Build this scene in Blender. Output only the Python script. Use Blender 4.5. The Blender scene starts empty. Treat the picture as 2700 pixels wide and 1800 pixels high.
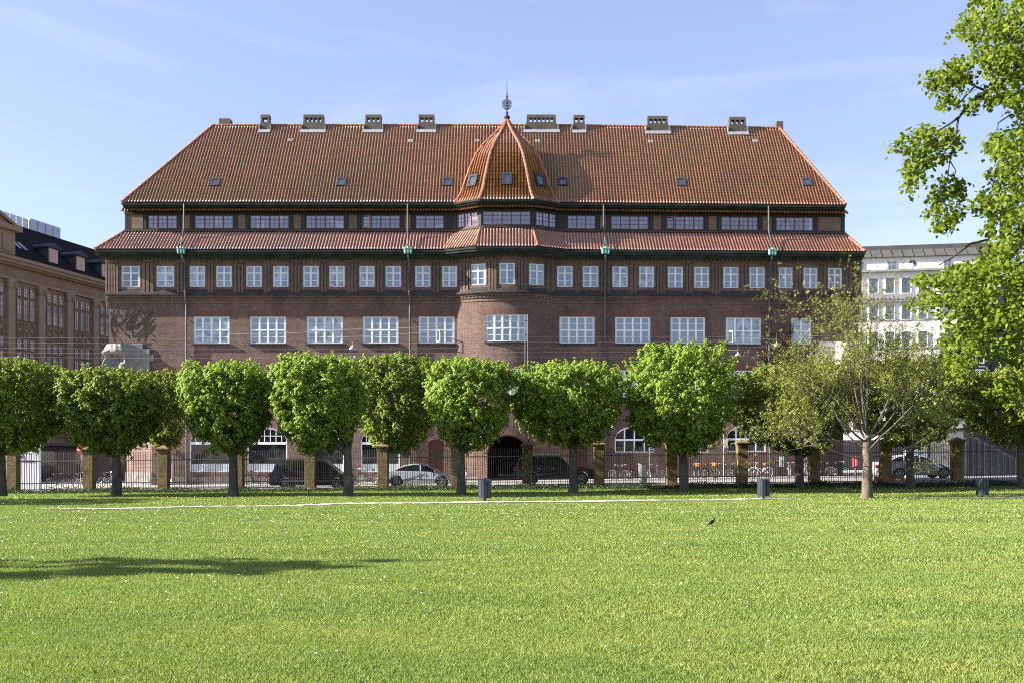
import bpy, bmesh, math, random
import numpy as np
from mathutils import Vector, Matrix
random.seed(7)
np.random.seed(7)
RAD = math.radians
scene = bpy.context.scene
COL = scene.collection

# ------------------------------------------------------------------ camera
# 35 mm lens at eye height, level, with vertical shift. F is the focal length in photograph pixels.
F, CX, HY, EYE = 2625.0, 1350.0, 1221.0, 1.6
cam_data = bpy.data.cameras.new("camera")
cam_data.lens = 35.0
cam_data.sensor_width = 36.0
cam_data.shift_y = (HY - 900.0) / 2700.0
cam_data.clip_end = 3000.0
cam = bpy.data.objects.new("camera", cam_data)
cam.location = (0, 0, EYE)
cam.rotation_euler = (RAD(90), 0, 0)
COL.objects.link(cam)
scene.camera = cam

# ------------------------------------------------------------------ sky and sun
SUN_EL, SUN_AZ = 27.0, 6.5       # elevation; angle in front of the facade line, from the left
world = bpy.data.worlds.new("World")
scene.world = world
world.use_nodes = True
wn, wl = world.node_tree.nodes, world.node_tree.links
wn.clear()
w_out = wn.new("ShaderNodeOutputWorld")
w_bg = wn.new("ShaderNodeBackground")
w_bg.inputs["Strength"].default_value = 0.072
sky = wn.new("ShaderNodeTexSky")
sky.sky_type = 'NISHITA'
sky.sun_disc = False
sky.sun_elevation = RAD(SUN_EL)
sky.sun_rotation = RAD(270.0 - SUN_AZ)
sky.altitude = 0.0
sky.air_density = 1.0
sky.dust_density = 0.7
sky.ozone_density = 1.6
# thin cirrus streaks high in the sky
tc = wn.new("ShaderNodeTexCoord")
mp = wn.new("ShaderNodeMapping")
mp.inputs["Rotation"].default_value = (0, RAD(14), RAD(10))
mp.inputs["Scale"].default_value = (1.3, 1.0, 9.0)
nz = wn.new("ShaderNodeTexNoise")
nz.inputs["Scale"].default_value = 2.2
nz.inputs["Detail"].default_value = 7.0
nz.inputs["Roughness"].default_value = 0.55
nz.inputs["Distortion"].default_value = 0.6
rp = wn.new("ShaderNodeValToRGB")
rp.color_ramp.elements[0].position = 0.50
rp.color_ramp.elements[0].color = (.16, .16, .16, 1)
rp.color_ramp.elements[1].position = 0.85
rp.color_ramp.elements[1].color = (0.42, 0.42, 0.42, 1)
tint = wn.new("ShaderNodeMix")
tint.data_type = 'RGBA'
tint.blend_type = 'MULTIPLY'
tint.inputs["Factor"].default_value = 1.0
tint.inputs["B"].default_value = (0.99, 0.905, 1.06, 1)
mx = wn.new("ShaderNodeMix")
mx.data_type = 'RGBA'
mx.inputs["B"].default_value = (4.9, 5.25, 6.3, 1)
wl.new(tc.outputs["Generated"], mp.inputs["Vector"])
wl.new(mp.outputs["Vector"], nz.inputs["Vector"])
wl.new(nz.outputs["Fac"], rp.inputs["Fac"])
wl.new(sky.outputs["Color"], tint.inputs["A"])
wl.new(rp.outputs["Color"], mx.inputs["Factor"])
wl.new(tint.outputs["Result"], mx.inputs["A"])
wl.new(mx.outputs["Result"], w_bg.inputs["Color"])
wl.new(w_bg.outputs["Background"], w_out.inputs["Surface"])

sun_data = bpy.data.lights.new("sun", 'SUN')
sun_data.energy = 5.0
sun_data.angle = RAD(0.5)
sun_data.color = (1.0, 0.93, 0.82)
sun = bpy.data.objects.new("sun", sun_data)
sd = Vector((math.cos(RAD(SUN_AZ)) * math.cos(RAD(SUN_EL)), math.sin(RAD(SUN_AZ)) * math.cos(RAD(SUN_EL)), -math.sin(RAD(SUN_EL))))
sun.rotation_euler = sd.to_track_quat('-Z', 'Y').to_euler()
sun.location = (-40, -5, 40)
COL.objects.link(sun)

scene.view_settings.view_transform = 'Standard'
scene.view_settings.look = 'None'
scene.view_settings.exposure = 1.75
scene.view_settings.gamma = 1.0
scene.view_settings.use_curve_mapping = False
scene.render.engine = 'CYCLES'
scene.cycles.max_bounces = 6
scene.cycles.diffuse_bounces = 3
scene.cycles.glossy_bounces = 3
scene.cycles.transmission_bounces = 4
scene.cycles.transparent_max_bounces = 4
scene.cycles.use_denoising = False
scene.cycles.pixel_filter_type = 'BLACKMAN_HARRIS'
scene.cycles.filter_width = 1.05
scene.cycles.sample_clamp_indirect = 4.0
scene.cycles.caustics_reflective = False
scene.cycles.caustics_refractive = False

# ------------------------------------------------------------------ helpers
def wx(px, d): return (px - CX) * d / F
def wz(py, d): return EYE + (HY - py) * d / F

GY = [-1000, 44, 52, 58, 60, 75, 1000]
GO = [0, 0, .03, .16, .27, .25, .25]
GS = [0, 0, .004, .0102, .0175, .0140, .0140]
def gz(x, y):
    """height of the terrain: flat lawn, a street that rises gently to the right"""
    return np.interp(y, GY, GO) + np.interp(y, GY, GS) * np.clip(x, -60, 60)

def link(o, parent=None):
    COL.objects.link(o)
    if parent is not None:
        o.parent = parent
    return o

def worldloc(o):
    v = Vector((0, 0, 0))
    while o is not None:
        v += o.location
        o = o.parent
    return v

def thing(name, label, cat, loc=(0, 0, 0), rz=0.0, group=None, kind=None):
    o = bpy.data.objects.new(name, None)
    o.empty_display_size = 0.3
    COL.objects.link(o)
    o.location = loc
    o.rotation_euler = (0, 0, rz)
    return tag(o, label, cat, group, kind)

def tag(o, label, cat=None, group=None, kind=None):
    if label: o["label"] = label
    if cat: o["category"] = cat
    if group: o["group"] = group
    if kind: o["kind"] = kind
    return o

def dup(root, loc, rz=None, label=None, group=None):
    def rec(o, par):
        c = o.copy()
        COL.objects.link(c)
        c.parent = par
        for ch in o.children:
            rec(ch, c)
        return c
    r = rec(root, None)
    r.location = loc
    if rz is not None:
        r.rotation_euler = (0, 0, rz)
    if label: r["label"] = label
    if group: r["group"] = group
    return r

class MB:
    """collects shapes and links them as one mesh object; fmap bends every vertex"""
    def __init__(self, fmap=None):
        self.v, self.f, self.m = [], [], fmap
    def add(self, vs, fs):
        b = len(self.v)
        if self.m:
            vs = [self.m(*p) for p in vs]
        self.v += [tuple(p) for p in vs]
        self.f += [tuple(b + i for i in f) for f in fs]
        return self
    def box(self, x0, x1, y0, y1, z0, z1):
        v = [(x0, y0, z0), (x1, y0, z0), (x1, y1, z0), (x0, y1, z0), (x0, y0, z1), (x1, y0, z1), (x1, y1, z1), (x0, y1, z1)]
        return self.add(v, [(0, 3, 2, 1), (4, 5, 6, 7), (0, 1, 5, 4), (1, 2, 6, 5), (2, 3, 7, 6), (3, 0, 4, 7)])
    def bxs(self, x0, x1, y0, y1, z0, z1, step=0.4):
        """a long box cut along x so that it can follow a bent wall"""
        n = max(1, int(math.ceil((x1 - x0) / step)))
        xs = [x0 + (x1 - x0) * i / n for i in range(n + 1)]
        v, f = [], []
        for x in xs:
            v += [(x, y0, z0), (x, y1, z0), (x, y1, z1), (x, y0, z1)]
        for i in range(n):
            a, b = 4 * i, 4 * i + 4
            for k in range(4):
                f.append((a + k, a + (k + 1) % 4, b + (k + 1) % 4, b + k))
        f += [(3, 2, 1, 0), tuple(4 * n + k for k in range(4))]
        return self.add(v, f)
    def frustum(self, cx, cy, z0, z1, a0, b0, a1, b1, ox=0, oy=0):
        v = [(cx - a0, cy - b0, z0), (cx + a0, cy - b0, z0), (cx + a0, cy + b0, z0), (cx - a0, cy + b0, z0),
             (cx + ox - a1, cy + oy - b1, z1), (cx + ox + a1, cy + oy - b1, z1), (cx + ox + a1, cy + oy + b1, z1), (cx + ox - a1, cy + oy + b1, z1)]
        return self.add(v, [(0, 3, 2, 1), (4, 5, 6, 7), (0, 1, 5, 4), (1, 2, 6, 5), (2, 3, 7, 6), (3, 0, 4, 7)])
    def obox(self, c, ux, uy, uz, hx, hy, hz):
        c, ux, uy, uz = Vector(c), Vector(ux), Vector(uy), Vector(uz)
        v = []
        for sz in (-1, 1):
            for sx, sy in ((-1, -1), (1, -1), (1, 1), (-1, 1)):
                v.append(c + ux * hx * sx + uy * hy * sy + uz * hz * sz)
        return self.add(v, [(0, 3, 2, 1), (4, 5, 6, 7), (0, 1, 5, 4), (1, 2, 6, 5), (2, 3, 7, 6), (3, 0, 4, 7)])
    def poly(self, pts):
        return self.add(pts, [tuple(range(len(pts)))])
    def prism(self, pts, d):
        """closed polygon pts swept by vector d"""
        n = len(pts)
        q = [(p[0] + d[0], p[1] + d[1], p[2] + d[2]) for p in pts]
        f = [tuple(range(n))[::-1], tuple(range(n, 2 * n))]
        f += [(i, (i + 1) % n, n + (i + 1) % n, n + i) for i in range(n)]
        return self.add(list(pts) + q, f)
    def tube(self, pts, rs, n=8, cap=True, closed=False):
        pts = [Vector(p) for p in pts]
        if not hasattr(rs, '__len__'):
            rs = [rs] * len(pts)
        v, f = [], []
        prev = None
        m = len(pts)
        for i, p in enumerate(pts):
            if closed:
                t = pts[(i + 1) % m] - pts[i - 1]
            else:
                t = pts[min(i + 1, m - 1)] - pts[max(i - 1, 0)]
            if t.length < 1e-9: t = Vector((0, 0, 1))
            t.normalize()
            if prev is None:
                a = Vector((0, 0, 1)) if abs(t.z) < .9 else Vector((1, 0, 0))
                u = t.cross(a).normalized()
            else:
                u = (prev - t * prev.dot(t))
                u = u.normalized() if u.length > 1e-6 else t.orthogonal().normalized()
            prev = u
            w = t.cross(u)
            for k in range(n):
                an = 2 * math.pi * k / n
                v.append(p + (u * math.cos(an) + w * math.sin(an)) * rs[i])
        for i in range(m if closed else m - 1):
            a, b = i * n, ((i + 1) % m) * n
            for k in range(n):
                f.append((a + k, a + (k + 1) % n, b + (k + 1) % n, b + k))
        if cap and not closed:
            f += [tuple(range(n))[::-1], tuple((m - 1) * n + k for k in range(n))]
        return self.add(v, f)
    def lathe(self, prof, c=(0, 0, 0), n=16, axis='z', cap=True):
        v, f = [], []
        for r, h in prof:
            for k in range(n):
                an = 2 * math.pi * k / n
                a, b = r * math.cos(an), r * math.sin(an)
                p = (a, b, h) if axis == 'z' else ((a, h, b) if axis == 'y' else (h, a, b))
                v.append((c[0] + p[0], c[1] + p[1], c[2] + p[2]))
        m = len(prof)
        for i in range(m - 1):
            for k in range(n):
                f.append((i * n + k, i * n + (k + 1) % n, (i + 1) * n + (k + 1) % n, (i + 1) * n + k))
        if cap:
            f += [tuple(range(n))[::-1], tuple((m - 1) * n + k for k in range(n))]
        return self.add(v, f)
    def build(self, name, mat, parent=None, smooth=False, local=False, bevel=0.0, seg=2, fix=True):
        me = bpy.data.meshes.new(name)
        off = Vector((0, 0, 0)) if (local or parent is None) else worldloc(parent)
        me.from_pydata([(p[0] - off.x, p[1] - off.y, p[2] - off.z) for p in self.v], [], self.f)
        if fix or bevel > 0:
            bm = bmesh.new()
            bm.from_mesh(me)
            if bevel > 0:
                bmesh.ops.remove_doubles(bm, verts=bm.verts, dist=1e-4)
                bmesh.ops.recalc_face_normals(bm, faces=bm.faces)
                es = [e for e in bm.edges if len(e.link_faces) == 2 and e.calc_face_angle(0) > RAD(35)]
                bmesh.ops.bevel(bm, geom=es, offset=bevel, segments=seg, affect='EDGES', profile=0.5, clamp_overlap=True)
            else:
                bmesh.ops.recalc_face_normals(bm, faces=bm.faces)
            bm.to_mesh(me)
            bm.free()
        if smooth:
            me.polygons.foreach_set("use_smooth", [True] * len(me.polygons))
        me.materials.append(mat)
        return link(bpy.data.objects.new(name, me), parent)

def np_mesh(name, verts, faces, mat, parent=None, smooth=False, local=True):
    """faces: (n,k) index array"""
    verts = np.asarray(verts, dtype=np.float32)
    if parent is not None and not local:
        verts = verts - np.array(worldloc(parent), dtype=np.float32)
    faces = np.asarray(faces, dtype=np.int32)
    n, k = faces.shape
    me = bpy.data.meshes.new(name)
    me.vertices.add(len(verts))
    me.vertices.foreach_set("co", verts.ravel())
    me.loops.add(n * k)
    me.loops.foreach_set("vertex_index", faces.ravel())
    me.polygons.add(n)
    me.polygons.foreach_set("loop_start", np.arange(0, n * k, k, dtype=np.int32))
    me.polygons.foreach_set("loop_total", np.full(n, k, dtype=np.int32))
    if smooth:
        me.polygons.foreach_set("use_smooth", np.ones(n, dtype=bool))
    me.update(calc_edges=True)
    me.validate()
    me.materials.append(mat)
    return link(bpy.data.objects.new(name, me), parent)

# ------------------------------------------------------------------ materials
def new_mat(name):
    m = bpy.data.materials.new(name)
    m.use_nodes = True
    nt = m.node_tree
    nt.nodes.clear()
    out = nt.nodes.new("ShaderNodeOutputMaterial")
    b = nt.nodes.new("ShaderNodeBsdfPrincipled")
    nt.links.new(b.outputs[0], out.inputs[0])
    return m, nt, b, out

def nnode(nt, kind, **kw):
    n = nt.nodes.new(kind)
    for k, v in kw.items():
        if k in n.inputs: n.inputs[k].default_value = v
        else: setattr(n, k, v)
    return n

def position(nt, scale=(1, 1, 1)):
    g = nt.nodes.new("ShaderNodeNewGeometry")
    m = nt.nodes.new("ShaderNodeMapping")
    m.inputs["Scale"].default_value = scale
    nt.links.new(g.outputs["Position"], m.inputs["Vector"])
    return m.outputs["Vector"]

def ramp(nt, fac, stops):
    r = nt.nodes.new("ShaderNodeValToRGB")
    e = r.color_ramp.elements
    while len(e) < len(stops): e.new(0.5)
    for i, (p, c) in enumerate(stops):
        e[i].position = p
        e[i].color = (c[0], c[1], c[2], 1)
    nt.links.new(fac, r.inputs["Fac"])
    return r.outputs["Color"]

def mixc(nt, fac, a, b, mode='MIX'):
    m = nt.nodes.new("ShaderNodeMix")
    m.data_type = 'RGBA'
    m.blend_type = mode
    for key, val in (("Factor", fac), ("A", a), ("B", b)):
        if isinstance(val, (int, float)):
            m.inputs[key].default_value = val
        elif isinstance(val, tuple):
            m.inputs[key].default_value = (val[0], val[1], val[2], 1)
        else:
            nt.links.new(val, m.inputs[key])
    return m.outputs["Result"]

def bump(nt, b, h, strength=0.3, dist=0.02):
    n = nt.nodes.new("ShaderNodeBump")
    n.inputs["Strength"].default_value = strength
    n.inputs["Distance"].default_value = dist
    nt.links.new(h, n.inputs["Height"])
    nt.links.new(n.outputs["Normal"], b.inputs["Normal"])

def simple(name, c, rough=0.6, metal=0.0, var=0.25, scale=3.0, bmp=0.0, bscale=None, spec=0.5, coat=0.0, stretch=(1, 1, 1)):
    """plain colour broken up by two octaves of position noise"""
    m, nt, b, out = new_mat(name)
    p = position(nt, stretch)
    n1 = nnode(nt, "ShaderNodeTexNoise", Scale=scale, Detail=6.0, Roughness=0.6)
    nt.links.new(p, n1.inputs["Vector"])
    lo = tuple(x * (1 - var) for x in c)
    hi = tuple(min(1, x * (1 + var)) for x in c)
    col = ramp(nt, n1.outputs["Fac"], [(0.3, lo), (0.7, hi)])
    nt.links.new(col, b.inputs["Base Color"])
    b.inputs["Roughness"].default_value = rough
    b.inputs["Metallic"].default_value = metal
    b.inputs["Specular IOR Level"].default_value = spec
    b.inputs["Coat Weight"].default_value = coat
    if bmp > 0:
        n2 = nnode(nt, "ShaderNodeTexNoise", Scale=bscale or scale * 6, Detail=4.0, Roughness=0.6)
        nt.links.new(p, n2.inputs["Vector"])
        bump(nt, b, n2.outputs["Fac"], bmp, 0.03)
    return m

def brick_mat(name, c1, c2, mortar, rough=0.85, bmp=0.6, dirt=0.5, zflip=False):
    m, nt, b, out = new_mat(name)
    g = nt.nodes.new("ShaderNodeNewGeometry")
    s = nt.nodes.new("ShaderNodeSeparateXYZ")
    nt.links.new(g.outputs["Position"], s.inputs[0])
    ad = nnode(nt, "ShaderNodeMath", operation='ADD')
    nt.links.new(s.outputs["X"], ad.inputs[0])
    nt.links.new(s.outputs["Y"], ad.inputs[1])
    cb = nt.nodes.new("ShaderNodeCombineXYZ")
    nt.links.new(ad.outputs[0], cb.inputs["X"])
    nt.links.new(s.outputs["Z"], cb.inputs["Y"])
    br = nt.nodes.new("ShaderNodeTexBrick")
    br.inputs["Color1"].default_value = (*c1, 1)
    br.inputs["Color2"].default_value = (*c2, 1)
    br.inputs["Mortar"].default_value = (*mortar, 1)
    br.inputs["Scale"].default_value = 1.0
    br.inputs["Mortar Size"].default_value = 0.012
    br.inputs["Brick Width"].default_value = 0.24
    br.inputs["Row Height"].default_value = 0.085
    nt.links.new(cb.outputs[0], br.inputs["Vector"])
    p = position(nt)
    n1 = nnode(nt, "ShaderNodeTexNoise", Scale=0.45, Detail=8.0, Roughness=0.65)
    nt.links.new(p, n1.inputs["Vector"])
    k = 1 - dirt * 0.55
    d = ramp(nt, n1.outputs["Fac"], [(0.3, (k, k, k * 1.02)), (0.72, (1.18, 1.12, 1.08))])
    c = mixc(nt, 1.0, br.outputs["Color"], d, 'MULTIPLY')
    # pale lime runs and sooty streaks, stretched down the wall
    pv = position(nt, (1.0, 1.0, 0.12))
    n2 = nnode(nt, "ShaderNodeTexNoise", Scale=1.3, Detail=5.0, Roughness=0.6)
    nt.links.new(pv, n2.inputs["Vector"])
    st = ramp(nt, n2.outputs["Fac"], [(0.30, (.74, .74, .78)), (0.5, (1, 1, 1)), (0.72, (1.22, 1.2, 1.18))])
    c = mixc(nt, 0.6, c, mixc(nt, 1.0, c, st, 'MULTIPLY'))
    nt.links.new(c, b.inputs["Base Color"])
    b.inputs["Roughness"].default_value = rough
    n3 = nnode(nt, "ShaderNodeTexNoise", Scale=9.0, Detail=4.0, Roughness=0.7)
    nt.links.new(p, n3.inputs["Vector"])
    mh = nnode(nt, "ShaderNodeMath", operation='MULTIPLY_ADD')
    mh.inputs[1].default_value = -0.8
    nt.links.new(br.outputs["Fac"], mh.inputs[0])
    nt.links.new(n3.outputs["Fac"], mh.inputs[2])
    bump(nt, b, mh.outputs[0], bmp, 0.035)
    return m

def glass_mat(name, dark, curtain, ior=2.1, rough=0.03, cell=1.6, lo=.5, hi=.7):
    m, nt, b, out = new_mat(name)
    p = position(nt, (1, .2, .8))
    n1 = nnode(nt, "ShaderNodeTexNoise", Scale=cell, Detail=1.0)
    nt.links.new(p, n1.inputs["Vector"])
    c = ramp(nt, n1.outputs["Fac"], [(lo, dark), (hi, curtain)])
    nt.links.new(c, b.inputs["Base Color"])
    b.inputs["Roughness"].default_value = rough
    b.inputs["IOR"].default_value = ior
    n2 = nnode(nt, "ShaderNodeTexNoise", Scale=2.2, Detail=1.0)
    nt.links.new(p, n2.inputs["Vector"])
    bump(nt, b, n2.outputs["Fac"], 0.06, 0.02)
    return m

def leaf_mat(name, dark, light, trans, tw=0.35, rough=0.5, spec=0.35, dry_glint=None):
    m, nt, b, out = new_mat(name)
    g = nt.nodes.new("ShaderNodeNewGeometry")
    c = ramp(nt, g.outputs["Random Per Island"], [(0.0, dark), (0.65, tuple((a + 2 * l) / 3 for a, l in zip(dark, light))), (1.0, light)] if dry_glint is None else [(0.0, dark), (0.90, light), (0.94, dry_glint), (1.0, dry_glint)])
    nt.links.new(c, b.inputs["Base Color"])
    b.inputs["Roughness"].default_value = rough
    b.inputs["Specular IOR Level"].default_value = spec
    t = nt.nodes.new("ShaderNodeBsdfTranslucent")
    t.inputs["Color"].default_value = (*trans, 1)
    mx = nt.nodes.new("ShaderNodeMixShader")
    mx.inputs[0].default_value = tw
    nt.links.new(b.outputs[0], mx.inputs[1])
    nt.links.new(t.outputs[0], mx.inputs[2])
    nt.links.new(mx.outputs[0], out.inputs[0])
    return m

def tile_mat(name="clay_pantiles", lichen=.5, red=1.0):
    m, nt, b, out = new_mat(name)
    p = position(nt)
    n1 = nnode(nt, "ShaderNodeTexNoise", Scale=0.16, Detail=5.0, Roughness=0.6)
    nt.links.new(p, n1.inputs["Vector"])
    base = ramp(nt, n1.outputs["Fac"], [(0.35, (.25, .066, .028)), (0.55, (.34, .095, .036)), (0.7, (.29, .105, .04))])
    # single tiles differ
    wv = nt.nodes.new("ShaderNodeTexWhiteNoise")
    wv.noise_dimensions = '3D'
    sn = nnode(nt, "ShaderNodeVectorMath", operation='SNAP')
    sn.inputs[1].default_value = (.21, 5.0, .27)
    nt.links.new(p, sn.inputs[0])
    nt.links.new(sn.outputs[0], wv.inputs["Vector"])
    tv = ramp(nt, wv.outputs["Value"], [(0.0, (.72, .68, .66)), (0.5, (1, 1, 1)), (1.0, (1.22, 1.2, 1.1))])
    c = mixc(nt, 1.0, base, tv, 'MULTIPLY')
    # sun and shade of the ribs put into the colour: pale crests, dark pans
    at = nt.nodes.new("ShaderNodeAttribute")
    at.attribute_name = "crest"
    rib_shade = ramp(nt, at.outputs["Fac"], [(0.12, (.30, .28, .27)), (0.6, (1, 1.05, 1.1)), (1.0, (1.75, 2.5, 2.7))])
    c = mixc(nt, 1.0, c, rib_shade, 'MULTIPLY')
    # ochre lichen in broad patches
    n2 = nnode(nt, "ShaderNodeTexNoise", Scale=0.33, Detail=8.0, Roughness=0.72)
    nt.links.new(position(nt, (.55, .5, 1.0)), n2.inputs["Vector"])
    lm = ramp(nt, n2.outputs["Fac"], [(0.45, (0, 0, 0)), (0.70, (lichen, lichen, lichen))])
    c = mixc(nt, lm, c, mixc(nt, 1.0, (.20, .125, .035), rib_shade, 'MULTIPLY'))
    n4 = nnode(nt, "ShaderNodeTexNoise", Scale=6.0, Detail=3.0)
    nt.links.new(p, n4.inputs["Vector"])
    sp = ramp(nt, n4.outputs["Fac"], [(0.35, (.62, .6, .6)), (0.5, (1, 1, 1))])
    c = mixc(nt, 0.55, c, mixc(nt, 1.0, c, sp, 'MULTIPLY'))
    nt.links.new(c, b.inputs["Base Color"])
    b.inputs["Roughness"].default_value = 0.40
    b.inputs["Specular IOR Level"].default_value = 0.8
    b.inputs["Coat Weight"].default_value = 0.3
    b.inputs["Coat Roughness"].default_value = 0.30
    b.inputs["Coat IOR"].default_value = 1.6
    return m

def lawn_mat(name, a, bb, cc):
    m, nt, b, out = new_mat(name)
    p = position(nt)
    n1 = nnode(nt, "ShaderNodeTexNoise", Scale=0.35, Detail=9.0, Roughness=0.7)
    nt.links.new(position(nt, (.6, 1.3, 1)), n1.inputs["Vector"])
    c = ramp(nt, n1.outputs["Fac"], [(0.32, a), (0.5, bb), (0.68, cc)])
    n2 = nnode(nt, "ShaderNodeTexNoise", Scale=14.0, Detail=6.0, Roughness=0.7)
    nt.links.new(p, n2.inputs["Vector"])
    c2 = ramp(nt, n2.outputs["Fac"], [(0.3, (.55, .55, .5)), (0.65, (1.2, 1.2, 1.2))])
    c = mixc(nt, 1.0, c, c2, 'MULTIPLY')
    nt.links.new(c, b.inputs["Base Color"])
    b.inputs["Roughness"].default_value = 0.9
    b.inputs["Specular IOR Level"].default_value = 0.2
    bump(nt, b, n2.outputs["Fac"], 0.8, 0.05)
    return m

M = {}
M['brick'] = brick_mat("dark_red_brick", (.215, .112, .084), (.105, .057, .047), (.20, .165, .14), bmp=1.0, dirt=.75)
M['brick_red'] = brick_mat("red_soldier_brick", (.20, .07, .05), (.14, .05, .04), (.13, .09, .08), bmp=.6)
M['brick_dark'] = brick_mat("sooty_brick", (.20, .115, .085), (.11, .066, .052), (.20, .165, .14), bmp=.8, dirt=.75)
M['chimney_brick'] = brick_mat("chimney_brick", (.11, .075, .05), (.075, .055, .042), (.13, .12, .10), bmp=.6)
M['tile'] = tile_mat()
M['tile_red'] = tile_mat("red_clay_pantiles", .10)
M['ridge_tile'] = simple("ridge_tiles", (.28, .105, .055), .65, var=.35, scale=2.5, bmp=.3)
M['slate_sill'] = simple("slate_sill", (.05, .045, .045), .85, spec=.15, var=.4, scale=4, bmp=.2)
M['timber'] = simple("tarred_timber", (.022, .018, .016), .6, var=.4, scale=5, bmp=.2)
M['gutter'] = simple("old_copper_gutter", (.030, .036, .031), .85, var=.5, scale=1.5, spec=.12)
M['pipe'] = simple("lead_downpipe", (.085, .09, .098), .6, metal=.2, var=.6, scale=1.2, stretch=(1, 1, .6))
M['verdigris'] = simple("verdigris_copper", (.15, .33, .30), .7, var=.4, scale=6)
M['white_paint'] = simple("white_window_paint", (.80, .82, .84), .45, var=.06, scale=5)
M['red_paint'] = simple("red_window_paint", (.22, .03, .035), .45, var=.15, scale=5)
M['glass'] = glass_mat("window_glass", (.02, .045, .08), (.05, .085, .13), ior=2.65, lo=.5, hi=.75)
M['glass_curtain'] = glass_mat("curtained_glass", (.03, .05, .08), (.24, .29, .34), ior=2.4, cell=2.2, lo=.40, hi=.55)
M['glass_room'] = glass_mat("dim_room_glass", (.008, .014, .022), (.03, .05, .07), ior=2.3, lo=.5, hi=.75)
M['glass_attic'] = glass_mat("attic_glass", (.025, .04, .07), (.22, .27, .34), ior=2.6, cell=1.1, lo=.56, hi=.66)
M['glass_dark'] = glass_mat("dark_glass", (.012, .016, .02), (.03, .04, .05), ior=1.6)
M['glass_sky'] = glass_mat("skylight_glass", (.03, .04, .055), (.04, .06, .08), ior=2.4)
M['lead'] = simple("lead_flashing", (.24, .245, .27), .75, spec=.2, var=.25, scale=3)
M['stone'] = simple("grey_sandstone", (.20, .188, .172), .85, var=.28, scale=1.6, bmp=.5, bscale=14)
M['stone_pale'] = simple("pale_limestone", (.55, .50, .44), .85, var=.16, scale=1.4, bmp=.3, bscale=10)
M['base_stone'] = simple("rubble_plinth", (.17, .15, .14), .9, var=.55, scale=2.6, bmp=.8, bscale=4)
M['beige'] = simple("beige_stucco", (.205, .135, .082), .85, var=.2, scale=.5, bmp=.2, bscale=6)
M['beige2'] = simple("beige_trim", (.235, .16, .10), .85, var=.16, scale=.8)
M['beige_dark'] = simple("brown_stucco_panel", (.13, .083, .052), .85, var=.25, scale=.8)
M['slate'] = simple("black_slate", (.014, .013, .014), .9, spec=.06, var=.5, scale=3, bmp=.5, bscale=5)
M['slate_blue'] = simple("slate_cladding", (.045, .05, .062), .75, spec=.2, var=.25, scale=2)
M['pink_shutter'] = simple("pinkish_shutter", (.52, .34, .27), .7, var=.12, scale=5)
M['metal_panel'] = simple("grey_metal_panel", (.30, .32, .37), .4, metal=.4, var=.12, scale=1)
M['white_wall'] = simple("white_stucco", (.78, .755, .71), .85, var=.07, scale=.6)
M['grey_trim'] = simple("grey_cornice", (.27, .27, .28), .8, var=.2, scale=1)
M['zinc'] = simple("zinc_roof", (.085, .085, .08), .85, spec=.15, var=.2, scale=.8)
M['dark_clad'] = simple("dark_cladding", (.04, .043, .052), .55, var=.3, scale=1.2, stretch=(1, 1, .2))
M['asphalt'] = simple("pale_worn_asphalt", (.30, .285, .265), .9, var=.16, scale=.8, bmp=.4, bscale=30)
M['paving'] = simple("paving_stones", (.44, .40, .35), .9, var=.16, scale=1.4, bmp=.3, bscale=8)
M['kerb'] = simple("granite_kerb", (.36, .35, .34), .85, var=.2, scale=4)
M['path'] = simple("gravel_path", (.45, .40, .32), .95, var=.12, scale=2, bmp=.3, bscale=30)
M['earth'] = simple("dark_earth", (.06, .05, .03), .95, var=.4, scale=1.5, bmp=.4)
M['lawn'] = lawn_mat("mown_turf", (.055, .095, .012), (.08, .13, .016), (.115, .155, .024))
M['iron'] = simple("fence_iron", (.115, .105, .095), .6, metal=.0, var=.35, scale=4)
M['pillar'] = simple("mossy_sandstone", (.185, .135, .064), .9, var=.42, scale=2.2, bmp=.5, bscale=12)
M['bark'] = simple("grey_bark", (.085, .075, .06), .95, var=.5, scale=4, bmp=.9, bscale=10, stretch=(1, 1, .4))
M['bark_light'] = simple("pale_bark", (.115, .092, .066), .95, var=.45, scale=4, bmp=.8, bscale=14, stretch=(1, 1, .35))
M['bark_dark'] = simple("dark_bark", (.045, .04, .035), .9, var=.4, scale=5, bmp=.5, stretch=(1, 1, .4))
M['leaf_bright'] = leaf_mat("chestnut_leaf", (.12, .19, .025), (.33, .43, .075), (.28, .42, .035), .36, rough=.5, spec=.3)
M['leaf_mid'] = leaf_mat("chestnut_leaf_deeper", (.10, .15, .02), (.28, .35, .06), (.24, .33, .025), .34, rough=.5, spec=.3)
M['leaf_olive'] = leaf_mat("chestnut_leaf_olive", (.10, .135, .018), (.27, .31, .06), (.24, .29, .025), .33, rough=.5, spec=.25)
M['leaf_tuft'] = leaf_mat("young_oak_leaf", (.10, .125, .020), (.27, .30, .06), (.24, .28, .03), .30)
M['leaf_linden'] = leaf_mat("linden_leaf", (.06, .095, .008), (.175, .23, .024), (.18, .25, .008), .28, rough=.55, spec=.12)
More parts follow.
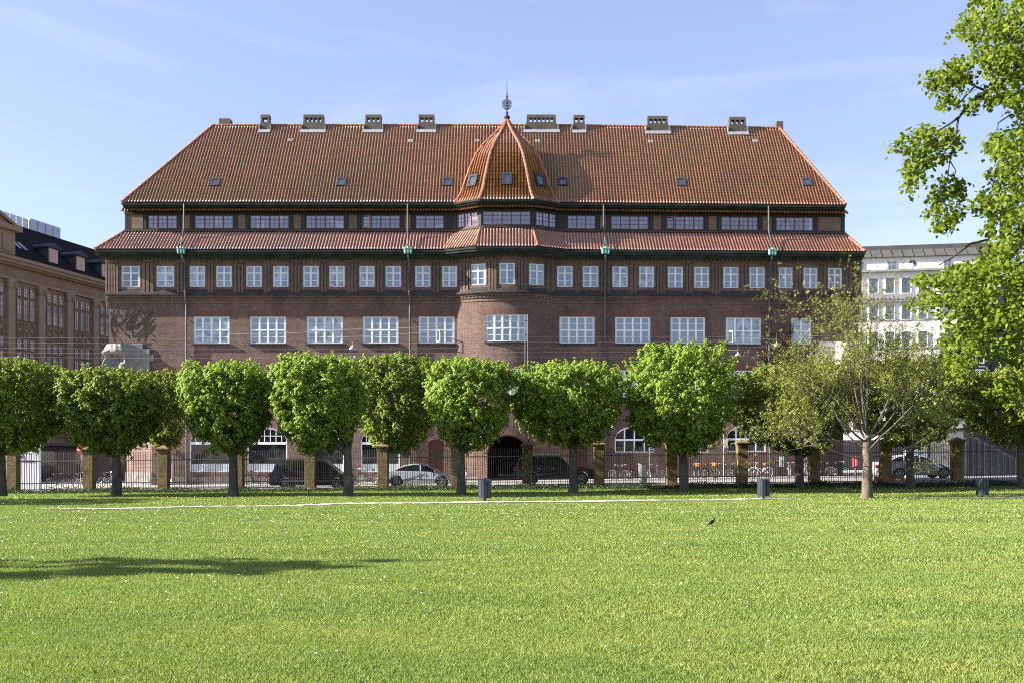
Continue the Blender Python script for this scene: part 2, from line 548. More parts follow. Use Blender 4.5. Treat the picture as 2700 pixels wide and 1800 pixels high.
def grass_mat():
    m = leaf_mat("grass_blade", (.155, .225, .045), (.265, .345, .085), (.23, .33, .04), .30, rough=.5, spec=.35, dry_glint=(.36, .42, .17))  # palest blades: dry ones, and the lawn's sun glints put into the colour
    nt = m.node_tree
    b = [n for n in nt.nodes if n.type == 'BSDF_PRINCIPLED'][0]
    src = b.inputs["Base Color"].links[0].from_socket
    def patch(sc, scale, lo, hi, stops):
        n = nnode(nt, "ShaderNodeTexNoise", Scale=scale, Detail=6.0, Roughness=0.62)
        nt.links.new(position(nt, sc), n.inputs["Vector"])
        return ramp(nt, n.outputs["Fac"], stops)
    c = mixc(nt, 1.0, src, patch((.35, .8, 1), .9, 0, 0, [(.28, (.72, .80, .70)), (.46, (1, 1, 1)), (.66, (1.34, 1.15, 1.15))]), 'MULTIPLY')
    c = mixc(nt, 1.0, c, patch((.5, 1.6, 1), 3.2, 0, 0, [(.28, (.52, .62, .50)), (.42, (1, 1, 1)), (.70, (1.14, 1.09, 1.02))]), 'MULTIPLY')
    nt.links.new(c, b.inputs["Base Color"])
    return m
M['grass'] = grass_mat()
M['weeds'] = leaf_mat("weed_leaf", (.022, .04, .012), (.06, .09, .028), (.04, .08, .015), .18)
M['petal'] = simple("pale_petals", (.62, .62, .55), .7, var=.1)
M['ivy'] = leaf_mat("brown_creeper_leaf", (.09, .035, .02), (.22, .10, .06), (.10, .05, .02), .2)
# ------------------------------------------------------------------ red brick office building
DS = 2700.0 / 2352.0
D0 = 75.0                                    # facade plane
KX, XB, BHW, BP = 0.035, -0.4, 3.75, 1.15    # right wing turns back slightly; round bay: centre, half width, projection
XK = XB + BHW
BR = (BHW * BHW + BP * BP) / (2 * BP)
def fx(px, d=D0):
    t = (px - CX) / F
    X = t * d
    return X if X <= XK else t * (d - KX * XK) / (1 - t * KX)
def shear(x): return KX * max(0.0, x - XK)
def bay(x):
    a = abs(x - XB)
    return math.sqrt(BR * BR - a * a) - (BR - BP) if a < BHW else 0.0
def trap(x, hi, ho, p):
    a = abs(x - XB)
    return p if a <= hi else (0.0 if a >= ho else p * (ho - a) / (ho - hi))
def FM(x, o, z): return (x, D0 + o - bay(x) + shear(x), z)           # walls with the round bay
def AM(x, o, z): return (x, 76.0 + o - trap(x, 1.97, 4.05, 1.15) + shear(x), z)   # attic storey
def EM(x, o, z): return (x, 74.0 + o - trap(x, 2.3, 4.7, 1.1) + shear(x), z)      # skirt eave
def UM(x, o, z): return (x, 75.2 + o - trap(x, 2.05, 3.98, 1.15) + shear(x), z)   # upper eave
def ZF(py, d=D0): return wz(py, d)

XL, XR = fx(287), fx(2263)
office = thing("office_building", "long red brick building with tiled hipped roof and bell-shaped tower over a round bay", "building", (0, 75, 0))

def wall_grid(mb, xs, zs, holes, off, reveal):
    """wall sheet with rectangular holes; reveals go 'reveal' deep. holes: (x0,x1,z0,z1)"""
    X = sorted(set([round(x, 4) for x in xs] + [round(v, 4) for h in holes for v in h[:2]]))
    Z = sorted(set([round(z, 4) for z in zs] + [round(v, 4) for h in holes for v in h[2:4]]))
    X = [x for x in X if xs[0] - 1e-4 <= x <= xs[-1] + 1e-4]
    Z = [z for z in Z if zs[0] - 1e-4 <= z <= zs[-1] + 1e-4]
    for i in range(len(X) - 1):
        cx = (X[i] + X[i + 1]) / 2
        for j in range(len(Z) - 1):
            cz = (Z[j] + Z[j + 1]) / 2
            if any(h[0] < cx < h[1] and h[2] < cz < h[3] for h in holes): continue
            mb.add([(X[i], off, Z[j]), (X[i + 1], off, Z[j]), (X[i + 1], off, Z[j + 1]), (X[i], off, Z[j + 1])], [(0, 1, 2, 3)])
    for h in holes:
        a, b, c, d = h[:4]
        if c > zs[-1] or d < zs[0]: continue
        n = max(1, int((b - a) / .4))
        for k in range(n):
            u0, u1 = a + (b - a) * k / n, a + (b - a) * (k + 1) / n
            for z in (c, d):
                mb.add([(u0, off, z), (u1, off, z), (u1, off + reveal, z), (u0, off + reveal, z)], [(0, 1, 2, 3)])
        for x in (a, b):
            mb.add([(x, off, c), (x, off, d), (x, off + reveal, d), (x, off + reveal, c)], [(0, 1, 2, 3)])

def steps(a, b, s):
    n = max(1, int(round((b - a) / s)))
    return [a + (b - a) * i / n for i in range(n + 1)]

def arch_z(x, a, b, spring, top):
    c, h = (a + b) / 2, (b - a) / 2
    u = min(1.0, abs(x - c) / h)
    return spring + (top - spring) * math.sqrt(max(0.0, 1 - u * u))

# window openings ------------------------------------------------------------
SMALL = [(281, 323), (361, 402), (437, 473), (498, 534), (567, 603), (628, 664), (697, 733), (757, 793), (826, 861), (886, 922), (954, 989), (1015, 1050),
         (1082, 1116), (1147, 1183), (1215, 1249), (1279, 1315), (1338, 1374), (1406, 1441), (1467, 1502), (1533, 1568), (1593, 1628), (1660, 1695), (1720, 1755), (1787, 1819), (1844, 1876), (1900, 1932)]
LARGE = [(444, 527), (574, 657), (704, 787), (833, 915), (961, 1044), (1116, 1211), (1285, 1366), (1413, 1494), (1540, 1620), (1667, 1748), (1817, 1864)]
ZS0, ZS1 = ZF(758), ZF(703)
ZL0, ZL1 = ZF(905), ZF(835)
Z10, Z11 = ZF(1046), ZF(974)
def rng(p, d=D0):
    return fx(p[0] * DS, d), fx(p[1] * DS, d)
small = [(*rng(p), ZS0, ZS1) for p in SMALL]
large = [(*rng(p), ZL0, ZL1) for p in LARGE]
first = [(*rng(p), Z10, Z11) for p in LARGE]
# shop windows and arched windows on the ground floor: (px0, px1, sill y, spring y, top y)
SHOP = [(500, 606, 1243, 1161, 1126), (652, 757, 1243, 1161, 1126), (801, 907, 1243, 1161, 1126), (951, 1054, 1243, 1161, 1126)]
ARCH = [(1621, 1725, 1192, 1156, 1122), (1766, 1870, 1192, 1156, 1120), (1915, 2020, 1190, 1154, 1118), (2060, 2150, 1190, 1154, 1118)]
arches = [(fx(a), fx(b), ZF(c), ZF(t), ZF(s)) for a, b, c, s, t in SHOP + ARCH]
gate = (fx(1285, 73.9), fx(1392, 73.9), 0.0, wz(1146, 73.9), wz(1192, 73.9))
doors = [(fx(1129), fx(1170), 0.02, ZF(1158), ZF(1172), 'red_door'), (fx(1517), fx(1549), 0.2, ZF(1172), ZF(1184), 'red_door'), (fx(413), fx(455), 0.1, ZF(1182), ZF(1196), 'white_door')]
XC = fx(400)           # the corner below the stone head is cut back
XCR = fx(2150)
ZTOP, ZBAND, ZCH = 17.35, 14.05, 8.45

# lower wall (ground to 2nd floor)
mb = MB(FM)
holes = large + first + arches + [gate] + [d[:4] for d in doors]
xs = sorted(set(steps(XL, XB - BHW, 4) + steps(XB - BHW, XB + BHW, .3) + steps(XB + BHW, XR, 4)))
wall_grid(mb, xs, [10.65, ZBAND], holes, 0.0, 0.22)
xs2 = sorted(set(steps(XC, XB - BHW, 4) + steps(XB - BHW, XB + BHW, .3) + steps(XB + BHW, XCR, 4)))
wall_grid(mb, xs2, [ZCH, 10.65], holes, 0.0, 0.22)
wall_grid(mb, xs2, [-1.2, ZCH], holes, 0.0, 0.22)
# brick above the curve of every arch
for a, b, c, top, spr in arches + [gate] + [d[:5] for d in doors]:
    n = 14
    for k in range(n):
        u0, u1 = a + (b - a) * k / n, a + (b - a) * (k + 1) / n
        z0, z1 = arch_z(u0, a, b, spr, top), arch_z(u1, a, b, spr, top)
        mb.add([(u0, 0, z0), (u1, 0, z1), (u1, 0, top), (u0, 0, top)], [(0, 1, 2, 3)])
        mb.add([(u0, 0, z0), (u1, 0, z1), (u1, .22, z1), (u0, .22, z0)], [(0, 1, 2, 3)])
# cut corners, side and back walls
def flat_quad(mb, x0, y0, x1, y1, z0, z1):
    f = mb.m; mb.m = None
    mb.add([(x0, y0, z0), (x1, y1, z0), (x1, y1, z1), (x0, y0, z1)], [(0, 1, 2, 3)])
    mb.m = f
yR, yRC = 75 + shear(XR), 75 + shear(XCR)
flat_quad(mb, XL, 78.4, XC, 75.0, -1.2, ZCH)
flat_quad(mb, XCR, yRC, XR, yR + 3.4, -1.2, ZCH)
flat_quad(mb, XL + .6, 75.04, XC + .02, 75.04, ZCH, 10.66)
flat_quad(mb, XL, 75, XL, 78.4, ZCH, ZBAND)
flat_quad(mb, XL, 78.4, XL, 88, -1.2, ZTOP)
flat_quad(mb, XL, 75, XL, 78.4, ZBAND, ZTOP)
flat_quad(mb, XR, yR, XR, yR + 3.4, ZCH, ZTOP)
flat_quad(mb, XR, yR + 3.4, XR, 89, -1.2, ZTOP)
flat_quad(mb, XL, 88, XR, 89, -1.2, ZTOP)
wall_obj = mb.build("brick_wall", M['brick'], office)

# soldier courses over the windows, rubble plinth
for a, b, c, d in large + first:
    mb = MB(FM)
    mb.bxs(a - .18, b + .18, -.012, .06, d + .002, d + .42)
    mb.build("brick_lintel", M['brick_red'], office)
mb = MB(FM)
def plinth_seg(a, b):
    if b - a > .05: mb.bxs(a, b, -.06, .1, -1.1, .62)
cuts = sorted([(gate[0] - .25, gate[1] + .25)] + [(d[0] - .1, d[1] + .1) for d in doors])
p0 = XC
for a, b in cuts + [(XCR, XCR)]:
    plinth_seg(p0, a); p0 = b
mb.m = None
mb.prism([(XL - .06, 78.4, -1.1), (XC, 74.9, -1.1), (XC + .05, 75.1, -1.1), (XL + .2, 78.6, -1.1)], (0, 0, 2.05))
mb.build("stone_plinth", M['base_stone'], office)

# projecting top storey
mb = MB(FM)
xsT = sorted(set(steps(XL - .2, XB - BHW, 4) + steps(XB - BHW, XB + BHW, .3) + steps(XB + BHW, XR + .2, 4)))
wall_grid(mb, xsT, [14.62, ZTOP], small, -.2, .2)
mb.bxs(XL - .2, XR + .2, -.2, 0.0, ZBAND - .02, 14.2)            # corbelled band
mb.bxs(XL - .12, XR + .12, -.11, 0.0, ZBAND - .2, ZBAND - .04)
mb.bxs(XL - .06, XR + .06, -.05, 0.0, ZBAND - .42, ZBAND - .22)
for x in steps(XL, XR, .28):
    mb.box(x, x + .13, -.155, -.10, ZBAND - .15, ZBAND - .03)
mb.bxs(XL - .26, XR + .26, -.27, -.2, 16.98, 17.07)
mb.bxs(XL - .3, XR + .3, -.33, -.2, 17.12, ZTOP + .02)
for x in steps(XL, XR, .3):
    mb.box(x, x + .15, -.3, -.2, 16.83, 16.97)
f = mb.m; mb.m = None
for sx, xx, yy in ((-1, XL - .2, 75), (1, XR + .2, yR)):
    mb.add([(xx, yy - .2, ZBAND), (xx, yy + 13, ZBAND), (xx, yy + 13, ZTOP), (xx, yy - .2, ZTOP)], [(0, 1, 2, 3)])
    for k in range(6):    # corbels stepping in under the corner
        mb.box(min(xx, xx - sx * (.04 * k + .2)), max(xx, xx - sx * (.04 * k + .2)), yy - .19 + .03 * k, yy + 13 - .03 * k, ZBAND - .12 * (k + 1), ZBAND - .12 * k - .002)
mb.m = f
mb.build("upper_wall", M['brick_dark'], office)

# brick ribs between the top windows and frames of recessed panels round them
mb = MB(FM)
def ribs(a, b, n):
    w = (b - a) / (n + (n - 1) * .45)
    for k in range(n):
        x = a + k * w * 1.45
        mb.box(x, x + w, -.275, -.2, 14.42 if n > 1 else 14.5, 16.62)
    mb.bxs(a, b, -.29, -.2, 14.2, 14.41)
    mb.bxs(a, b, -.295, -.2, 16.64, 16.80)
for i in range(len(small) - 1):
    a, b = small[i][1] + .2, small[i + 1][0] - .2
    ribs(a, b, 3 if b - a > .6 else 2)
ribs(XL - .16, small[0][0] - .22, 5)
ribs(small[-1][1] + .2, XR + .16, 4)
for a, b, c, d in small:
    mb.box(a - .14, a - .06, -.235, -.2, c - .02, d + .3)
    mb.box(b + .06, b + .14, -.235, -.2, c - .02, d + .3)
    mb.box(a - .14, b + .14, -.24, -.2, d + .3, d + .38)
mb.build("brick_pilaster", M['brick_dark'], office)

# sloping slate weathering under the top windows
mb = MB(FM)
n = int((XR - XL) / .45)
sx = [XL - .2 + (XR - XL + .4) * i / n for i in range(n + 1)]
v = []
for x in sx: v += [(x, -.36, 14.20), (x, -.36, 14.24), (x, -.2, 14.60), (x, -.2, 14.2)]
mb.add(v, [(4 * i + k, 4 * i + (k + 1) % 4, 4 * i + 4 + (k + 1) % 4, 4 * i + 4 + k) for i in range(n) for k in range(4)])
mb.build("slate_weathering", M['slate_sill'], office)

# ---------------------------------------------------------------- windows
def window(rect, fmap, cols, off=.05, frame=.08, hsplit=None, bars=(), fm='white_paint', gm='glass', par=None, sill=None, vb=0, mul=.05, open_sash=None, bar=.018, rails=True):
    a, b, c, d = rect
    w = MB(fmap)
    w.bxs(a, a + frame, off, off + .12, c, d); w.bxs(b - frame, b, off, off + .12, c, d)
    w.bxs(a + frame, b - frame, off + .002, off + .118, c, c + frame); w.bxs(a + frame, b - frame, off + .002, off + .118, d - frame, d)
    ia, ib = a + frame, b - frame
    for k in range(1, cols):
        x = ia + (ib - ia) * k / cols
        w.box(x - mul, x + mul, off + .006, off + .11, c + frame, d - frame)
    for s in hsplit or ():
        z = c + (d - c) * s
        w.bxs(ia, ib, off - .004, off + .108, z - mul, z + mul)
    for s in bars:
        z = c + (d - c) * s
        w.bxs(ia, ib, off + .03, off + .10, z - bar, z + bar)
    for k in range(cols * (vb + 1)):
        if vb and k % (vb + 1):
            x = ia + (ib - ia) * k / (cols * (vb + 1))
            w.box(x - bar * .8, x + bar * .8, off + .034, off + .10, c + frame, d - frame)
    # casement rails of every sash
    for k in range(cols if rails else 0):
        x0, x1 = ia + (ib - ia) * k / cols, ia + (ib - ia) * (k + 1) / cols
        w.box(x0 + mul * .5, x0 + mul + .024, off + .022, off + .104, c + frame * .8, d - frame * .8)
        w.box(x1 - mul - .024, x1 - mul * .5, off + .022, off + .104, c + frame * .8, d - frame * .8)
    if open_sash:
        x0, x1, z0, z1, ang = open_sash
        ca, sa = math.cos(ang), math.sin(ang)
        L = x1 - x0
        for u0, u1, q0, q1 in ((0, .06, z0, z1), (L - .06, L, z0, z1), (.06, L - .06, z0, z0 + .06), (.06, L - .06, z1 - .06, z1)):
            w.prism([(x0 + u0 * ca, off - u0 * sa, q0), (x0 + u1 * ca, off - u1 * sa, q0), (x0 + u1 * ca, off - u1 * sa, q1), (x0 + u0 * ca, off - u0 * sa, q1)], (.04 * sa, .04 * ca, 0))
    fo = w.build("window", M[fm], par or office)
    g = MB(fmap)
    for k in range(cols):
        x0, x1 = ia + (ib - ia) * k / cols, ia + (ib - ia) * (k + 1) / cols
        tl = random.uniform(-.012, .012)
        g.add([(x0, off + .07 + tl, c + .02), (x1, off + .07 - tl, c + .02), (x1, off + .07 - tl * .5, d - .02), (x0, off + .07 + tl * .5, d - .02)], [(0, 1, 2, 3)])
    g.build("pane", M[gm], fo)
    if sill:
        s = MB(fmap)
        s.bxs(a - .08, b + .08, -.13, .06, c - .11, c - .004)
        s.build("sill", M[sill], fo)
    return fo

def pick(c=.24, r=.12):
    q = random.random()
    return 'glass_curtain' if q < c else ('glass_room' if q < c + r else 'glass')
for i, r in enumerate(small):
    op = None
    if i == 17: op = ((r[0] + r[1]) / 2 + .03, r[1] - .06, r[2] + 1.02, r[3] - .05, -.35)
    wide = r[1] - r[0]
    window(r, lambda x, o, z: FM(x, o - .2, z), 2, off=.06, frame=.06, mul=.042, hsplit=(.66,), bars=(.30,), open_sash=op, gm=pick())
for i, r in enumerate(large):
    cols = 5 if i == 5 else (2 if i == 10 else 4)
    iw = (r[1] - r[0] - .16) / cols
    op = None
    if i == 4: op = (r[0] + .08 + 2 * iw, r[0] + .08 + 3 * iw, r[2] + .08, r[2] + .95, 1.1)
    if i == 9: op = (r[0] + .08, r[0] + .08 + iw, r[2] + .08, r[2] + .95, 1.0)
    window(r, FM, cols, hsplit=(.5,), bars=(.25, .75), sill='slate_sill', open_sash=op, gm=pick())
for i, r in enumerate(first):
    window(r, FM, 5 if i == 5 else (2 if i == 10 else 4), hsplit=(.5,), bars=(.25, .75), sill='slate_sill', gm=pick(.2, .35))

def arched_window(a, b, c, top, spr, shop):
    w = MB(FM)
    fr = .09
    o0, o1 = .06, .17
    n = 18
    # frame following the arch
    for k in range(n):
        u0, u1 = a + (b - a) * k / n, a + (b - a) * (k + 1) / n
        z0, z1 = arch_z(u0, a, b, spr, top), arch_z(u1, a, b, spr, top)
        y0, y1 = z0 - .13, z1 - .13
        v = [(u0, o0, z0), (u1, o0, z1), (u1, o0, y1), (u0, o0, y0), (u0, o1, z0), (u1, o1, z1), (u1, o1, y1), (u0, o1, y0)]
        w.add(v, [(0, 1, 2, 3), (4, 5, 6, 7), (2, 3, 7, 6)])
    w.box(a, a + fr, o0 + .002, o1, c, spr); w.box(b - fr, b, o0 + .002, o1, c, spr)
    w.box(a + fr, b - fr, o0 + .004, o1 - .004, c, c + fr)
    nb = 7 if shop else 4
    zt = spr - .18 if shop else spr - .05
    w.box(a + fr, b - fr, o0 - .01, o1 - .01, zt - .09, zt + (.09 if shop else .05))
    for k in range(1, nb):
        x = a + (b - a) * k / nb
        hw = .025 if shop else .05
        w.box(x - hw, x + hw, o0 + .02, o1 - .02, zt if shop else c + fr, arch_z(x, a, b, spr, top) - .08)
    if shop:
        for q in (.42,):
            z = zt + (top - zt) * q + .05
            h = (b - a) / 2 * math.sqrt(max(0, 1 - ((z - spr) / (top - spr)) ** 2)) if z > spr else (b - a) / 2
            w.box((a + b) / 2 - h + .05, (a + b) / 2 + h - .05, o0 + .024, o1 - .024, z - .022, z + .022)
    fo = w.build("arched_window", M['white_paint'], office)
    g = MB(FM)
    g.add([(a, .13, c), (b, .13, c), (b, .13, spr), (a, .13, spr)], [(0, 1, 2, 3)])
    g.poly([(a + (b - a) * k / n, .13, arch_z(a + (b - a) * k / n, a, b, spr, top)) for k in range(n + 1)][::-1])
    g.build("pane", M['glass_dark'], fo)
    if shop:
        p = MB(FM)
        p.box(a + fr, b - fr, .10, .128, c + fr + .002, c + .62)
        p.build("spandrel_panel", M['panel_blue'], fo)
M['panel_blue'] = simple("pale_blue_panel", (.50, .57, .63), .5, var=.06)
for i, q in enumerate(arches):
    arched_window(*q, i < 4)

# doors ------------------------------------------------------------------
M['red_door'] = simple("oxblood_door", (.075, .018, .015), .5, var=.3, scale=3)
M['white_door'] = simple("white_door_paint", (.7, .7, .72), .5, var=.08)
for a, b, c, top, spr, mt in doors:
    w = MB(FM)
    n = 12
    w.box(a, b, .14, .2, c - .3, spr)
    w.prism([(a + (b - a) * k / n, .14, arch_z(a + (b - a) * k / n, a, b, spr, top)) for k in range(n + 1)], (0, .06, 0))
    d = w.build("door", M['red_door' if mt == 'red_door' else 'glass_dark'], office)
    f2 = MB(FM)
    for x in ((a, a + .12), (b - .12, b)): f2.box(x[0], x[1], .08, .139, c - .28, spr)
    for k in range(n):
        u0, u1 = a + (b - a) * k / n, a + (b - a) * (k + 1) / n
        z0, z1 = arch_z(u0, a, b, spr, top), arch_z(u1, a, b, spr, top)
        f2.add([(u0, .08, z0), (u1, .08, z1), (u1, .08, z1 - .14), (u0, .08, z0 - .14)], [(0, 1, 2, 3)])
    if mt == 'white_door': f2.box(a + .13, b - .13, .10, .138, c - .26, c + .35)
    f2.box((a + b) / 2 - .04, (a + b) / 2 + .04, .085, .139, c - .2, spr - .15)
    f2.build("door_frame", M[mt], d)
# brick hoods round the doors and the gateway
for a, b, c, top, spr in [gate] + [d[:5] for d in doors]:
    mb = MB(FM)
    n = 16
    cx0, hw = (a + b) / 2, (b - a) / 2
    pts = [(math.cos(math.pi * (1 - k / n)), math.sin(math.pi * (1 - k / n))) for k in range(n + 1)]
    for k in range(n):
        (c0, s0), (c1, s1) = pts[k], pts[k + 1]
        q = []
        for o in (-.09, .05):
            for e in (.02, .32):
                for cc, ss in ((c0, s0), (c1, s1)):
                    q.append((cx0 + cc * (hw + e), o, spr + ss * (top - spr + e)))
        mb.add(q, [(0, 1, 3, 2), (2, 3, 7, 6), (0, 1, 5, 4), (4, 5, 7, 6)])
    mb.build("brick_arch_hood", M['brick_red'], office)

# gateway passage
mb = MB()
ga, gb, _, gt, gs = gate
n = 14
pr = [(ga, -1.0)] + [(ga + (gb - ga) * k / n, arch_z(ga + (gb - ga) * k / n, ga, gb, gs, gt)) for k in range(n + 1)] + [(gb, -1.0)]
for i in range(len(pr) - 1):
    (x0, z0), (x1, z1) = pr[i], pr[i + 1]
    mb.add([(x0, FM(x0, .21, 0)[1], z0), (x1, FM(x1, .21, 0)[1], z1), (x1, 87.9, z1), (x0, 87.9, z0)], [(0, 1, 2, 3)])
mb.poly([(x, 87.9, z) for x, z in pr])
mb.build("gateway_vault", M['brick_dark'], office)

# ---------------------------------------------------------------- roofs
TILE = .234
def tile_surface(name, L, R, eu, parent=None, tile=TILE, row=.34, hs=.078, mapf=None, mat=None, flip=False):
    """pantiled strip between edge curves L and R (lists of points from eave to top); eu = direction along the eave"""
    L, R, eu = np.array(L, float), np.array(R, float), np.array(eu, float)
    eu = eu / np.linalg.norm(eu)
    mid = (L + R) / 2
    s = np.concatenate([[0], np.cumsum(np.linalg.norm(np.diff(mid, axis=0), axis=1))])
    nr = max(1, int(round(s[-1] / row)))
    sub = 6
    du = tile / sub
    umin, umax = min((L @ eu).min(), (R @ eu).min()), max((L @ eu).max(), (R @ eu).max())
    ug = np.arange(math.floor(umin / du) - 1, math.ceil(umax / du) + 2) * du
    prof = np.array([.06, .70, 1.0, .66, .14, .0])
    lines, crest = [], []
    for k in range(nr):
        for vv, st in ((k / nr, .035), ((k + 1) / nr, 0.0)):
            q = vv * s[-1]
            l = np.array([np.interp(q, s, L[:, i]) for i in range(3)])
            r = np.array([np.interp(q, s, R[:, i]) for i in range(3)])
            q2 = min(q + .05, s[-1]); q1 = max(q2 - .1, 0)
            dv = np.array([np.interp(q2, s, mid[:, i]) - np.interp(q1, s, mid[:, i]) for i in range(3)])
            nn = np.cross(eu, dv); nn /= np.linalg.norm(nn) + 1e-9
            if flip: nn = -nn
            ul, ur = l @ eu, r @ eu
            uc = np.clip(ug, ul, ur)
            ph = (uc / tile) % 1.0
            h = np.interp(ph * sub, np.arange(sub + 1), np.append(prof, prof[0])) * hs
            jit = np.sin(np.floor(uc / tile) * 12.9898 + k * 78.233) * .006
            t = (uc - ul) / max(ur - ul, 1e-6)
            P = l[None] + (r - l)[None] * t[:, None] + nn[None] * (h + st + jit)[:, None]
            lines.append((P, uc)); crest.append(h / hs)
    verts, faces, nu = [], [], len(ug)
    for P, _ in lines: verts.append(P)
    V = np.concatenate(verts)
    if mapf is not None: V = mapf(V)
    for j in range(len(lines) - 1):
        a, b = lines[j][1], lines[j + 1][1]
        ok = ((a[1:] - a[:-1]) > 1e-7) | ((b[1:] - b[:-1]) > 1e-7)
        i = np.nonzero(ok)[0]
        faces.append(np.stack([j * nu + i, j * nu + i + 1, (j + 1) * nu + i + 1, (j + 1) * nu + i], 1))
    o = np_mesh(name, V, np.concatenate(faces), mat or M['tile'], parent, local=parent is None)
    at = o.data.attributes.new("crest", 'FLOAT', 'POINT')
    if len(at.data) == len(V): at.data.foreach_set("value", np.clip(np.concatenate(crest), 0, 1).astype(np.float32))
    return o

def tile_surface_red(*a, **k): return tile_surface(*a, mat=M['tile_red'], **k)
def SHV(V):
    V = V.copy()
    V[:, 1] += KX * np.maximum(0, V[:, 0] - XK)
    return V

# main hipped roof
DE, DR = 75.2, 81.0
ZE, ZR = wz(535, DE), wz(333, DR)
eL, eR = fx(322, DE), fx(2229, DE)
rL, rR = fx(562, DR), fx(2055, DR)
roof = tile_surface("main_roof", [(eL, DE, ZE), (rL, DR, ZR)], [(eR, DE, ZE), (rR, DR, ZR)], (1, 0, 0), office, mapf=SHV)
rb = MB()
yr = lambda x, y: y + shear(x)
rb.add([(eL, DE, ZE), (rL, DR, ZR), (rL - .0, DR + .1, ZR), (eL, 87, ZE)], [(0, 1, 2, 3)])
rb.add([(eR, yr(eR, DE), ZE), (rR, yr(rR, DR), ZR), (eR, yr(eR, 87), ZE)], [(0, 1, 2)])
rb.add([(rL, DR + .1, ZR - .02), (rR, yr(rR, DR + .1), ZR - .02), (eR, yr(eR, 87), ZE), (eL, 87, ZE)], [(0, 1, 2, 3)])
rb.add([(eL + .1, DE + .05, ZE - .06), (eR - .1, yr(eR, DE + .05), ZE - .06), (eR, yr(eR, 87), ZE - .06), (eL, 87, ZE - .06)], [(0, 1, 2, 3)])
rb.build("roof_slope", M['tile'], roof)

def cap_tiles(mb, pts, r=.13, step=.36):
    """rounded ridge or hip tiles laid one over the next along a polyline"""
    pts = [Vector(p) for p in pts]
    s = [0]
    for a, b in zip(pts, pts[1:]): s.append(s[-1] + (b - a).length)
    n = max(2, int(s[-1] / step))
    P, R = [], []
    def at(q):
        for i in range(len(s) - 1):
            if q <= s[i + 1] + 1e-9:
                t = (q - s[i]) / max(1e-9, s[i + 1] - s[i])
                return pts[i].lerp(pts[i + 1], t)
        return pts[-1]
    for k in range(n):
        q0, q1 = s[-1] * k / n, s[-1] * (k + 1) / n
        P += [at(q0), at(q0 + (q1 - q0) * .93)]; R += [r * 1.12, r * .92]
    mb.tube(P, R, n=8)
mb = MB()
cap_tiles(mb, [(eL, DE, ZE + .05), (rL, DR, ZR + .05)])
cap_tiles(mb, [(rL, DR, ZR + .05), (XK, DR, ZR + .05), (rR, yr(rR, DR), ZR + .05)], .12)
cap_tiles(mb, [(eR, yr(eR, DE), ZE + .05), (rR, yr(rR, DR), ZR + .05)])
mb.build("ridge_tiles", M['ridge_tile'], roof, smooth=False)

# skirt roof below the attic storey
ZSE, ZST = wz(659, 74.0), wz(612, 76.0)
sL, sR = fx(250, 74.0), fx(2281, 74.0)
tL, tR = fx(330, 76.0), fx(2227, 76.0)
oi, oo, ti, to = 2.3, 4.7, 1.97, 4.05
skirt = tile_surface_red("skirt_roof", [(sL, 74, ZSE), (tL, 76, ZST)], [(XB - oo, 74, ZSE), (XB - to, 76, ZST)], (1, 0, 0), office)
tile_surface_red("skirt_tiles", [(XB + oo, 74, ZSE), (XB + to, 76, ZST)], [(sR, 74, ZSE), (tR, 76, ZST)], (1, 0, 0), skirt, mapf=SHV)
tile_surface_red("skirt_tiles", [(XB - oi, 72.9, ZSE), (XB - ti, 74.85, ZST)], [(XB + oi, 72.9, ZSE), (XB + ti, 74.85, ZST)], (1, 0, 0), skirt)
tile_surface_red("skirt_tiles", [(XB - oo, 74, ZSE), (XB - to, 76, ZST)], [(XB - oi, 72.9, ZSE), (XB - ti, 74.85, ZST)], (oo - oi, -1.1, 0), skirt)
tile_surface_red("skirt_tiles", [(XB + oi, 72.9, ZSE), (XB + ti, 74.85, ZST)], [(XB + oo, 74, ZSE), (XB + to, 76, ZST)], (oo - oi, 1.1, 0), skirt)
mb = MB()
cap_tiles(mb, [(sL, 74, ZSE + .04), (tL, 76, ZST + .04)])
cap_tiles(mb, [(sR, yr(sR, 74), ZSE + .04), (tR, yr(tR, 76), ZST + .04)])
for sg in (-1, 1):
    cap_tiles(mb, [(XB + sg * oi, 72.9, ZSE + .04), (XB + sg * ti, 74.85, ZST + .04)], .11)
mb.build("hip_tiles", M['ridge_tile'], skirt)
mb = MB()
for (ax, ay, bx, by) in ((sL, 74, tL, 76), ):
    mb.add([(ax, ay, ZSE), (bx, by, ZST), (bx, 88, ZST), (ax, 89, ZSE)], [(0, 1, 2, 3)])
mb.add([(sR, yr(sR, 74), ZSE), (tR, yr(tR, 76), ZST), (tR, 89, ZST), (sR, 90, ZSE)], [(0, 1, 2, 3)])
mb.build("skirt_side", M['tile'], skirt)
# eave board, gutter and soffit of the skirt
mb = MB(EM)
mb.bxs(sL - .02, sR + .02, -.06, .12, ZSE - .16, ZSE - .02)
mb.bxs(sL + .1, sR - .1, .10, .16, ZSE - .06, ZSE + .085)
mb.bxs(sL + .1, sR - .1, .02, 1.1, ZSE - .33, ZSE - .145)
mb.bxs(sL + .25, sR - .25, .22, 1.1, ZSE - .48, ZSE - .32)
mb.m = None
for sx, yy in ((sL, 74), (sR, yr(sR, 74))):
    mb.box(min(sx, sx + (.9 if sx < 0 else -.9)), max(sx, sx + (.9 if sx < 0 else -.9)), yy + .13, yy + 15, ZSE - .34, ZSE - .05)
mb.build("eave_gutter", M['gutter'], skirt)

M['brick_attic'] = brick_mat("attic_brick", (.20, .115, .08), (.15, .085, .062), (.25, .2, .165), bmp=.6, dirt=.3)
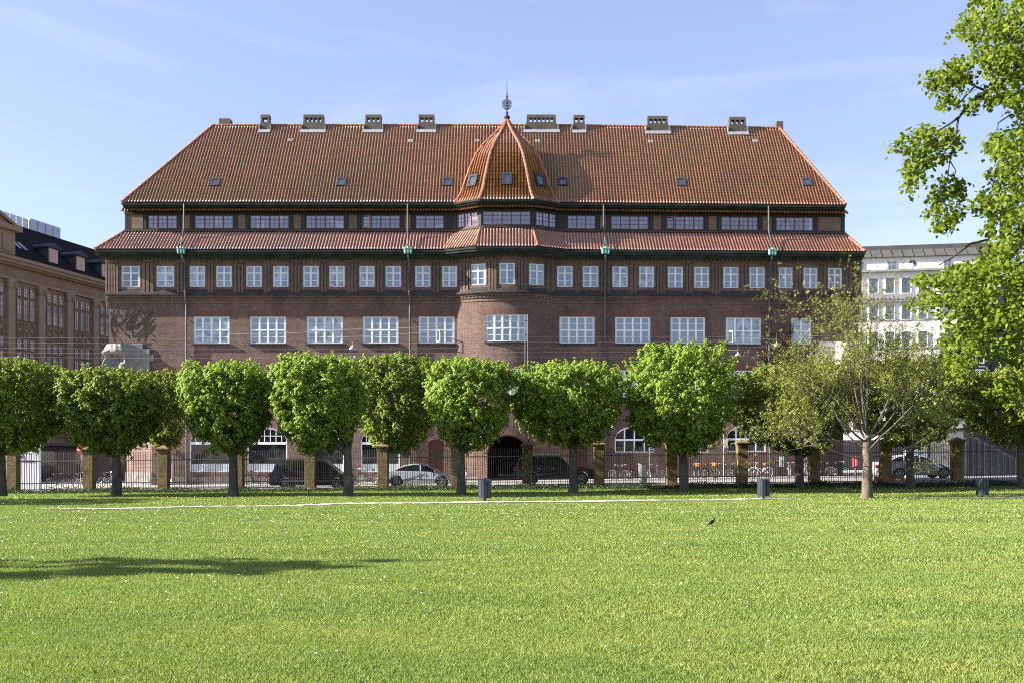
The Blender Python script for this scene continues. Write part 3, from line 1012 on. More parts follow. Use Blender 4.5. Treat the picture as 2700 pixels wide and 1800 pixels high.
# attic storey: tarred timber frame with brick panels
ATT = [(340, 406, 3), (447, 535, 4), (575, 663, 4), (703, 790, 4), (831, 918, 4), (955, 1019, 3), (1304, 1367, 3), (1404, 1489, 4), (1530, 1616, 4), (1657, 1740, 4), (1783, 1868, 4)]
ZA0, ZA1 = wz(603, 76), wz(568, 76)
att = [(fx(a * DS, 76), fx(b * DS, 76), ZA0, ZA1, c) for a, b, c in ATT]
att_bay = [(XB - 3.75, XB - 2.22, ZA0 + .02, ZA1 + .02, 3), (XB - 1.78, XB + 1.78, ZA0 + .02, ZA1 + .02, 5), (XB + 2.22, XB + 3.75, ZA0 + .02, ZA1 + .02, 3)]
mb = MB(AM)
xsA = sorted(set(steps(tL, XB - 4.05, 4) + [XB - 4.05, XB - 1.97, XB + 1.97, XB + 4.05] + steps(XB + 4.05, tR, 4)))
wall_grid(mb, xsA, [ZST - .3, ZE + .1], [a[:4] for a in att + att_bay], 0, .15)
mb.bxs(tL - .04, tR + .04, -.07, 0, ZA0 - .22, ZA0 - .06)
mb.bxs(tL - .04, tR + .04, -.08, 0, ZA1 + .06, ZA1 + .22)
for a in att + att_bay:
    for x in (a[0] - .3, a[1] + .12):
        mb.box(x, x + .18, -.05, 0, ZA0 - .05, ZA1 + .05)
for x in (tL, tR - .2): mb.box(x, x + .2, -.06, 0, ZST, ZE)
f = mb.m; mb.m = None
mb.add([(tL, 76, ZST - .3), (tL, 88, ZST - .3), (tL, 88, ZE), (tL, 76, ZE)], [(0, 1, 2, 3)])
mb.add([(tR, yr(tR, 76), ZST - .3), (tR, 88.5, ZST - .3), (tR, 88.5, ZE), (tR, yr(tR, 76), ZE)], [(0, 1, 2, 3)])
attic = mb.build("attic_wall", M['timber'], office)
mb = MB(AM)
edges = [tL + .15] + [v for a in att[:6] for v in (a[0] - .32, a[1] + .32)] + [XB - 4.2]
edges2 = [XB + 4.2] + [v for a in att[6:] for v in (a[0] - .32, a[1] + .32)] + [tR - .25]
for e in (edges, edges2):
    for i in range(0, len(e) - 1, 2):
        if e[i + 1] - e[i] > .3:
            mb = MB(AM)
            mb.box(e[i] + .06, e[i + 1] - .06, -.025, .02, ZA0 - .03, ZA1 + .03)
            mb.build("brick_panel", M['brick_attic'], attic)
mb = MB(AM)
mb.bxs(tL - .1, tR + .1, -.16, .02, ZST + .02, ZST + .09)
mb.build("zinc_flashing", M['zinc'], attic)
for i, a in enumerate(att + att_bay):
    op = None
    c = a[4]
    iw = (a[1] - a[0] - .1) / c
    if i == 4: op = (a[0] + .05, a[0] + .05 + iw, a[2] + .03, a[3] - .03, .5)
    if i == 8: op = (a[0] + .05, a[0] + .05 + iw, a[2] + .03, a[3] - .03, .4)
    window(a[:4], AM, c, off=.0, frame=.035, bars=(.36, .68), vb=1, mul=.042, bar=.010, rails=False, fm='red_paint', gm='glass_attic', open_sash=op)
# little tiled pent roof over the attic windows
zp0, zp1 = wz(560, 75.6), wz(546, 75.9)
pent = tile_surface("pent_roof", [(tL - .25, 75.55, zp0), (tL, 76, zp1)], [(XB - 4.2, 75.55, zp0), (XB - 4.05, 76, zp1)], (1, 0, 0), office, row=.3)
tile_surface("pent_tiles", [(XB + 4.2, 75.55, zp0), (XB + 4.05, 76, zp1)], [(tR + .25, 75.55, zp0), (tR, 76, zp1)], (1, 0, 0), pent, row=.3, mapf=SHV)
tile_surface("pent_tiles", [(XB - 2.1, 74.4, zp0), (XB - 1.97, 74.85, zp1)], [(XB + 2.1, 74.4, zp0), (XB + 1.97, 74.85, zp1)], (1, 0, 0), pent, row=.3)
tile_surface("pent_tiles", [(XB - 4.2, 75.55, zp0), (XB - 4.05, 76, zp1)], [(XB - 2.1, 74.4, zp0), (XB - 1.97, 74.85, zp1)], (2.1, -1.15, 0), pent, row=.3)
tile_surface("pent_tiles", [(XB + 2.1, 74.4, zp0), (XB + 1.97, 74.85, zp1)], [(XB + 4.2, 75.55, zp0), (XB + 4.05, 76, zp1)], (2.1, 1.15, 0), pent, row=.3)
# upper eave
mb = MB(UM)
mb.bxs(eL - .03, eR + .03, -.07, .12, ZE - .17, ZE - .02)
mb.bxs(eL + .12, eR - .12, .09, .14, ZE - .06, ZE + .10)
mb.bxs(eL + .08, eR - .08, .06, .9, ZE - .3, ZE - .155)
mb.m = None
for sx, yy in ((eL, DE), (eR, yr(eR, DE))):
    a, b = sorted((sx, sx + (.8 if sx < 0 else -.8)))
    mb.box(a, b, yy + .13, yy + 12, ZE - .31, ZE - .04)
mb.build("roof_gutter", M['gutter'], roof)

# bell-shaped tower roof
AX, AY = XB + .0, 78.0
TZ = [wz(528, 74.05), 21.62, 22.2, 23.2, 24.1, 25.16, 26.2, 27.1, 28.0, wz(318, 78.0)]
TS = [1.0, .915, .85, .775, .70, .595, .43, .235, .07, .02]
def oct_pt(k, i):
    base = [(-2.05, -3.95), (2.05, -3.95), (3.98, -2.8), (3.98, 1.6), (2.0, 3.2), (-2.0, 3.2), (-3.98, 1.6), (-3.98, -2.8)]
    return (AX + base[k][0] * TS[i], AY + base[k][1] * TS[i], TZ[i])
ring = lambda k: [oct_pt(k, i) for i in range(len(TZ))]
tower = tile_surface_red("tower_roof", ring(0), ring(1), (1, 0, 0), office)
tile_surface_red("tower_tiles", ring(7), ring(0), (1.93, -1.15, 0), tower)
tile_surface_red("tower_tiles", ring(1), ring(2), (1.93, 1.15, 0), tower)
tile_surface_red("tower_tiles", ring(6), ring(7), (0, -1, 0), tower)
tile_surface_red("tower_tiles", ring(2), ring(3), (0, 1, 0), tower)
tb = MB()
for k in (3, 4, 5):
    a, b = ring(k), ring((k + 1) % 8)
    for i in range(len(TZ) - 1):
        tb.add([a[i], b[i], b[i + 1], a[i + 1]], [(0, 1, 2, 3)])
tb.build("tower_back", M['tile'], tower)
for k in (0, 1, 2, 7):
    mb = MB()
    cap_tiles(mb, [Vector(p) + Vector((0, -.02, .04)) for p in ring(k)], .12, .34)
    mb.build("hip_tiles", M['ridge_tile'], tower)
# finial
fz = wz(318, AY)
k = AY / F
mb = MB()
mb.lathe([(.02, fz - .1), (.2, fz - .06), (.14, fz - .01), (.12, fz + .05), (.21, fz + .10), (.25, fz + .20), (.22, fz + .32), (.11, fz + .38), (.08, fz + .55), (.12, fz + .60), (.055, fz + .66), (.045, fz + .85), (.05, fz + 1.75), (.11, fz + 1.86), (.05, fz + 1.95), (.03, fz + 2.4), (.008, fz + 3.3)], (AX, AY, 0), 10)
fin = mb.build("finial", M['slate_blue'], office, smooth=True)
mb = MB()
cz = fz + 1.25
for q in range(6):
    an = q * math.pi / 3
    c, s = math.cos(an), math.sin(an)
    mb.tube([(AX + c * .07, AY + s * .07, cz - .42), (AX + c * .33, AY + s * .33, cz - .22), (AX + c * .35, AY + s * .35, cz + .22), (AX + c * .07, AY + s * .07, cz + .42)], .02, 5)
    for zz in (-.12, .12):
        pts = [(AX + c * (.22 + .1 * math.cos(t)), AY + s * (.22 + .1 * math.cos(t)), cz + zz + .1 * math.sin(t)) for t in np.linspace(0, 2 * math.pi, 9)[:-1]]
        mb.tube(pts, .016, 4, closed=True)
for zz, r in ((-.22, .33), (.22, .35), (0, .35)):
    mb.tube([(AX + r * math.cos(t), AY + r * math.sin(t), cz + zz) for t in np.linspace(0, 2 * math.pi, 13)[:-1]], .018, 4, closed=True)
mb.build("finial_cage", M['slate_blue'], fin)

# skylights --------------------------------------------------------------
slope = (ZR - ZE) / (DR - DE)
def roof_at(px, py):
    """point of the main roof plane seen at a photograph position"""
    d = DE
    for _ in range(30):
        x = fx(px, d); z = wz(py, d + shear(x))
        d = DE + (z - ZE) / slope
    return x, d + shear(x), z
nrm = Vector((0, -slope, 1)).normalized()
up = Vector((0, 1, slope)).normalized()
def skylight(c, ux, uy, un, par, w=.36, h=.45, gm='glass_sky'):
    f = MB()
    t = .07
    for a, b, hx, hy in ((0, h - t, w, t), (0, -h + t, w, t), (-w + t, 0, t, h - 2 * t), (w - t, 0, t, h - 2 * t)):
        f.obox(Vector(c) + ux * a + uy * b + un * .06, ux, uy, un, hx, hy, .07 + .002 * (hx > hy))
    fo = f.build("skylight", M['slate_blue'], par)
    g = MB()
    g.obox(Vector(c) + un * .07, ux, uy, un, w - 2 * t + .005, h - 2 * t + .005, .012)
    g.build("pane", M[gm], fo)
for px in (495, 784, 1027, 1293, 1563, 1852):
    skylight(Vector(roof_at(px * DS, 483)) + nrm * .03, Vector((1, 0, 0)), up, nrm, office)
def tower_face(k0, k1, frac, z):
    a = np.array([np.interp(z, TZ, [oct_pt(k0, i)[j] for i in range(len(TZ))]) for j in range(3)])
    b = np.array([np.interp(z, TZ, [oct_pt(k1, i)[j] for i in range(len(TZ))]) for j in range(3)])
    return Vector(a * (1 - frac) + b * frac), Vector(b - a).normalized()
for k0, k1, fr in ((7, 0, .42), (0, 1, .5), (1, 2, .55)):
    c, ux = tower_face(k0, k1, fr, 22.9)
    c2, _ = tower_face(k0, k1, fr, 23.3)
    uy = (c2 - c).normalized(); un = ux.cross(uy).normalized()
    uy = un.cross(ux).normalized()
    skylight(c + un * .06, ux, uy, un, office, .38, .5)

# chimneys ---------------------------------------------------------------
def chimney(px0, px1, n, py_top=302, py_bot=346):
    x0, x1 = fx(px0, 80.4), fx(px1, 80.4)
    y = 80.9 + shear((x0 + x1) / 2)
    cx, hw = (x0 + x1) / 2, (x1 - x0) / 2
    zt, zb = wz(py_top, 80.6), wz(py_bot + 6, 80.3)
    zs0, zs1 = zt - .62, zt - .26
    def hwz(z): return hw * (1.04 - .12 * (z - zb) / (zt - zb))
    hd = .30
    c = MB()
    c.frustum(cx, y, zb - .6, zs0, hwz(zb), hd, hwz(zs0), hd * .93)
    w0, w1 = hwz(zs0), hwz(zs1)
    pitch = 2 * w1 * .86 / n
    px_ = [-w1 * .86 + pitch * i for i in range(n + 1)]
    pier = pitch * .2
    for i, q in enumerate(px_):
        a, b = q - pier, q + pier
        if i == 0: a = -w0 + .01
        if i == n: b = w0 - .01
        c.frustum(cx + (a + b) / 2, y, zs0, zs1, (b - a) / 2, hd * .9, (b - a) / 2 - (.02 if i in (0, n) else 0), hd * .86)
    c.frustum(cx, y, zs1, zt, w1 + .015, hd * .9, hwz(zt), hd * .8)
    co = c.build("chimney", M['chimney_brick'], office)
    l = MB()
    yf = 80.9 - hd
    zf = ZE + slope * (yf - DE)
    yf += shear(cx)
    l.obox(Vector((cx, yf - .10, zf - .10 * slope)) + nrm * .10, (1, 0, 0), up, nrm, hw * 1.2, .19, .03)
    l.box(cx - hw * 1.07, cx + hw * 1.07, yf - .03, yf + .1, zf - .02, zf + .16)
    l.box(cx + hw * 1.04, cx + hw * 1.04 + .1, yf - .1, yf + .4, zf - .05, zf + .5)
    l.box(cx - hw * 1.04 - .1, cx - hw * 1.04, yf - .1, yf + .4, zf - .05, zf + .5)
    l.build("lead_flashing", M['lead'], co)
for a, b, n in ((596, 618, 1), (694, 743, 4), (837, 876, 3), (960, 998, 3), (1208, 1279, 6), (1317, 1344, 2), (1487, 1536, 4), (1676, 1716, 3)):
    chimney(a * DS, b * DS, n)
for px0, px1, o in ((506, 537, .35), (1777, 1796, -.25)):
    x0, x1 = fx(px0 * DS, 84), fx(px1 * DS, 84)
    c = MB()
    zt = wz(317, 84)
    c.frustum((x0 + x1) / 2, 84 + shear(x1), ZR - 2.5, zt, (x1 - x0) / 2 * 1.05, .5, (x1 - x0) / 2 * .8, .4, ox=-o * .3)
    c.build("chimney", M['chimney_brick'], office)
# roof vents (small glazed tiles and pipes)
mb = MB()
for px, py in ((765, 372), (1082, 374), (1257, 373), (1417, 374), (1715, 375), (1990, 374)):
    x, y, z = roof_at(px, py)
    for q in (-.1, .12):
        mb.obox(Vector((x + q, y, z)) + nrm * .07, (1, 0, 0), up, nrm, .08, .17, .03)
mb.build("glazed_roof_tile", M['lead'], roof)

# downpipes ---------------------------------------------------------------
for px_t, px_b in ((424.5, 418), (937, 938), (1386, 1391), (1764, 1773)):
    x0, x1 = fx(px_t * DS, 75.3), fx(px_b * DS, 74)
    s0, s1 = shear(x0), shear(x1)
    mb = MB()
    mb.tube([(x0, 75.1 + s0, ZE - .12), (x0, 75.05 + s0, ZST + .15), (x0, 75.0 + s0, ZST - .1), (x1, 73.78 + s1, ZSE + .32)], .06, 8)
    mb.tube([(x1, 73.9 + s1, ZSE - .35), (x1, 74.1 + s1, ZSE - .6), (x1, 74.62 + s1, ZSE - .95), (x1, 74.62 + s1, 14.4), (x1 + .02, 74.86 + s1, 13.6), (x1 + .06, 74.88 + s1, -.6)], .075, 8)
    for z in (2.0, 4.6, 7.2, 9.8, 12.4):
        mb.lathe([(.098, z - .06), (.098, z + .06)], (x1 + .05, 74.88 + s1, 0), 8)
    p = mb.build("downpipe", M['pipe'], office, smooth=False)
    h = MB()
    for q in (-.2, 0, .2):
        h.lathe([(.05, ZSE - .34), (.11, ZSE - .26), (.125, ZSE + .02), (.155, ZSE + .05), (.155, ZSE + .12), (.1, ZSE + (.22 if q == 0 else .12))], (x1 + q, 73.82 + s1, 0), 8)
    h.build("rain_hopper", M['verdigris'], p)

# carved stone heads on the cut corners -------------------------------------
def carved_head(corner_x, corner_y, sgn, z0, z1, mat, cut):
    """stone face bulging out of the corner: a cylinder about a point inside the wall, carved by height"""
    nu, nv = 170, 110
    V = np.zeros((nv, nu, 3))
    cx, cy = corner_x + sgn * 1.0, corner_y + 1.0
    ax0 = math.atan2(-.80, -sgn * .60)
    G = lambda q, c, w: math.exp(-((q - c) / w) ** 2)
    for j in range(nv):
        v = j / (nv - 1)
        for i in range(nu):
            th = -1.75 + 3.1 * i / (nu - 1)           # radians from the axis of the face, towards the front wall
            e = abs(th) / .50                          # the eyes sit at 1
            f = math.exp(-(e / 2.3) ** 6)
            r = 1.34 + .10 * f
            r += .42 * G(v, .70, .12) * math.exp(-(e / 1.75) ** 4)                    # brow
            r += .12 * G(v, .88, .12) * f
            r -= .62 * G(e, 1.0, .42) * G(v, .47, .15)                                # eye hollow
            r += .46 * G(e, 1.02, .26) * G(v, .43, .085)                              # eyeball
            r += .16 * G(e, 1.02, .36) * G(v, .545, .022) + .10 * G(e, 1.02, .36) * G(v, .335, .02)   # lids
            r += .62 * G(e, 0, .25) * max(0, min(1, (.78 - v) / .42)) * min(1, v / .10)               # nose
            r += .26 * G(e, .45, .17) * G(v, .17, .08)                                # nostril
            r -= .42 * G(e, .42, .13) * G(v, .66, .10)                                # frown
            r += .34 * G(e, 1.55, .35) * G(v, .17, .17)                               # cheek
            r -= .30 * G(e, .98, .15) * G(v, .15, .14)
            r += .24 * G(e, 1.85, .16) * G(v, .42, .16)
            r += .025 * math.sin(th * 23 + v * 11) * f + .018 * math.sin(v * 47 + th * 5)
            if v < .02: r = min(r, 1.25)
            a = ax0 + sgn * th
            V[j, i] = (cx + r * math.cos(a), cy + r * math.sin(a), z0 + (z1 - z0) * v)
    idx = np.arange(nu * nv).reshape(nv, nu)
    Fq = np.stack([idx[:-1, :-1], idx[:-1, 1:], idx[1:, 1:], idx[1:, :-1]], -1).reshape(-1, 4)
    vs = V.reshape(-1, 3).tolist()
    ctr = len(vs)
    vs += [[cx, cy, z0], [cx, cy, z1]]
    tri = []
    for i in range(nu - 1):
        tri.append([idx[0, i], idx[0, i + 1], ctr]); tri.append([idx[-1, i], idx[-1, i + 1], ctr + 1])
    mb = MB()
    mb.add(vs, [tuple(int(q) for q in f) for f in Fq] + [tuple(int(q) for q in t) for t in tri])
    o = mb.build("carved_stone_head", mat, office, smooth=True)
    s = MB()
    a, b = sorted((corner_x + sgn * 1.5, corner_x + sgn * (cut - .1)))
    s.box(a, b, corner_y - .10, corner_y + .4, z0 + .1, z1 - .35)
    s.box(min(corner_x + sgn * 2.9, corner_x + sgn * (cut + .2)), max(corner_x + sgn * 2.9, corner_x + sgn * (cut + .2)), corner_y - .08, corner_y + .4, z0 + .9, z0 + 1.35)
    a, b = sorted((corner_x + sgn * .3, corner_x + sgn * (cut - .6)))
    s.box(a, b, corner_y - .14, corner_y + .3, z1 - .36, z1 + .02)
    s.build("stone_block", mat, o, bevel=.03)
    w = MB()
    w.prism([(corner_x + sgn * .3, corner_y + 3.2, z0 - .3), (corner_x + sgn * 3.2, corner_y + .1, z0 - .3), (corner_x + sgn * 3.4, corner_y + .3, z0 - .3), (corner_x + sgn * .5, corner_y + 3.4, z0 - .3)], (0, 0, .28))
    w.build("white_band", M['stone_pale'], o)
carved_head(XL, 75.0, 1, ZCH - .05, ZF(907), M['stone'], fx(399) - XL)
carved_head(XR, yR, -1, ZF(985, 76), ZF(903, 76), M['stone_pale'], XR - fx(2140))
# ------------------------------------------------------------------ ground, lawn, path, street
def sheet(name, xs, ys, dz, mat, zf=None):
    xs, ys = np.array(xs, float), np.array(ys, float)
    X, Y = np.meshgrid(xs, ys)
    Z = (zf or gz)(X, Y) + dz
    V = np.stack([X, Y, Z], -1).reshape(-1, 3)
    idx = np.arange(X.size).reshape(X.shape)
    Fq = np.stack([idx[:-1, :-1], idx[:-1, 1:], idx[1:, 1:], idx[1:, :-1]], -1).reshape(-1, 4)
    o = np_mesh(name, V, Fq, mat)
    o["kind"] = "structure"
    return o
XS = [-900, -300, -100, -60] + list(np.arange(-56, 57, 4)) + [60, 100, 300, 900]
sheet("ground", XS, [-300, -60, 0, 44, 52, 58, 60, 75, 110, 200, 900], -.20, M['earth'])
def lawn_z(X, Y):
    return gz(X, Y) + .012 * np.sin(X * .9 + Y * .5) + .010 * np.sin(Y * 1.7 - X * .3)
lx = [-900, -200] + list(np.arange(-60, 60.1, 1.0)) + [200, 900]
ly = [-300, -100, -20] + list(np.arange(0, 58.1, .5))
sheet("lawn", lx, ly, 0, M['lawn'], lawn_z)
sheet("road", XS, [58.9, 60, 64, 69.6], .0, M['asphalt'])
sheet("pavement", XS, [69.6, 75.6, 110], .10, M['paving'])
mb = MB()
for i in range(len(XS) - 1):
    a, b = XS[i], XS[i + 1]
    za, zb = gz(a, 69.6), gz(b, 69.6)
    mb.add([(a, 69.45, za - .1), (b, 69.45, zb - .1), (b, 69.45, zb + .112), (a, 69.45, za + .112), (a, 69.62, za + .112), (b, 69.62, zb + .112)], [(0, 1, 2, 3), (3, 2, 5, 4)])
k = mb.build("kerb", M['kerb']); k["kind"] = "structure"

# gravel path: centre line and apparent thickness read off the photograph
PATH = [(110, 1341.6, .25), (190, 1341.0, .8), (300, 1339.6, 3.4), (500, 1336, 3.6), (700, 1331.8, 2.8), (900, 1327.5, 2.6), (1100, 1324.5, 3.2), (1300, 1322.6, 4.6), (1500, 1320.6, 5.2), (1700, 1318.6, 5.0), (1900, 1316.2, 3.8), (2050, 1314.0, 2.2), (2110, 1313.2, .9)]
PATH2 = [(2370, 1312.8, 1.0), (2450, 1312.8, 2.2), (2560, 1312.6, 2.2), (2640, 1312.2, 2.4), (2800, 1311.2, 2.6)]
def path_pts(P):
    out = []
    for px, py, t in P:
        t *= .72
        d0, d1 = EYE * F / (py + t / 2 - HY), EYE * F / (py - t / 2 - HY)
        out.append((px, d0, d1))
    return out
for P in (PATH, PATH2):
    q = path_pts(P)
    px = np.linspace(q[0][0], q[-1][0], 700)
    d0 = np.interp(px, [a[0] for a in q], [a[1] for a in q]) + .16 * np.sin(px * .13) * np.sin(px * .037) + .10 * np.sin(px * .61)
    d1 = np.interp(px, [a[0] for a in q], [a[2] for a in q]) + .20 * np.sin(px * .11 + 1) + .12 * np.sin(px * .53)
    d1 = np.maximum(d1 + .12, d0 + .1)
    lo = np.stack([(px - CX) * d0 / F, d0, lawn_z((px - CX) * d0 / F, d0) + .012], 1)
    hi = np.stack([(px - CX) * d1 / F, d1, lawn_z((px - CX) * d1 / F, d1) + .012], 1)
    V = np.concatenate([lo, hi]); n = len(px)
    i = np.arange(n - 1)
    o = np_mesh("path", V, np.stack([i, i + 1, n + i + 1, n + i], 1), M['path'])
    o["kind"] = "structure"
PQ = path_pts(PATH); PQ2 = path_pts(PATH2)
def on_path(x, y):
    px = CX + x / y * F
    r = np.zeros(len(x), bool)
    for q in (PQ, PQ2):
        d0 = np.interp(px, [a[0] for a in q], [a[1] for a in q], left=999, right=999)
        d1 = np.interp(px, [a[0] for a in q], [a[2] for a in q], left=-999, right=-999)
        r |= (y > d0 - .9) & (y < d1 + .4)
    return r

# ------------------------------------------------------------------ grass
rng_ = np.random.default_rng(11)
def blades(n, y0, y1, h, w, xpad=1.06, half=None):
    y = np.sqrt(rng_.uniform(y0 ** 2, y1 ** 2, n))
    x = (rng_.uniform(-.5, .5, n)) * (2700 / F) * y * xpad
    keep = ~on_path(x, y)
    x, y = x[keep], y[keep]
    n = len(x)
    cl = .75 + .25 * np.sin(x * 1.7 + np.sin(y * 1.1) * 2) * np.sin(y * 2.3 + np.sin(x * .8) * 2)
    hh = h * rng_.uniform(.55, 1.25, n) * (.8 + .35 * cl)
    ww = w * rng_.uniform(.6, 1.3, n)
    a = rng_.uniform(0, 2 * np.pi, n)
    le = rng_.uniform(.1, 1.0, n) * hh
    la = rng_.uniform(0, 2 * np.pi, n)
    z = lawn_z(x, y) - .004
    b = np.stack([x, y, z], 1)
    s = np.stack([np.cos(a), np.sin(a), np.zeros(n)], 1) * ww[:, None]
    l = np.stack([np.cos(la) * le, np.sin(la) * le, np.zeros(n)], 1)
    up = np.array([0, 0, 1.0])
    m = b + l * .35 + up * (hh * .6)[:, None]
    t = b + l + up * hh[:, None] * .95
    V = np.stack([b - s, b + s, m + s * .75, t, m - s * .75], 1).reshape(-1, 3)
    k = np.arange(n)[:, None] * 5
    return V, k + np.array([[0, 1, 2, 3, 4]])
VS, FS, base = [], [], 0
for n, y0, y1, h, w in ((260000, 6.8, 10, .034, .0022), (260000, 10, 16, .035, .0032), (240000, 16, 27, .036, .005), (190000, 27, 44, .038, .008), (90000, 44, 57.6, .05, .013)):
    v, f = blades(n, y0, y1, h, w)
    VS.append(v); FS.append(f + base); base += len(v)
g = np_mesh("grass", np.concatenate(VS), np.concatenate(FS), M['grass'])
tag(g, "short green grass blades covering the park lawn", "grass", kind="stuff")

# weeds and cow parsley along the foot of the fence
n = 26000
x = rng_.uniform(-33, 33, n); y = 57.45 - np.abs(rng_.normal(0, 1.25, n))
cl = .5 + .5 * np.sin(x * .55 + 1.3) * np.sin(x * .23) + .35 * np.sin(x * 1.9)
keep = (y > 52.5)
x, y, cl = x[keep], y[keep], cl[keep]
n = len(x)
hh = (.12 + .20 * np.clip(cl, 0, 1) * np.clip(1 - (57.4 - y) / 4, 0, 1)) * rng_.uniform(.4, 1.25, n)
a = rng_.uniform(0, 2 * np.pi, n); la = rng_.uniform(0, 2 * np.pi, n)
b = np.stack([x, y, lawn_z(x, y) - .01 + hh * rng_.uniform(0, .8, n)], 1)
s = np.stack([np.cos(a), np.sin(a), 0 * a], 1) * .022
l = np.stack([np.cos(la), np.sin(la), 0 * la], 1) * (hh * .45 + .05)[:, None]
up = np.array([0, 0, 1.0])
m_ = b + l * .5 + up * (hh * .35 + .03)[:, None]
t = b + l + up * (hh * .35)[:, None]
V = np.stack([b, m_ + s, t, m_ - s], 1).reshape(-1, 3)
o = np_mesh("weeds", V, np.arange(4 * n).reshape(-1, 4), M['weeds'])
tag(o, "dark weeds and tall grass growing along the foot of the fence", "weeds", kind="stuff")
n = 600
x = rng_.uniform(-33, 33, n); y = 57.4 - np.abs(rng_.normal(0, 1.0, n))
z = lawn_z(x, y) + .08 + .30 * rng_.uniform(.1, 1, n) * np.clip(.5 + .5 * np.sin(x * .55 + 1.3), .2, 1)
r = .014
c = np.stack([x, y, z], 1)
V = np.stack([c + [-r, 0, -r], c + [r, 0, -r], c + [r, .01, r], c + [-r, .01, r]], 1).reshape(-1, 3)
o = np_mesh("weed_flowers", V, np.arange(4 * n).reshape(-1, 4), M['petal'])
tag(o, "tiny white flower heads scattered through the weeds by the fence", "flowers", kind="stuff")
n = 150
x = rng_.uniform(-33, 33, n); y = rng_.uniform(41, 55, n)
c = np.stack([x, y, lawn_z(x, y) + .05], 1)
r = .016
V = np.stack([c + [-r, 0, -r], c + [r, 0, -r], c + [r, .02, r], c + [-r, .02, r]], 1).reshape(-1, 3)
M['dandelion'] = simple("dandelion", (.65, .52, .08), .8, var=.2)
o = np_mesh("daisies", V, np.arange(4 * n).reshape(-1, 4), M['dandelion'])
tag(o, "yellow dandelion specks dotted over the far lawn", "flowers", kind="stuff")

n = 420
y = np.sqrt(rng_.uniform(7.5 ** 2, 40 ** 2, n)); x = rng_.uniform(-.53, .53, n) * y
c = np.stack([x, y, lawn_z(x, y) + .032], 1)
r = (.006 + .0004 * y)[:, None]
V = np.stack([c + r * [-1, -.5, -.3], c + r * [1, -.5, -.3], c + r * [1, .5, .5], c + r * [-1, .5, .5]], 1).reshape(-1, 3)
o = np_mesh("clover_flowers", V, np.arange(4 * n).reshape(-1, 4), M['petal'])
tag(o, "tiny white clover specks scattered over the open lawn", "flowers", kind="stuff")

# ------------------------------------------------------------------ fence: pillars and railing panels
FY = 58.0
PILL = [36, 236, 432, 629, 819, 1010, 1203, 1390, 1579, 1770, 1956, 2147, 2334, 2523]
def pillar_mesh(root):
    b = MB()
    b.box(-.31, .31, -.31, .31, -.5, .17)
    b.build("pillar_base", M['pillar'], root, local=True, bevel=.02)
    s = MB()
    for z0, z1 in ((.178, .90), (.908, 1.62), (1.628, 2.28)):
        s.box(-.285, .285, -.285, .285, z0, z1)
    s.box(-.27, .27, -.27, .27, .1, 2.3)
    s.build("shaft", M['pillar'], root, local=True, bevel=.012)
    c = MB()
    c.box(-.31, .31, -.31, .31, 2.281, 2.35)
    c.frustum(0, 0, 2.35, 2.47, .29, .29, .36, .36)
    c.box(-.38, .38, -.38, .38, 2.47, 2.53)
    c.frustum(0, 0, 2.53, 2.72, .37, .37, .03, .03)
    c.build("capstone", M['pillar'], root, local=True)
PLAB = ["leftmost stone fence pillar beside the white hoarding, striped with shadow", "stone fence pillar beside the round no entry sign", "stone fence pillar with clear pyramid cap in front of the arched white door",
        "stone fence pillar half hidden behind the trunk in front of the first shop window", "stone fence pillar standing in front of the middle of the dark minivan", "stone fence pillar at the tail of the silver coupe",
        "stone fence pillar at the nose of the silver coupe", "stone fence pillar behind the lattice pole", "dark stone fence pillar at the nose of the black off-roader", "mossy stone fence pillar right of the white cabinet",
        "stone fence pillar between the litter bin and the white sign", "stone fence pillar beside the walking person in black vest", "stone fence pillar at the tail of the silver saloon", "last stone fence pillar on the right, at the nose of the silver saloon"]
p0 = None
for i, px in enumerate(PILL):
    x = wx(px, FY)
    loc = (x, FY, float(gz(x, FY)) + .0)
    if p0 is None:
        p0 = thing("fence_pillar", PLAB[0], "pillar", loc, 0, "stone pillars of the park fence")
        pillar_mesh(p0)
    else:
        dup(p0, loc, None, PLAB[i])
def panel_mesh(root, L):
    b = MB()
    n = int(round(L / .135))
    for k in range(n):
        x = -L / 2 + (k + .5) * L / n
        b.box(x - .016, x + .016, -.016, .016, .18, 2.30)
        b.frustum(x, 0, 2.30, 2.36, .016, .016, .003, .003)
    b.build("fence_bars", M['iron'], root, local=True)
    for z in (.20, .56, 1.86):
        r = MB(); r.box(-L / 2, L / 2, -.028, .028, z - .028, z + .028)
        r.build("rail", M['iron'], root, local=True)
    p = MB(); p.box(-L / 2 - .02, L / 2 + .02, -.17, .17, -.5, .15)
    p.build("fence_plinth", M['base_stone'], root, local=True, bevel=.02)
FLAB = ["iron railing panel at the far left edge, left of the hoarding pillar", "iron railing panel in front of the white hoarding", "iron railing panel between the no entry sign and the arched white door", "iron railing panel in front of the first shop window",
        "iron railing panel in front of the rear half of the minivan", "iron railing panel in front of the minivan bonnet and the pedestrian", "iron railing panel in front of the silver coupe", "iron railing panel in front of the gateway arch",
        "iron railing panel in front of the black off-roader", "iron railing panel in front of the white cabinet and bicycles", "iron railing panel in front of bicycles with orange baskets", "iron railing panel behind the litter bin, in front of the green notice",
        "iron railing panel in front of the red box, behind the bare tree trunk", "iron railing panel in front of the silver saloon", "iron railing panel at the far right in front of the dark shed"]
ends = [-160] + PILL + [2714]
f0 = None
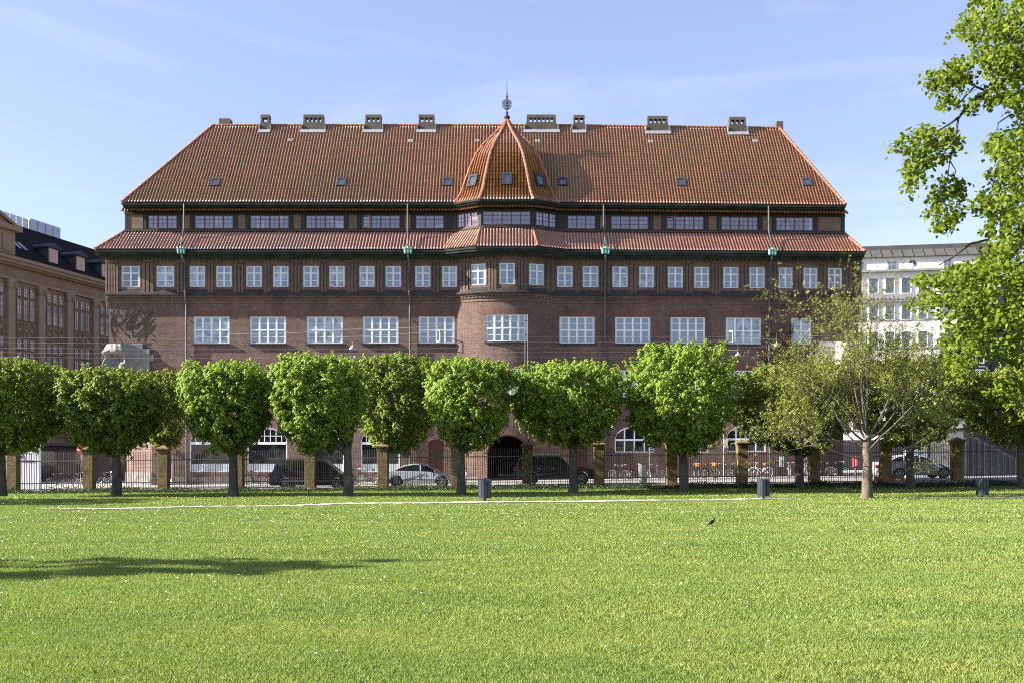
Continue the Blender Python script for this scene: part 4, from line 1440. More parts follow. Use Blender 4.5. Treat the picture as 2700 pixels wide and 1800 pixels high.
for i in range(len(ends) - 1):
    xa, xb = wx(ends[i], FY) + .28, wx(ends[i + 1], FY) - .28
    x = (xa + xb) / 2
    loc = (x, FY, float(gz(x, FY)))
    if f0 is None:
        f0 = thing("fence_panel", FLAB[0], "fence", loc, 0, "iron railing panels of the park fence")
        panel_mesh(f0, 3.64)
        q = f0
    else:
        q = dup(f0, loc, None, FLAB[i])
    q.scale.x = (xb - xa) / 3.64
    q.rotation_euler.y = -math.atan(.0102)

# lattice pole with wires and lamps --------------------------------------------
PX = wx(1388, 57.3)
pz = float(gz(PX, 57.3))
pole = thing("lattice_pole", "tall slim steel lattice pole rising in front of a fence pillar and the round bay", "pole", (PX, 57.3, pz))
ptop = wz(829, 57.3)
M['iron_dark'] = simple("dark_iron", (.03, .03, .03), .8, spec=.15)
M['pole'] = simple("painted_steel", (.085, .095, .10), .5, metal=.3, var=.3)
mb = MB()
def pw(z): return .21 - .135 * min(1, max(0, (z - pz - 2.2) / 1.5))
for s in (-1, 1):
    mb.tube([(PX + s * pw(z), 57.3, z) for z in np.linspace(pz - .3, ptop, 16)], .032, 6)
mb.build("pole_leg", M['pole'], pole)
mb = MB()
z, s = pz + .1, 1
while z < pz + 2.7:
    h = .45 if z < pz + 4 else .5
    mb.tube([(PX - s * pw(z), 57.27, z), (PX + s * pw(z + h), 57.27, z + h)], .022, 4)
    mb.tube([(PX + s * pw(z), 57.30, z), (PX - s * pw(z + h), 57.30, z + h)], .022, 4)
    z += h
for z in np.arange(pz + 3.2, ptop, .8): mb.box(PX - .075, PX + .075, 57.29, 57.31, z, z + .06)
mb.build("lacing", M['iron_dark'], pole)
M['wire'] = simple("wire", (.17, .175, .185), .6, metal=.3, var=.1)
def wire(px0, py0, d0, px1, py1, d1, sag, r, lab, n=14):
    a = Vector((wx(px0, d0), d0, wz(py0, d0))); b = Vector((wx(px1, d1), d1, wz(py1, d1)))
    pts = [a.lerp(b, t) - Vector((0, 0, sag * 4 * t * (1 - t))) for t in np.linspace(0, 1, n)]
    m = MB(); m.tube(pts, r, 4)
    o = m.build("overhead_wire", M['wire'])
    tag(o, lab, "wire", "thin wires strung along the street")
LEFTY, RIGHTY = [889, 902, 916, 928, 940], [877, 889, 905, 916, 929]
nm = ["topmost", "second from top", "middle", "second lowest", "lowest"]
for i in range(5):
    wire(-200, LEFTY[i] - 2, 64, 1388, LEFTY[i] + 0, 57.4, .12, .0075, "thin street wire left of the lattice pole, %s of the five" % nm[i])
    wire(1388, LEFTY[i], 57.4, 2800, RIGHTY[i] - 3, 64, .12, .0075, "thin street wire right of the lattice pole, %s of the five" % nm[i])
wire(1388, 838, 57.3, 930, 868, 64, .15, .014, "lamp wire from the pole top to the upper hanging lamp")
wire(1388, 841, 57.3, 905, 888, 66, .2, .014, "lamp wire from the pole top passing below the upper hanging lamp")
wire(930, 868, 64, 600, 880, 73.5, .1, .012, "thin lamp wire from the upper hanging lamp left to the facade")
wire(1764, 908, 72, 1946, 924, 64, .06, .016, "lamp wire sagging from the facade to the lower right hanging lamp")
wire(1946, 924, 64, 2038, 901, 73, .1, .016, "lamp wire rising from the right hanging lamp to the downpipe")
wire(1764, 904, 72, 2048, 893, 70, -.05, .012, "nearly straight wire above the right hanging lamps")
M['lamp'] = simple("lamp_enamel", (.36, .32, .31), .4, metal=.2, var=.12)
def lamp_mesh(root):
    m = MB()
    m.lathe([(.03, .34), (.07, .30), (.075, .23), (.15, .19), (.22, .10), (.235, .0), (.225, .0), (.2, .09), (.12, .16), (.01, .18)], (0, 0, 0), 18, cap=False)
    m.build("lamp_shade", M['lamp'], root, smooth=True, local=True)
    m = MB(); m.lathe([(.01, .02), (.1, .04), (.12, .09), (.05, .15)], (0, 0, 0), 12); m.build("lamp_glass", M['lamp'], root, smooth=True, local=True)
    m = MB(); m.tube([(0, 0, .3), (0, 0, .95)], .018, 5); m.lathe([(.05, .42), (.05, .55)], (0, 0, 0), 8); m.build("hanger", M['pole'], root, local=True)
l0 = thing("street_lamp", "upper dome street lamp hanging over the street left of the bay", "lamp", (wx(930, 64), 64, wz(922, 64)), 0, "dome lamps hung on wires over the street")
lamp_mesh(l0)
dup(l0, (wx(926, 66), 66, wz(952, 66)), None, "lower dome street lamp left of the bay, just above the tree crowns")
dup(l0, (wx(1946, 64), 64, wz(941, 64)), None, "dome street lamp hanging over the brightest tree on the right")
dup(l0, (wx(2048, 70), 70, wz(914, 70)), None, "dome street lamp beside the right downpipe, above the bare tree")

# ------------------------------------------------------------------ litter bins
def bin_mesh(root):
    R_, H_ = .265, .80
    s = MB()
    for k in range(26):
        an = 2 * math.pi * k / 26
        c, s_ = math.cos(an), math.sin(an)
        s.obox((R_ * c * 1.0, R_ * s_, .12 + H_ / 2), (-s_, c, 0), (c, s_, 0), (0, 0, 1), .021, .011, H_ / 2)
    s.build("slatted_drum", M['bin'], root, local=True)
    m = MB(); m.lathe([(.235, .14), (.235, .88), (.22, .88), (.22, .2), (.01, .2)], (0, 0, 0), 20); m.build("liner", M['timber'], root, local=True)
    m = MB()
    for z in (.2, .82): m.lathe([(.245, z - .02), (.262, z - .02), (.262, z + .02), (.245, z + .02)], (0, 0, 0), 24, cap=False)
    m.build("hoop", M['bin'], root, local=True)
    m = MB(); m.lathe([(.16, -.05), (.16, .015), (.05, .02), (.05, .15)], (0, 0, 0), 12); m.build("bin_foot", M['iron'], root, local=True)
M['bin'] = simple("blue_grey_steel_slats", (.045, .058, .075), .45, metal=.2, var=.25)
b0 = None
for px, py, lab in ((1278, 1320, "slatted litter bin on the path in front of the gateway arch"), (2013, 1315, "slatted litter bin in front of the bicycles left of the bare tree"), (2590, 1312, "slatted litter bin on the far right in front of the dark shed")):
    d = EYE * F / (py - HY)
    loc = (wx(px, d), d, float(lawn_z(wx(px, d), d)))
    if b0 is None:
        b0 = thing("litter_bin", lab, "bin", loc, 0, "slatted litter bins by the path"); bin_mesh(b0)
    else: dup(b0, loc, .5, lab)

# ------------------------------------------------------------------ jackdaw
bd = EYE * F / (1383.5 - HY)
bird = thing("jackdaw", "small black jackdaw with grey nape standing on the lawn facing right", "bird", (wx(1876, bd), bd, float(lawn_z(wx(1876, bd), bd)) + .01))
M['feather'] = simple("black_feathers", (.006, .006, .007), .8, spec=.1, var=.3, scale=20)
M['nape'] = simple("grey_nape", (.10, .11, .13), .6, var=.2, scale=20)
spine = [(-.105, .018, .006, .016), (-.085, .030, .010, .020), (-.055, .052, .020, .026), (-.025, .078, .036, .036), (.008, .098, .043, .041), (.038, .118, .040, .038), (.055, .142, .029, .028), (.060, .162, .024, .023), (.068, .180, .023, .022), (.080, .188, .019, .018), (.090, .186, .009, .009), (.102, .182, .005, .005), (.114, .177, .002, .002)]
mb = MB()
v, f = [], []
nn = 12
for i, (x, z, rz, ry) in enumerate(spine):
    a = spine[max(0, i - 1)]; b = spine[min(len(spine) - 1, i + 1)]
    t = Vector((b[0] - a[0], 0, b[1] - a[1])).normalized()
    nvec = Vector((-t.z, 0, t.x))
    for k in range(nn):
        an = 2 * math.pi * k / nn
        v.append(Vector((x, 0, z)) + nvec * math.cos(an) * rz + Vector((0, 1, 0)) * math.sin(an) * ry)
for i in range(len(spine) - 1):
    for k in range(nn): f.append((i * nn + k, i * nn + (k + 1) % nn, (i + 1) * nn + (k + 1) % nn, (i + 1) * nn + k))
f += [tuple(range(nn)), tuple((len(spine) - 1) * nn + k for k in range(nn))]
mb.add(v, f)
mb.build("bird_body", M['feather'], bird, smooth=True, local=True)
for s in (-1, 1):
    w = MB()
    w.tube([(.03, s * .036, .112), (0, s * .044, .092), (-.04, s * .036, .062), (-.085, s * .016, .034)], [.018, .026, .019, .004], 8)
    w.build("wing", M['feather'], bird, smooth=True, local=True)
    l = MB()
    l.tube([(.012, s * .018, .065), (.006 + .01 * s, s * .018, .034), (.018 + .012 * s, s * .018, .0)], [.009, .005, .004], 6)
    for dx in (.022, .010, -.016): l.tube([(.018 + .012 * s, s * .018, .003), (.018 + .012 * s + dx, s * .018 + dx * .2, -.004)], .003, 4)
    l.build("leg", M['feather'], bird, local=True)
w = MB(); w.tube([(.048, 0, .152), (.050, 0, .172), (.060, 0, .190)], [.022, .021, .014], 8); w.build("nape", M['nape'], bird, smooth=True, local=True)
# scrap of blue litter
d = EYE * F / (1373 - HY)
m = MB(); m.frustum(wx(675, d), d, .01, .05, .04, .03, .025, .02)
M['blue'] = simple("blue_plastic", (.04, .07, .45), .4, var=.1)
tag(m.build("litter_scrap", M['blue'], bevel=.008), "tiny scrap of blue litter lying on the lawn", "litter")

# ------------------------------------------------------------------ left: classical building along the side street
lb = thing("classical_building", "ochre classical building with tall pilasters, slate roof and dormers receding on the left", "building", (-54.5, 106, 0))
LA = math.atan(700 / F)
le, ln = Vector((math.sin(LA), math.cos(LA), 0)), Vector((math.cos(LA), -math.sin(LA), 0))
LO = Vector((-54.5, 106, 0))
def LM(s, o, z):
    p = LO + le * s + ln * o
    return (p.x, p.y, z)
S0, S1 = -14.0, 48.0
mb = MB(LM)
mb.box(S0, S1, -14, 0, -1.5, 23.0)
mb.build("stucco_wall", M['beige'], lb)
mb = MB(LM)
mb.box(S0, S1, 0.001, .35, 21.35, 21.6)
mb.box(S0, S1, 0.001, .5, 22.85, 23.05)
mb.box(S0, S1, 0.001, .85, 23.05, 23.4)
mb.box(S0, S1, 0.001, 1.05, 23.4, 23.75)
mb.build("cornice", M['beige2'], lb)
step = 4.6
s_first = (107.3 - 106) / math.cos(LA)
cols = [s_first + step * k for k in range(-3, 10)]
for s in cols:
    capm = MB(LM); pm = MB(LM)
    pm.box(s - .5, s + .5, .001, .32, 4.6, 20.4)
    pm.box(s - .58, s + .58, .001, .42, 4.3, 4.9)
    capm.box(s - .62, s + .62, .001, .45, 20.95, 21.34)
    capm.box(s - .56, s + .56, .001, .38, 20.405, 20.94)
    for sg in (-1, 1):
        n = 10
        pts = [(s + sg * .5 + .26 * math.cos(2 * math.pi * k / n), .34, 20.72 + .26 * math.sin(2 * math.pi * k / n)) for k in range(n)]
        capm.prism(pts, (0, .2, 0))
    po = pm.build("pilaster", M['beige2'], lb)
    capm.build("pilaster_capital", M['beige2'], po)
M['glass_warm'] = glass_mat("warm_glass", (.07, .07, .075), (.34, .25, .20), ior=1.8, cell=.9, lo=.45, hi=.6)
for k in range(len(cols) - 1):
    a, b = cols[k] + .5 + .35, cols[k + 1] - .5 - .35
    w = (b - a) / 3
    pan = MB(LM)
    pan.box(a - .1, b + .1, .001, .06, 4.5, 20.95)
    po = pan.build("window_bay", M['beige_dark'], lb)
    fr = MB(LM); gl = MB(LM)
    for z0, z1, bars, kind in ((19.75, 20.85, 2, 1), (17.2, 19.5, 3, 1), (15.4, 16.9, 0, 0), (14.0, 15.2, 2, 1), (10.9, 13.75, 4, 1), (8.7, 10.5, 0, 0), (5.2, 8.4, 3, 1)):
        for q in range(3):
            x0, x1 = a + w * q + .12, a + w * (q + 1) - .12
            for u0, u1 in ((x0, x0 + .07), (x1 - .07, x1)): fr.box(u0, u1, .061, .14, z0, z1)
            fr.box(x0 + .07, x1 - .07, .061, .138, z0, z0 + .07); fr.box(x0 + .07, x1 - .07, .061, .138, z1 - .07, z1)
            if kind:
                gl.add([(x0, .075, z0), (x1, .075, z0), (x1, .075, z1), (x0, .075, z1)], [(0, 1, 2, 3)])
                fr.box((x0 + x1) / 2 - .02, (x0 + x1) / 2 + .02, .076, .12, z0, z1)
                for t in range(1, bars + 1): fr.box(x0, x1, .08, .115, z0 + (z1 - z0) * t / (bars + 1) - .02, z0 + (z1 - z0) * t / (bars + 1) + .02)
            else:
                cz = (z0 + z1) / 2
                fr.prism([((x0 + x1) / 2 + .2 * math.cos(t), .061, cz + .2 * math.sin(t)) for t in np.linspace(0, 2 * math.pi, 11)[:-1]], (0, .07, 0))
    fr.build("window_frame", M['beige2'], po)
    gl.build("pane", M['glass_warm'], po)
# attic block with pediment at the left edge
mb = MB(LM)
mb.box(S0, 1.9, -6, .25, 23.75, 26.6)
mb.box(S0, 2.5, -6, .7, 26.6, 27.15)
mb.prism([(S0, .2, 27.15), (1.6, .2, 27.15), (-7, .2, 30.5), (S0, .2, 30.5)], (0, -5, 0))
mb.prism([(1.7, .5, 27.16), (2.4, .5, 27.2), (-7, .5, 30.95), (-7, .5, 30.55)], (0, -5.5, 0))
for s in (-7.5, -4.6, -1.8, .6):
    mb.box(s - .55, s + .55, .251, .34, 24.3, 26.3)
mb.build("attic_gable", M['beige2'], lb)
# slate roof, dormers
mb = MB(LM)
mb.prism([(S0, .6, 23.76), (S0, -6.0, 29.4), (S0, -8, 29.4), (S0, -14, 23.76)], (S1 - S0, 0, 0))
mb.build("slate_roof", M['slate'], lb)
for k in range(0, 9):
    s = cols[3] + step * (k + .5) + .3
    if s < 4: continue
    d = MB(LM)
    d.box(s - .75, s + .75, -4.2, -.45, 24.0, 26.2)
    dm = d.build("dormer", M['slate_blue'], lb)
    d = MB(LM)
    d.box(s - 1.0, s + 1.0, -4.4, -.1, 26.2, 26.4)
    d.prism([(s - 1.0, -.15, 26.4), (s + 1.0, -.15, 26.4), (s, -.15, 26.85)], (0, -4.2, 0))
    d.build("dormer_roof", M['slate_blue'], dm)
    d = MB(LM)
    d.box(s - .72, s + .72, -.449, -.36, 24.1, 26.15)
    for q in range(4):
        for t in range(4):
            d.box(s - .66 + q * .34, s - .36 + q * .34, -.36, -.33, 24.2 + t * .48, 24.6 + t * .48)
    d.build("shutter", M['pink_shutter'], dm)
# roof plant boxes and skylights
mb = MB(LM)
mb.box(11.6, 16.8, -8.2, -6.2, 29.2, 30.8)
for s in (12.9, 14.2, 15.5): mb.box(s - .04, s + .04, -6.199, -6.15, 29.4, 30.7)
mb.build("plant_box", M['metal_panel'], lb)
mb = MB(LM)
for k in range(10):
    s = 1.6 + k * 1.0
    mb.box(s, s + .94, -6.5, -6.42, 29.2, 31.3 if k < 4 else 30.65)
M['screen'] = simple("pale_screen_panel", (.50, .53, .58), .4, var=.06)
mb.build("screen_panel", M['screen'], lb)
mb = MB(LM)
for s in (4.1, 5.0):
    c = Vector(LM(s, -1.6, 25.75)); t = Vector((0, 0, 5.64)) - ln * 6.6; t.normalize()
    mbm = mb.m; mb.m = None
    mb.obox(c, le, t, le.cross(t), .28, .75, .1)
    mb.m = mbm
mb.build("roof_window", M['glass'], lb)
# shop fronts at street level
for s in np.arange(-13, 47, 6.2):
    MB(LM).box(s, s + 2.6, .002, .06, -.6, 3.0).build("shop_window", M['glass_dark'], lb)
for s in np.arange(-10, 47, 6.2):
    MB(LM).box(s + .1, s + 2.9, .002, .05, -.8, 3.1).build("shop_door", M['red_door'], lb)
mb = MB(LM); mb.box(S0, S1, .001, 1.1, 3.6, 3.9); mb.box(S0, S1, .001, .2, 3.1, 3.59)
mb.build("canopy", M['timber'], lb)

# white hoarding with black lettering
HD = 66.5
hx0, hx1 = wx(-60, HD), wx(105, HD)
hz0, hz1 = float(gz(-33, HD)), wz(1166, HD)
hd = thing("hoarding", "white street hoarding with black lower case lettering behind the far left of the fence", "hoarding", ((hx0 + hx1) / 2, HD, hz0))
M['white_board'] = simple("white_board", (.78, .78, .80), .6, var=.04)
M['black'] = simple("black_paint", (.012, .012, .014), .5, var=.1)
mb = MB(); mb.box(hx0, hx1, HD, HD + .2, hz0 + .04, hz1); mb.build("board", M['white_board'], hd, bevel=.02)
mb = MB(); mb.box(hx0 - .02, hx1 + .03, HD - .03, HD + .25, hz1 + .002, hz1 + .08); mb.box(hx1 - .06, hx1 + .02, HD - .02, HD - .001, hz0 + .04, hz1); mb.build("board_edge", M['panel_blue'], hd)
def text(body, size, loc, mat, parent, rot=(RAD(90), 0, 0), name="lettering", ext=.004):
    c = bpy.data.curves.new(name, 'FONT')
    c.body = body; c.size = size; c.extrude = ext; c.resolution_u = 3
    o = bpy.data.objects.new(name, c)
    COL.objects.link(o)
    bpy.context.view_layer.update()
    me = bpy.data.meshes.new_from_object(o)
    bpy.data.objects.remove(o)
    me.materials.clear(); me.materials.append(mat)
    o = link(bpy.data.objects.new(name, me), parent)
    o.location = Vector(loc) - worldloc(parent)
    o.rotation_euler = rot
    return o
text("s kl", .36, (wx(8, HD), HD - .012, wz(1208, HD)), M['black'], hd)
text("er", .36, (wx(54, HD), HD - .012, wz(1207, HD)), M['black'], hd)
text("ciolu", .34, (wx(5, HD), HD - .012, wz(1219, HD)), M['black'], hd)
text("irkura", .34, (wx(58, HD), HD - .012, wz(1218, HD)), M['black'], hd)

# no entry sign
M['sign_red'] = simple("sign_red", (.42, .03, .04), .45, var=.08)
M['galv'] = simple("galvanised_post", (.55, .56, .6), .4, metal=.4, var=.1)
NX, NY = wx(216, 62.5), 62.5
ns = thing("no_entry_sign", "round red no entry sign with white bar on a slim pole by the second pillar", "sign", (NX, NY, float(gz(NX, NY))))
m = MB(); m.tube([(NX - .12, NY, gz(NX, NY) - .2), (NX, NY, wz(1172, NY))], .03, 8); m.build("sign_pole", M['galv'], ns)
m = MB(); m.lathe([(.01, -.012), (.325, -.012), (.325, .012), (.01, .012)], (NX, NY - .05, wz(1184, NY)), 28, axis='y'); m.build("sign_disc", M['sign_red'], ns)
m = MB(); m.box(NX - .27, NX + .27, NY - .068, NY - .063, wz(1184, NY) - .055, wz(1184, NY) + .055); m.build("sign_bar", M['white_board'], ns)

# ------------------------------------------------------------------ right: white building behind the side street
WD = 127.0
wb = thing("white_building", "white stuccoed office block with grey roof behind the right end of the brick building", "building", (wx(2380, WD), WD, 0))
wa = math.atan(.16)
we, wn_ = Vector((math.cos(wa), -math.sin(wa), 0)), Vector((-math.sin(wa), -math.cos(wa), 0))
WO = Vector((wx(2262, WD), WD, 0))
def WM(s, o, z):
    p = WO + we * s + wn_ * o
    return (p.x, p.y, z)
def WS(px):
    t = (px - CX) / F
    return (t * WO.y - WO.x) / (we.x - t * we.y)
def WZ(py, px=2330):
    p = WO + we * WS(px)
    return wz(py, p.y)
sR_ = WS(2478)
zled2, zled3 = WZ(718), WZ(790)
rows = [(WZ(773), WZ(735), 0.0), (WZ(842), WZ(805), 0.0), (WZ(914), WZ(876), 0.0), (WZ(986), WZ(948), 0.0), (WZ(1058), WZ(1020), 0.0), (WZ(1130), WZ(1092), 0)]
wpx = [(2291, 2314), (2333, 2357), (2376, 2401), (2427, 2453)]
sp = WS(2345) - WS(2302)
wins = []
for z0, z1, o in rows:
    for k in range(-7, 4):
        c = WS(2303) + sp * k
        wins.append((c - .57, c + .57, z0, z1))
mb = MB(WM)
wall_grid(mb, [-16, sR_], [-1, zled2], wins, 0, .18)
mb.add([(sR_, 0, -1), (sR_, -6, -1), (sR_, -6, zled2), (sR_, 0, zled2)], [(0, 1, 2, 3)])
mb.box(sR_ - .02, sR_ + 3, -3.2, -3.0, -1, zled2 - 2)
zt0, zt1 = zled2, WZ(672)
mb.box(-16, sR_ + 8, -12, -2.0, zt0 - .4, zt1)
mb.box(-16, sR_ + 8, -14, -6, -1, zt0)
mb.build("stucco_wall", M['white_wall'], wb)
mb = MB(WM)
mb.box(-16, sR_ + .3, -.001, .55, zled2 - .02, zled2 + .22)
mb.box(-16, sR_ + .2, .001, .42, zled3 - .35, zled3 + .5)
for s in np.arange(-15, sR_, .5): mb.box(s, s + .25, .421, .5, zled3 - .1, zled3 + .2)
for z in (WZ(843.5), WZ(918)): mb.box(-16, sR_ + .05, .001, .08, z - .1, z + .06)
mb.build("cornice", M['grey_trim'], wb)
mb = MB(WM)
zr = WZ(647)
mb.prism([(-16, -1.6, zt1), (-16, -3.2, zr), (-16, -12, zr), (-16, -12, zt1)], (sR_ + 26, 0, 0))
mb.box(-16, sR_ + 10, -11, -3.4, zr + .002, WZ(634))
for s in np.arange(-15, sR_ + 8, 1.3):
    mb.prism([(s, -1.58, zt1 + .02), (s + .08, -1.58, zt1 + .02), (s + .08, -3.2, zr + .08), (s, -3.2, zr + .08)], (0, 0, .06))
mb.build("zinc_roof", M['zinc'], wb)
MB(WM).box(-16, sR_ + .04, .001, .1, -1, 4.6).build("shop_front", M['dark_clad'], wb)
def block_window(a, b, c, d, fmap, par, off=.04, gm='glass', up_bar=.68):
    f = MB(fmap)
    f.box(a, a + .06, -off - .1, -off, c, d); f.box(b - .06, b, -off - .1, -off, c, d)
    f.box(a + .06, b - .06, -off - .098, -off - .002, c, c + .07); f.box(a + .06, b - .06, -off - .098, -off - .002, d - .06, d)
    f.box((a + b) / 2 - .035, (a + b) / 2 + .035, -off - .09, -off - .012, c + .07, d - .06)
    z = c + (d - c) * up_bar
    f.box(a + .06, b - .06, -off - .094, -off - .008, z - .03, z + .03)
    fo = f.build("window", M['grey_trim'], par)
    g = MB(fmap); g.add([(a, -off - .06, c), (b, -off - .06, c), (b, -off - .06, d), (a, -off - .06, d)], [(0, 1, 2, 3)])
    g.build("pane", M[gm], fo)
    MB(fmap).box(a - .12, b + .12, .001, .12, c - .16, c - .02).build("window_sill", M['white_wall'], fo)
    return fo
for i, (a, b, c, d) in enumerate(wins):
    if WO.x + we.x * b > wx(2240, WD) and d > 5: block_window(a, b, c, d, WM, wb)
# penthouse windows, round window, terrace railing and chairs
for p0_, p1_ in ((2262, 2287), (2348, 2373), (2500, 2520)):
    a, b = WS(p0_), WS(p1_)
    block_window(a, b, zled2 + .3, WZ(683), lambda s, o, z: WM(s, o - 1.88, z), wb)
m = MB(WM)
cx_, cz_ = WS(2416), WZ(689)
m.prism([(cx_ + .42 * math.cos(t), -1.999, cz_ + .42 * math.sin(t)) for t in np.linspace(0, 2 * math.pi, 21)[:-1]], (0, .05, 0))
m.build("round_window", M['glass_dark'], wb)
m = MB(WM)
for z in (.45, .75, 1.05): m.box(-16, sR_ + .2, .35, .38, zled2 + .22 + z - .02, zled2 + .22 + z)
for s in np.arange(-15.5, sR_, 1.1): m.box(s, s + .04, .352, .378, zled2 + .22, zled2 + 1.27)
m.build("terrace_railing", M['grey_trim'], wb)
def chair(s, z):
    m = MB(WM)
    m.box(s - .25, s + .25, -.6, -.1, z + .38, z + .44)
    m.box(s - .25, s + .25, -.66, -.6, z + .45, z + .9)
    for u in (-.22, .18):
        for o in (-.58, -.14): m.box(s + u, s + u + .04, o, o + .04, z, z + .38)
    for u in (-.27, .23): m.box(s + u, s + u + .04, -.6, -.1, z + .58, z + .63)
    return m
M['white_plastic'] = simple("white_plastic", (.75, .75, .75), .5, var=.05)
for px, lab in ((2305, "leftmost white terrace chair on the balcony of the white building"), (2338, "second white terrace chair from the left on the balcony of the white building"), (2405, "white terrace chair below the round window of the white building"), (2428, "white terrace chair right of the round window of the white building")):
    tag(chair(WS(px), zled2 + .22).build("terrace_chair", M['white_plastic']), lab, "chair", "white chairs on the roof terrace")

# ------------------------------------------------------------------ far right: dark modern building and shed
db = thing("dark_building", "dark grey clad modern building at the right edge behind the big tree", "building", (41, 88, 0))
e0, e1 = Vector((43.2, 100, 0)), Vector((36.6, 77, 0))
mb = MB()
q = [(43.2, 100), (36.6, 77), (75, 74), (78, 100)]
mb.prism([(x, y, -1) for x, y in q], (0, 0, 16.2))
mb.build("clad_wall", M['dark_clad'], db)
mb = MB()
for t in np.linspace(0, 1, 30):
    p = e0.lerp(e1, t)
    mb.box(p.x - .12, p.x + .05, p.y - .06, p.y + .06, 0, 14.4)
for x in np.arange(37, 60, .9):
    y = 77 - (x - 36.6) * 3 / 38.4
    mb.box(x, x + .08, y - .09, y + .05, 0, 14.9)
mb.build("cladding_rib", M['slate_blue'], db)
mb = MB()
d_ = (e1 - e0).normalized(); nn_ = Vector((d_.y, -d_.x, 0))
if nn_.x > 0: nn_ = -nn_
mb.obox((e0 + e1) / 2 + nn_ * .1 + Vector((0, 0, 15.25)), d_, nn_, (0, 0, 1), 12, .35, .12)
mb.obox((e0 + e1) / 2 + nn_ * .05 + Vector((0, 0, 14.5)), d_, nn_, (0, 0, 1), 12, .12, .3)
mb.build("parapet", M['white_wall'], db)
# vertical sign on the corner
sx, sy = wx(2583, 76.2), 76.2
sg = thing("vertical_sign", "tall narrow dark sign with white vertical lettering on the corner of the dark building", "sign", (sx, sy, 6))
m = MB(); m.box(sx - .42, sx + .42, sy, sy + .25, wz(1000, sy), wz(905, sy)); m.build("sign_panel", M['black'], sg)
m = MB(); m.box(sx - .1, sx + .1, sy + .25, sy + 1.0, wz(990, sy), wz(985, sy)); m.box(sx - .1, sx + .1, sy + .25, sy + 1.0, wz(920, sy), wz(915, sy)); m.build("bracket", M['iron'], sg)
text("HJEM", 1.05, (sx + .36, sy - .01, wz(996, sy)), M['white_board'], sg, rot=(RAD(90), RAD(-90), 0))
shed = thing("dark_shed", "low dark blue-grey clad shed with sloping canopy behind the right end of the fence", "building", (36, 68, 0))
mb = MB()
hx = wx(2542, 67.5)
mb.box(hx, hx + 14, 67.5, 76, 0, 3.4)
mb.build("clad_wall", M['dark_clad'], shed)
mb = MB()
for x in np.arange(hx + .1, hx + 14, .42): mb.box(x, x + .2, 67.44, 67.499, .3, 3.39)
mb.build("cladding_rib", M['slate_blue'], shed)
mb = MB()
mb.prism([(hx - .4, 66.8, 4.0), (hx + 14, 66.8, 7.4), (hx + 14, 66.8, 7.65), (hx - .4, 66.8, 4.25)], (0, 9.4, 0))
mb.build("canopy_roof", M['zinc'], shed)
mb = MB()
mb.prism([(hx, 67.6, 3.4), (hx + 14, 67.6, 3.4), (hx + 14, 67.6, 7.3), (hx, 67.6, 4.0)], (0, 8, 0))
mb.build("gable_wall", M['dark_clad'], shed)
ps = thing("poster", "torn white and blue poster on the dark shed at the far right", "poster", (wx(2670, 67.4), 67.4, wz(1145, 67.4)))
m = MB(); m.box(wx(2661, 67.4), wx(2682, 67.4), 67.38, 67.42, wz(1163, 67.4), wz(1126, 67.4)); m.build("poster_sheet", M['white_board'], ps)
m = MB()
for a, b, c, d in ((2664, 2671, 1137, 1129), (2668, 2679, 1148, 1141), (2663, 2669, 1158, 1152), (2673, 2680, 1160, 1155)):
    m.box(wx(a, 67.4), wx(b, 67.4), 67.372, 67.379, wz(c, 67.4), wz(d, 67.4))
m.build("poster_print", M['slate_blue'], ps)

# advertising kiosk, red box, cabinet, signs
kd = 64.5
kz = float(gz(26, kd))
kk = thing("kiosk", "pale blue kiosk board with yellow emblems behind the roof of the silver saloon", "kiosk", (wx(2430, kd), kd, kz))
M['pale_blue'] = simple("pale_blue_board", (.42, .56, .72), .5, var=.06)
M['yellow'] = simple("yellow_print", (.70, .50, .05), .5, var=.06)
m = MB(); m.box(wx(2402, kd), wx(2446, kd), kd, kd + 1.2, kz + .03, wz(1172, kd)); m.build("board", M['pale_blue'], kk, bevel=.02)
m = MB(); m.box(wx(2446, kd) + .003, wx(2454, kd), kd + .02, kd + 1.1, kz + .03, wz(1173, kd)); m.build("board_side", M['blue2'] if 'blue2' in M else simple("deep_blue_side", (.03, .06, .14), .5), kk)
m = MB(); m.lathe([(.01, -.006), (.13, -.006), (.13, .006), (.01, .006)], (wx(2442, kd) - .1, kd - .01, wz(1186, kd)), 18, axis='y'); m.build("yellow_emblem", M['yellow'], kk)
text("14", .34, (wx(2409, kd), kd - .012, wz(1204, kd)), M['yellow'], kk)
m = MB(); m.box(wx(2418, kd), wx(2433, kd), kd - .012, kd - .002, wz(1194, kd), wz(1191, kd)); m.box(wx(2421, kd), wx(2431, kd), kd - .012, kd - .002, wz(1207, kd), wz(1197, kd)); m.build("blue_print", M['blue'], kk)
rd = 66.0
rbx = thing("red_box", "red street box with white label behind the bare tree trunk", "box", (wx(2260, rd), rd, float(gz(22, rd))))
m = MB(); m.box(wx(2251, rd), wx(2267, rd), rd, rd + .4, wz(1230, rd), wz(1202, rd)); m.build("box_body", M['sign_red'], rbx, bevel=.03)
m = MB(); m.box(wx(2256, rd), wx(2260, rd), rd - .012, rd - .002, wz(1227, rd), wz(1205, rd)); m.box(wx(2263, rd), wx(2265, rd), rd - .012, rd - .002, wz(1222, rd), wz(1217, rd)); m.build("label", M['white_board'], rbx)
m = MB(); m.tube([(wx(2259, rd), rd + .25, gz(22, rd)), (wx(2259, rd), rd + .25, wz(1229, rd))], .05, 8); m.build("box_post", M['iron'], rbx)
cd = 61.0
cz0 = float(gz(wx(1695, cd), cd))
cb = thing("utility_cabinet", "white and grey utility cabinet standing on the street among the bicycles", "cabinet", (wx(1695, cd), cd, cz0))
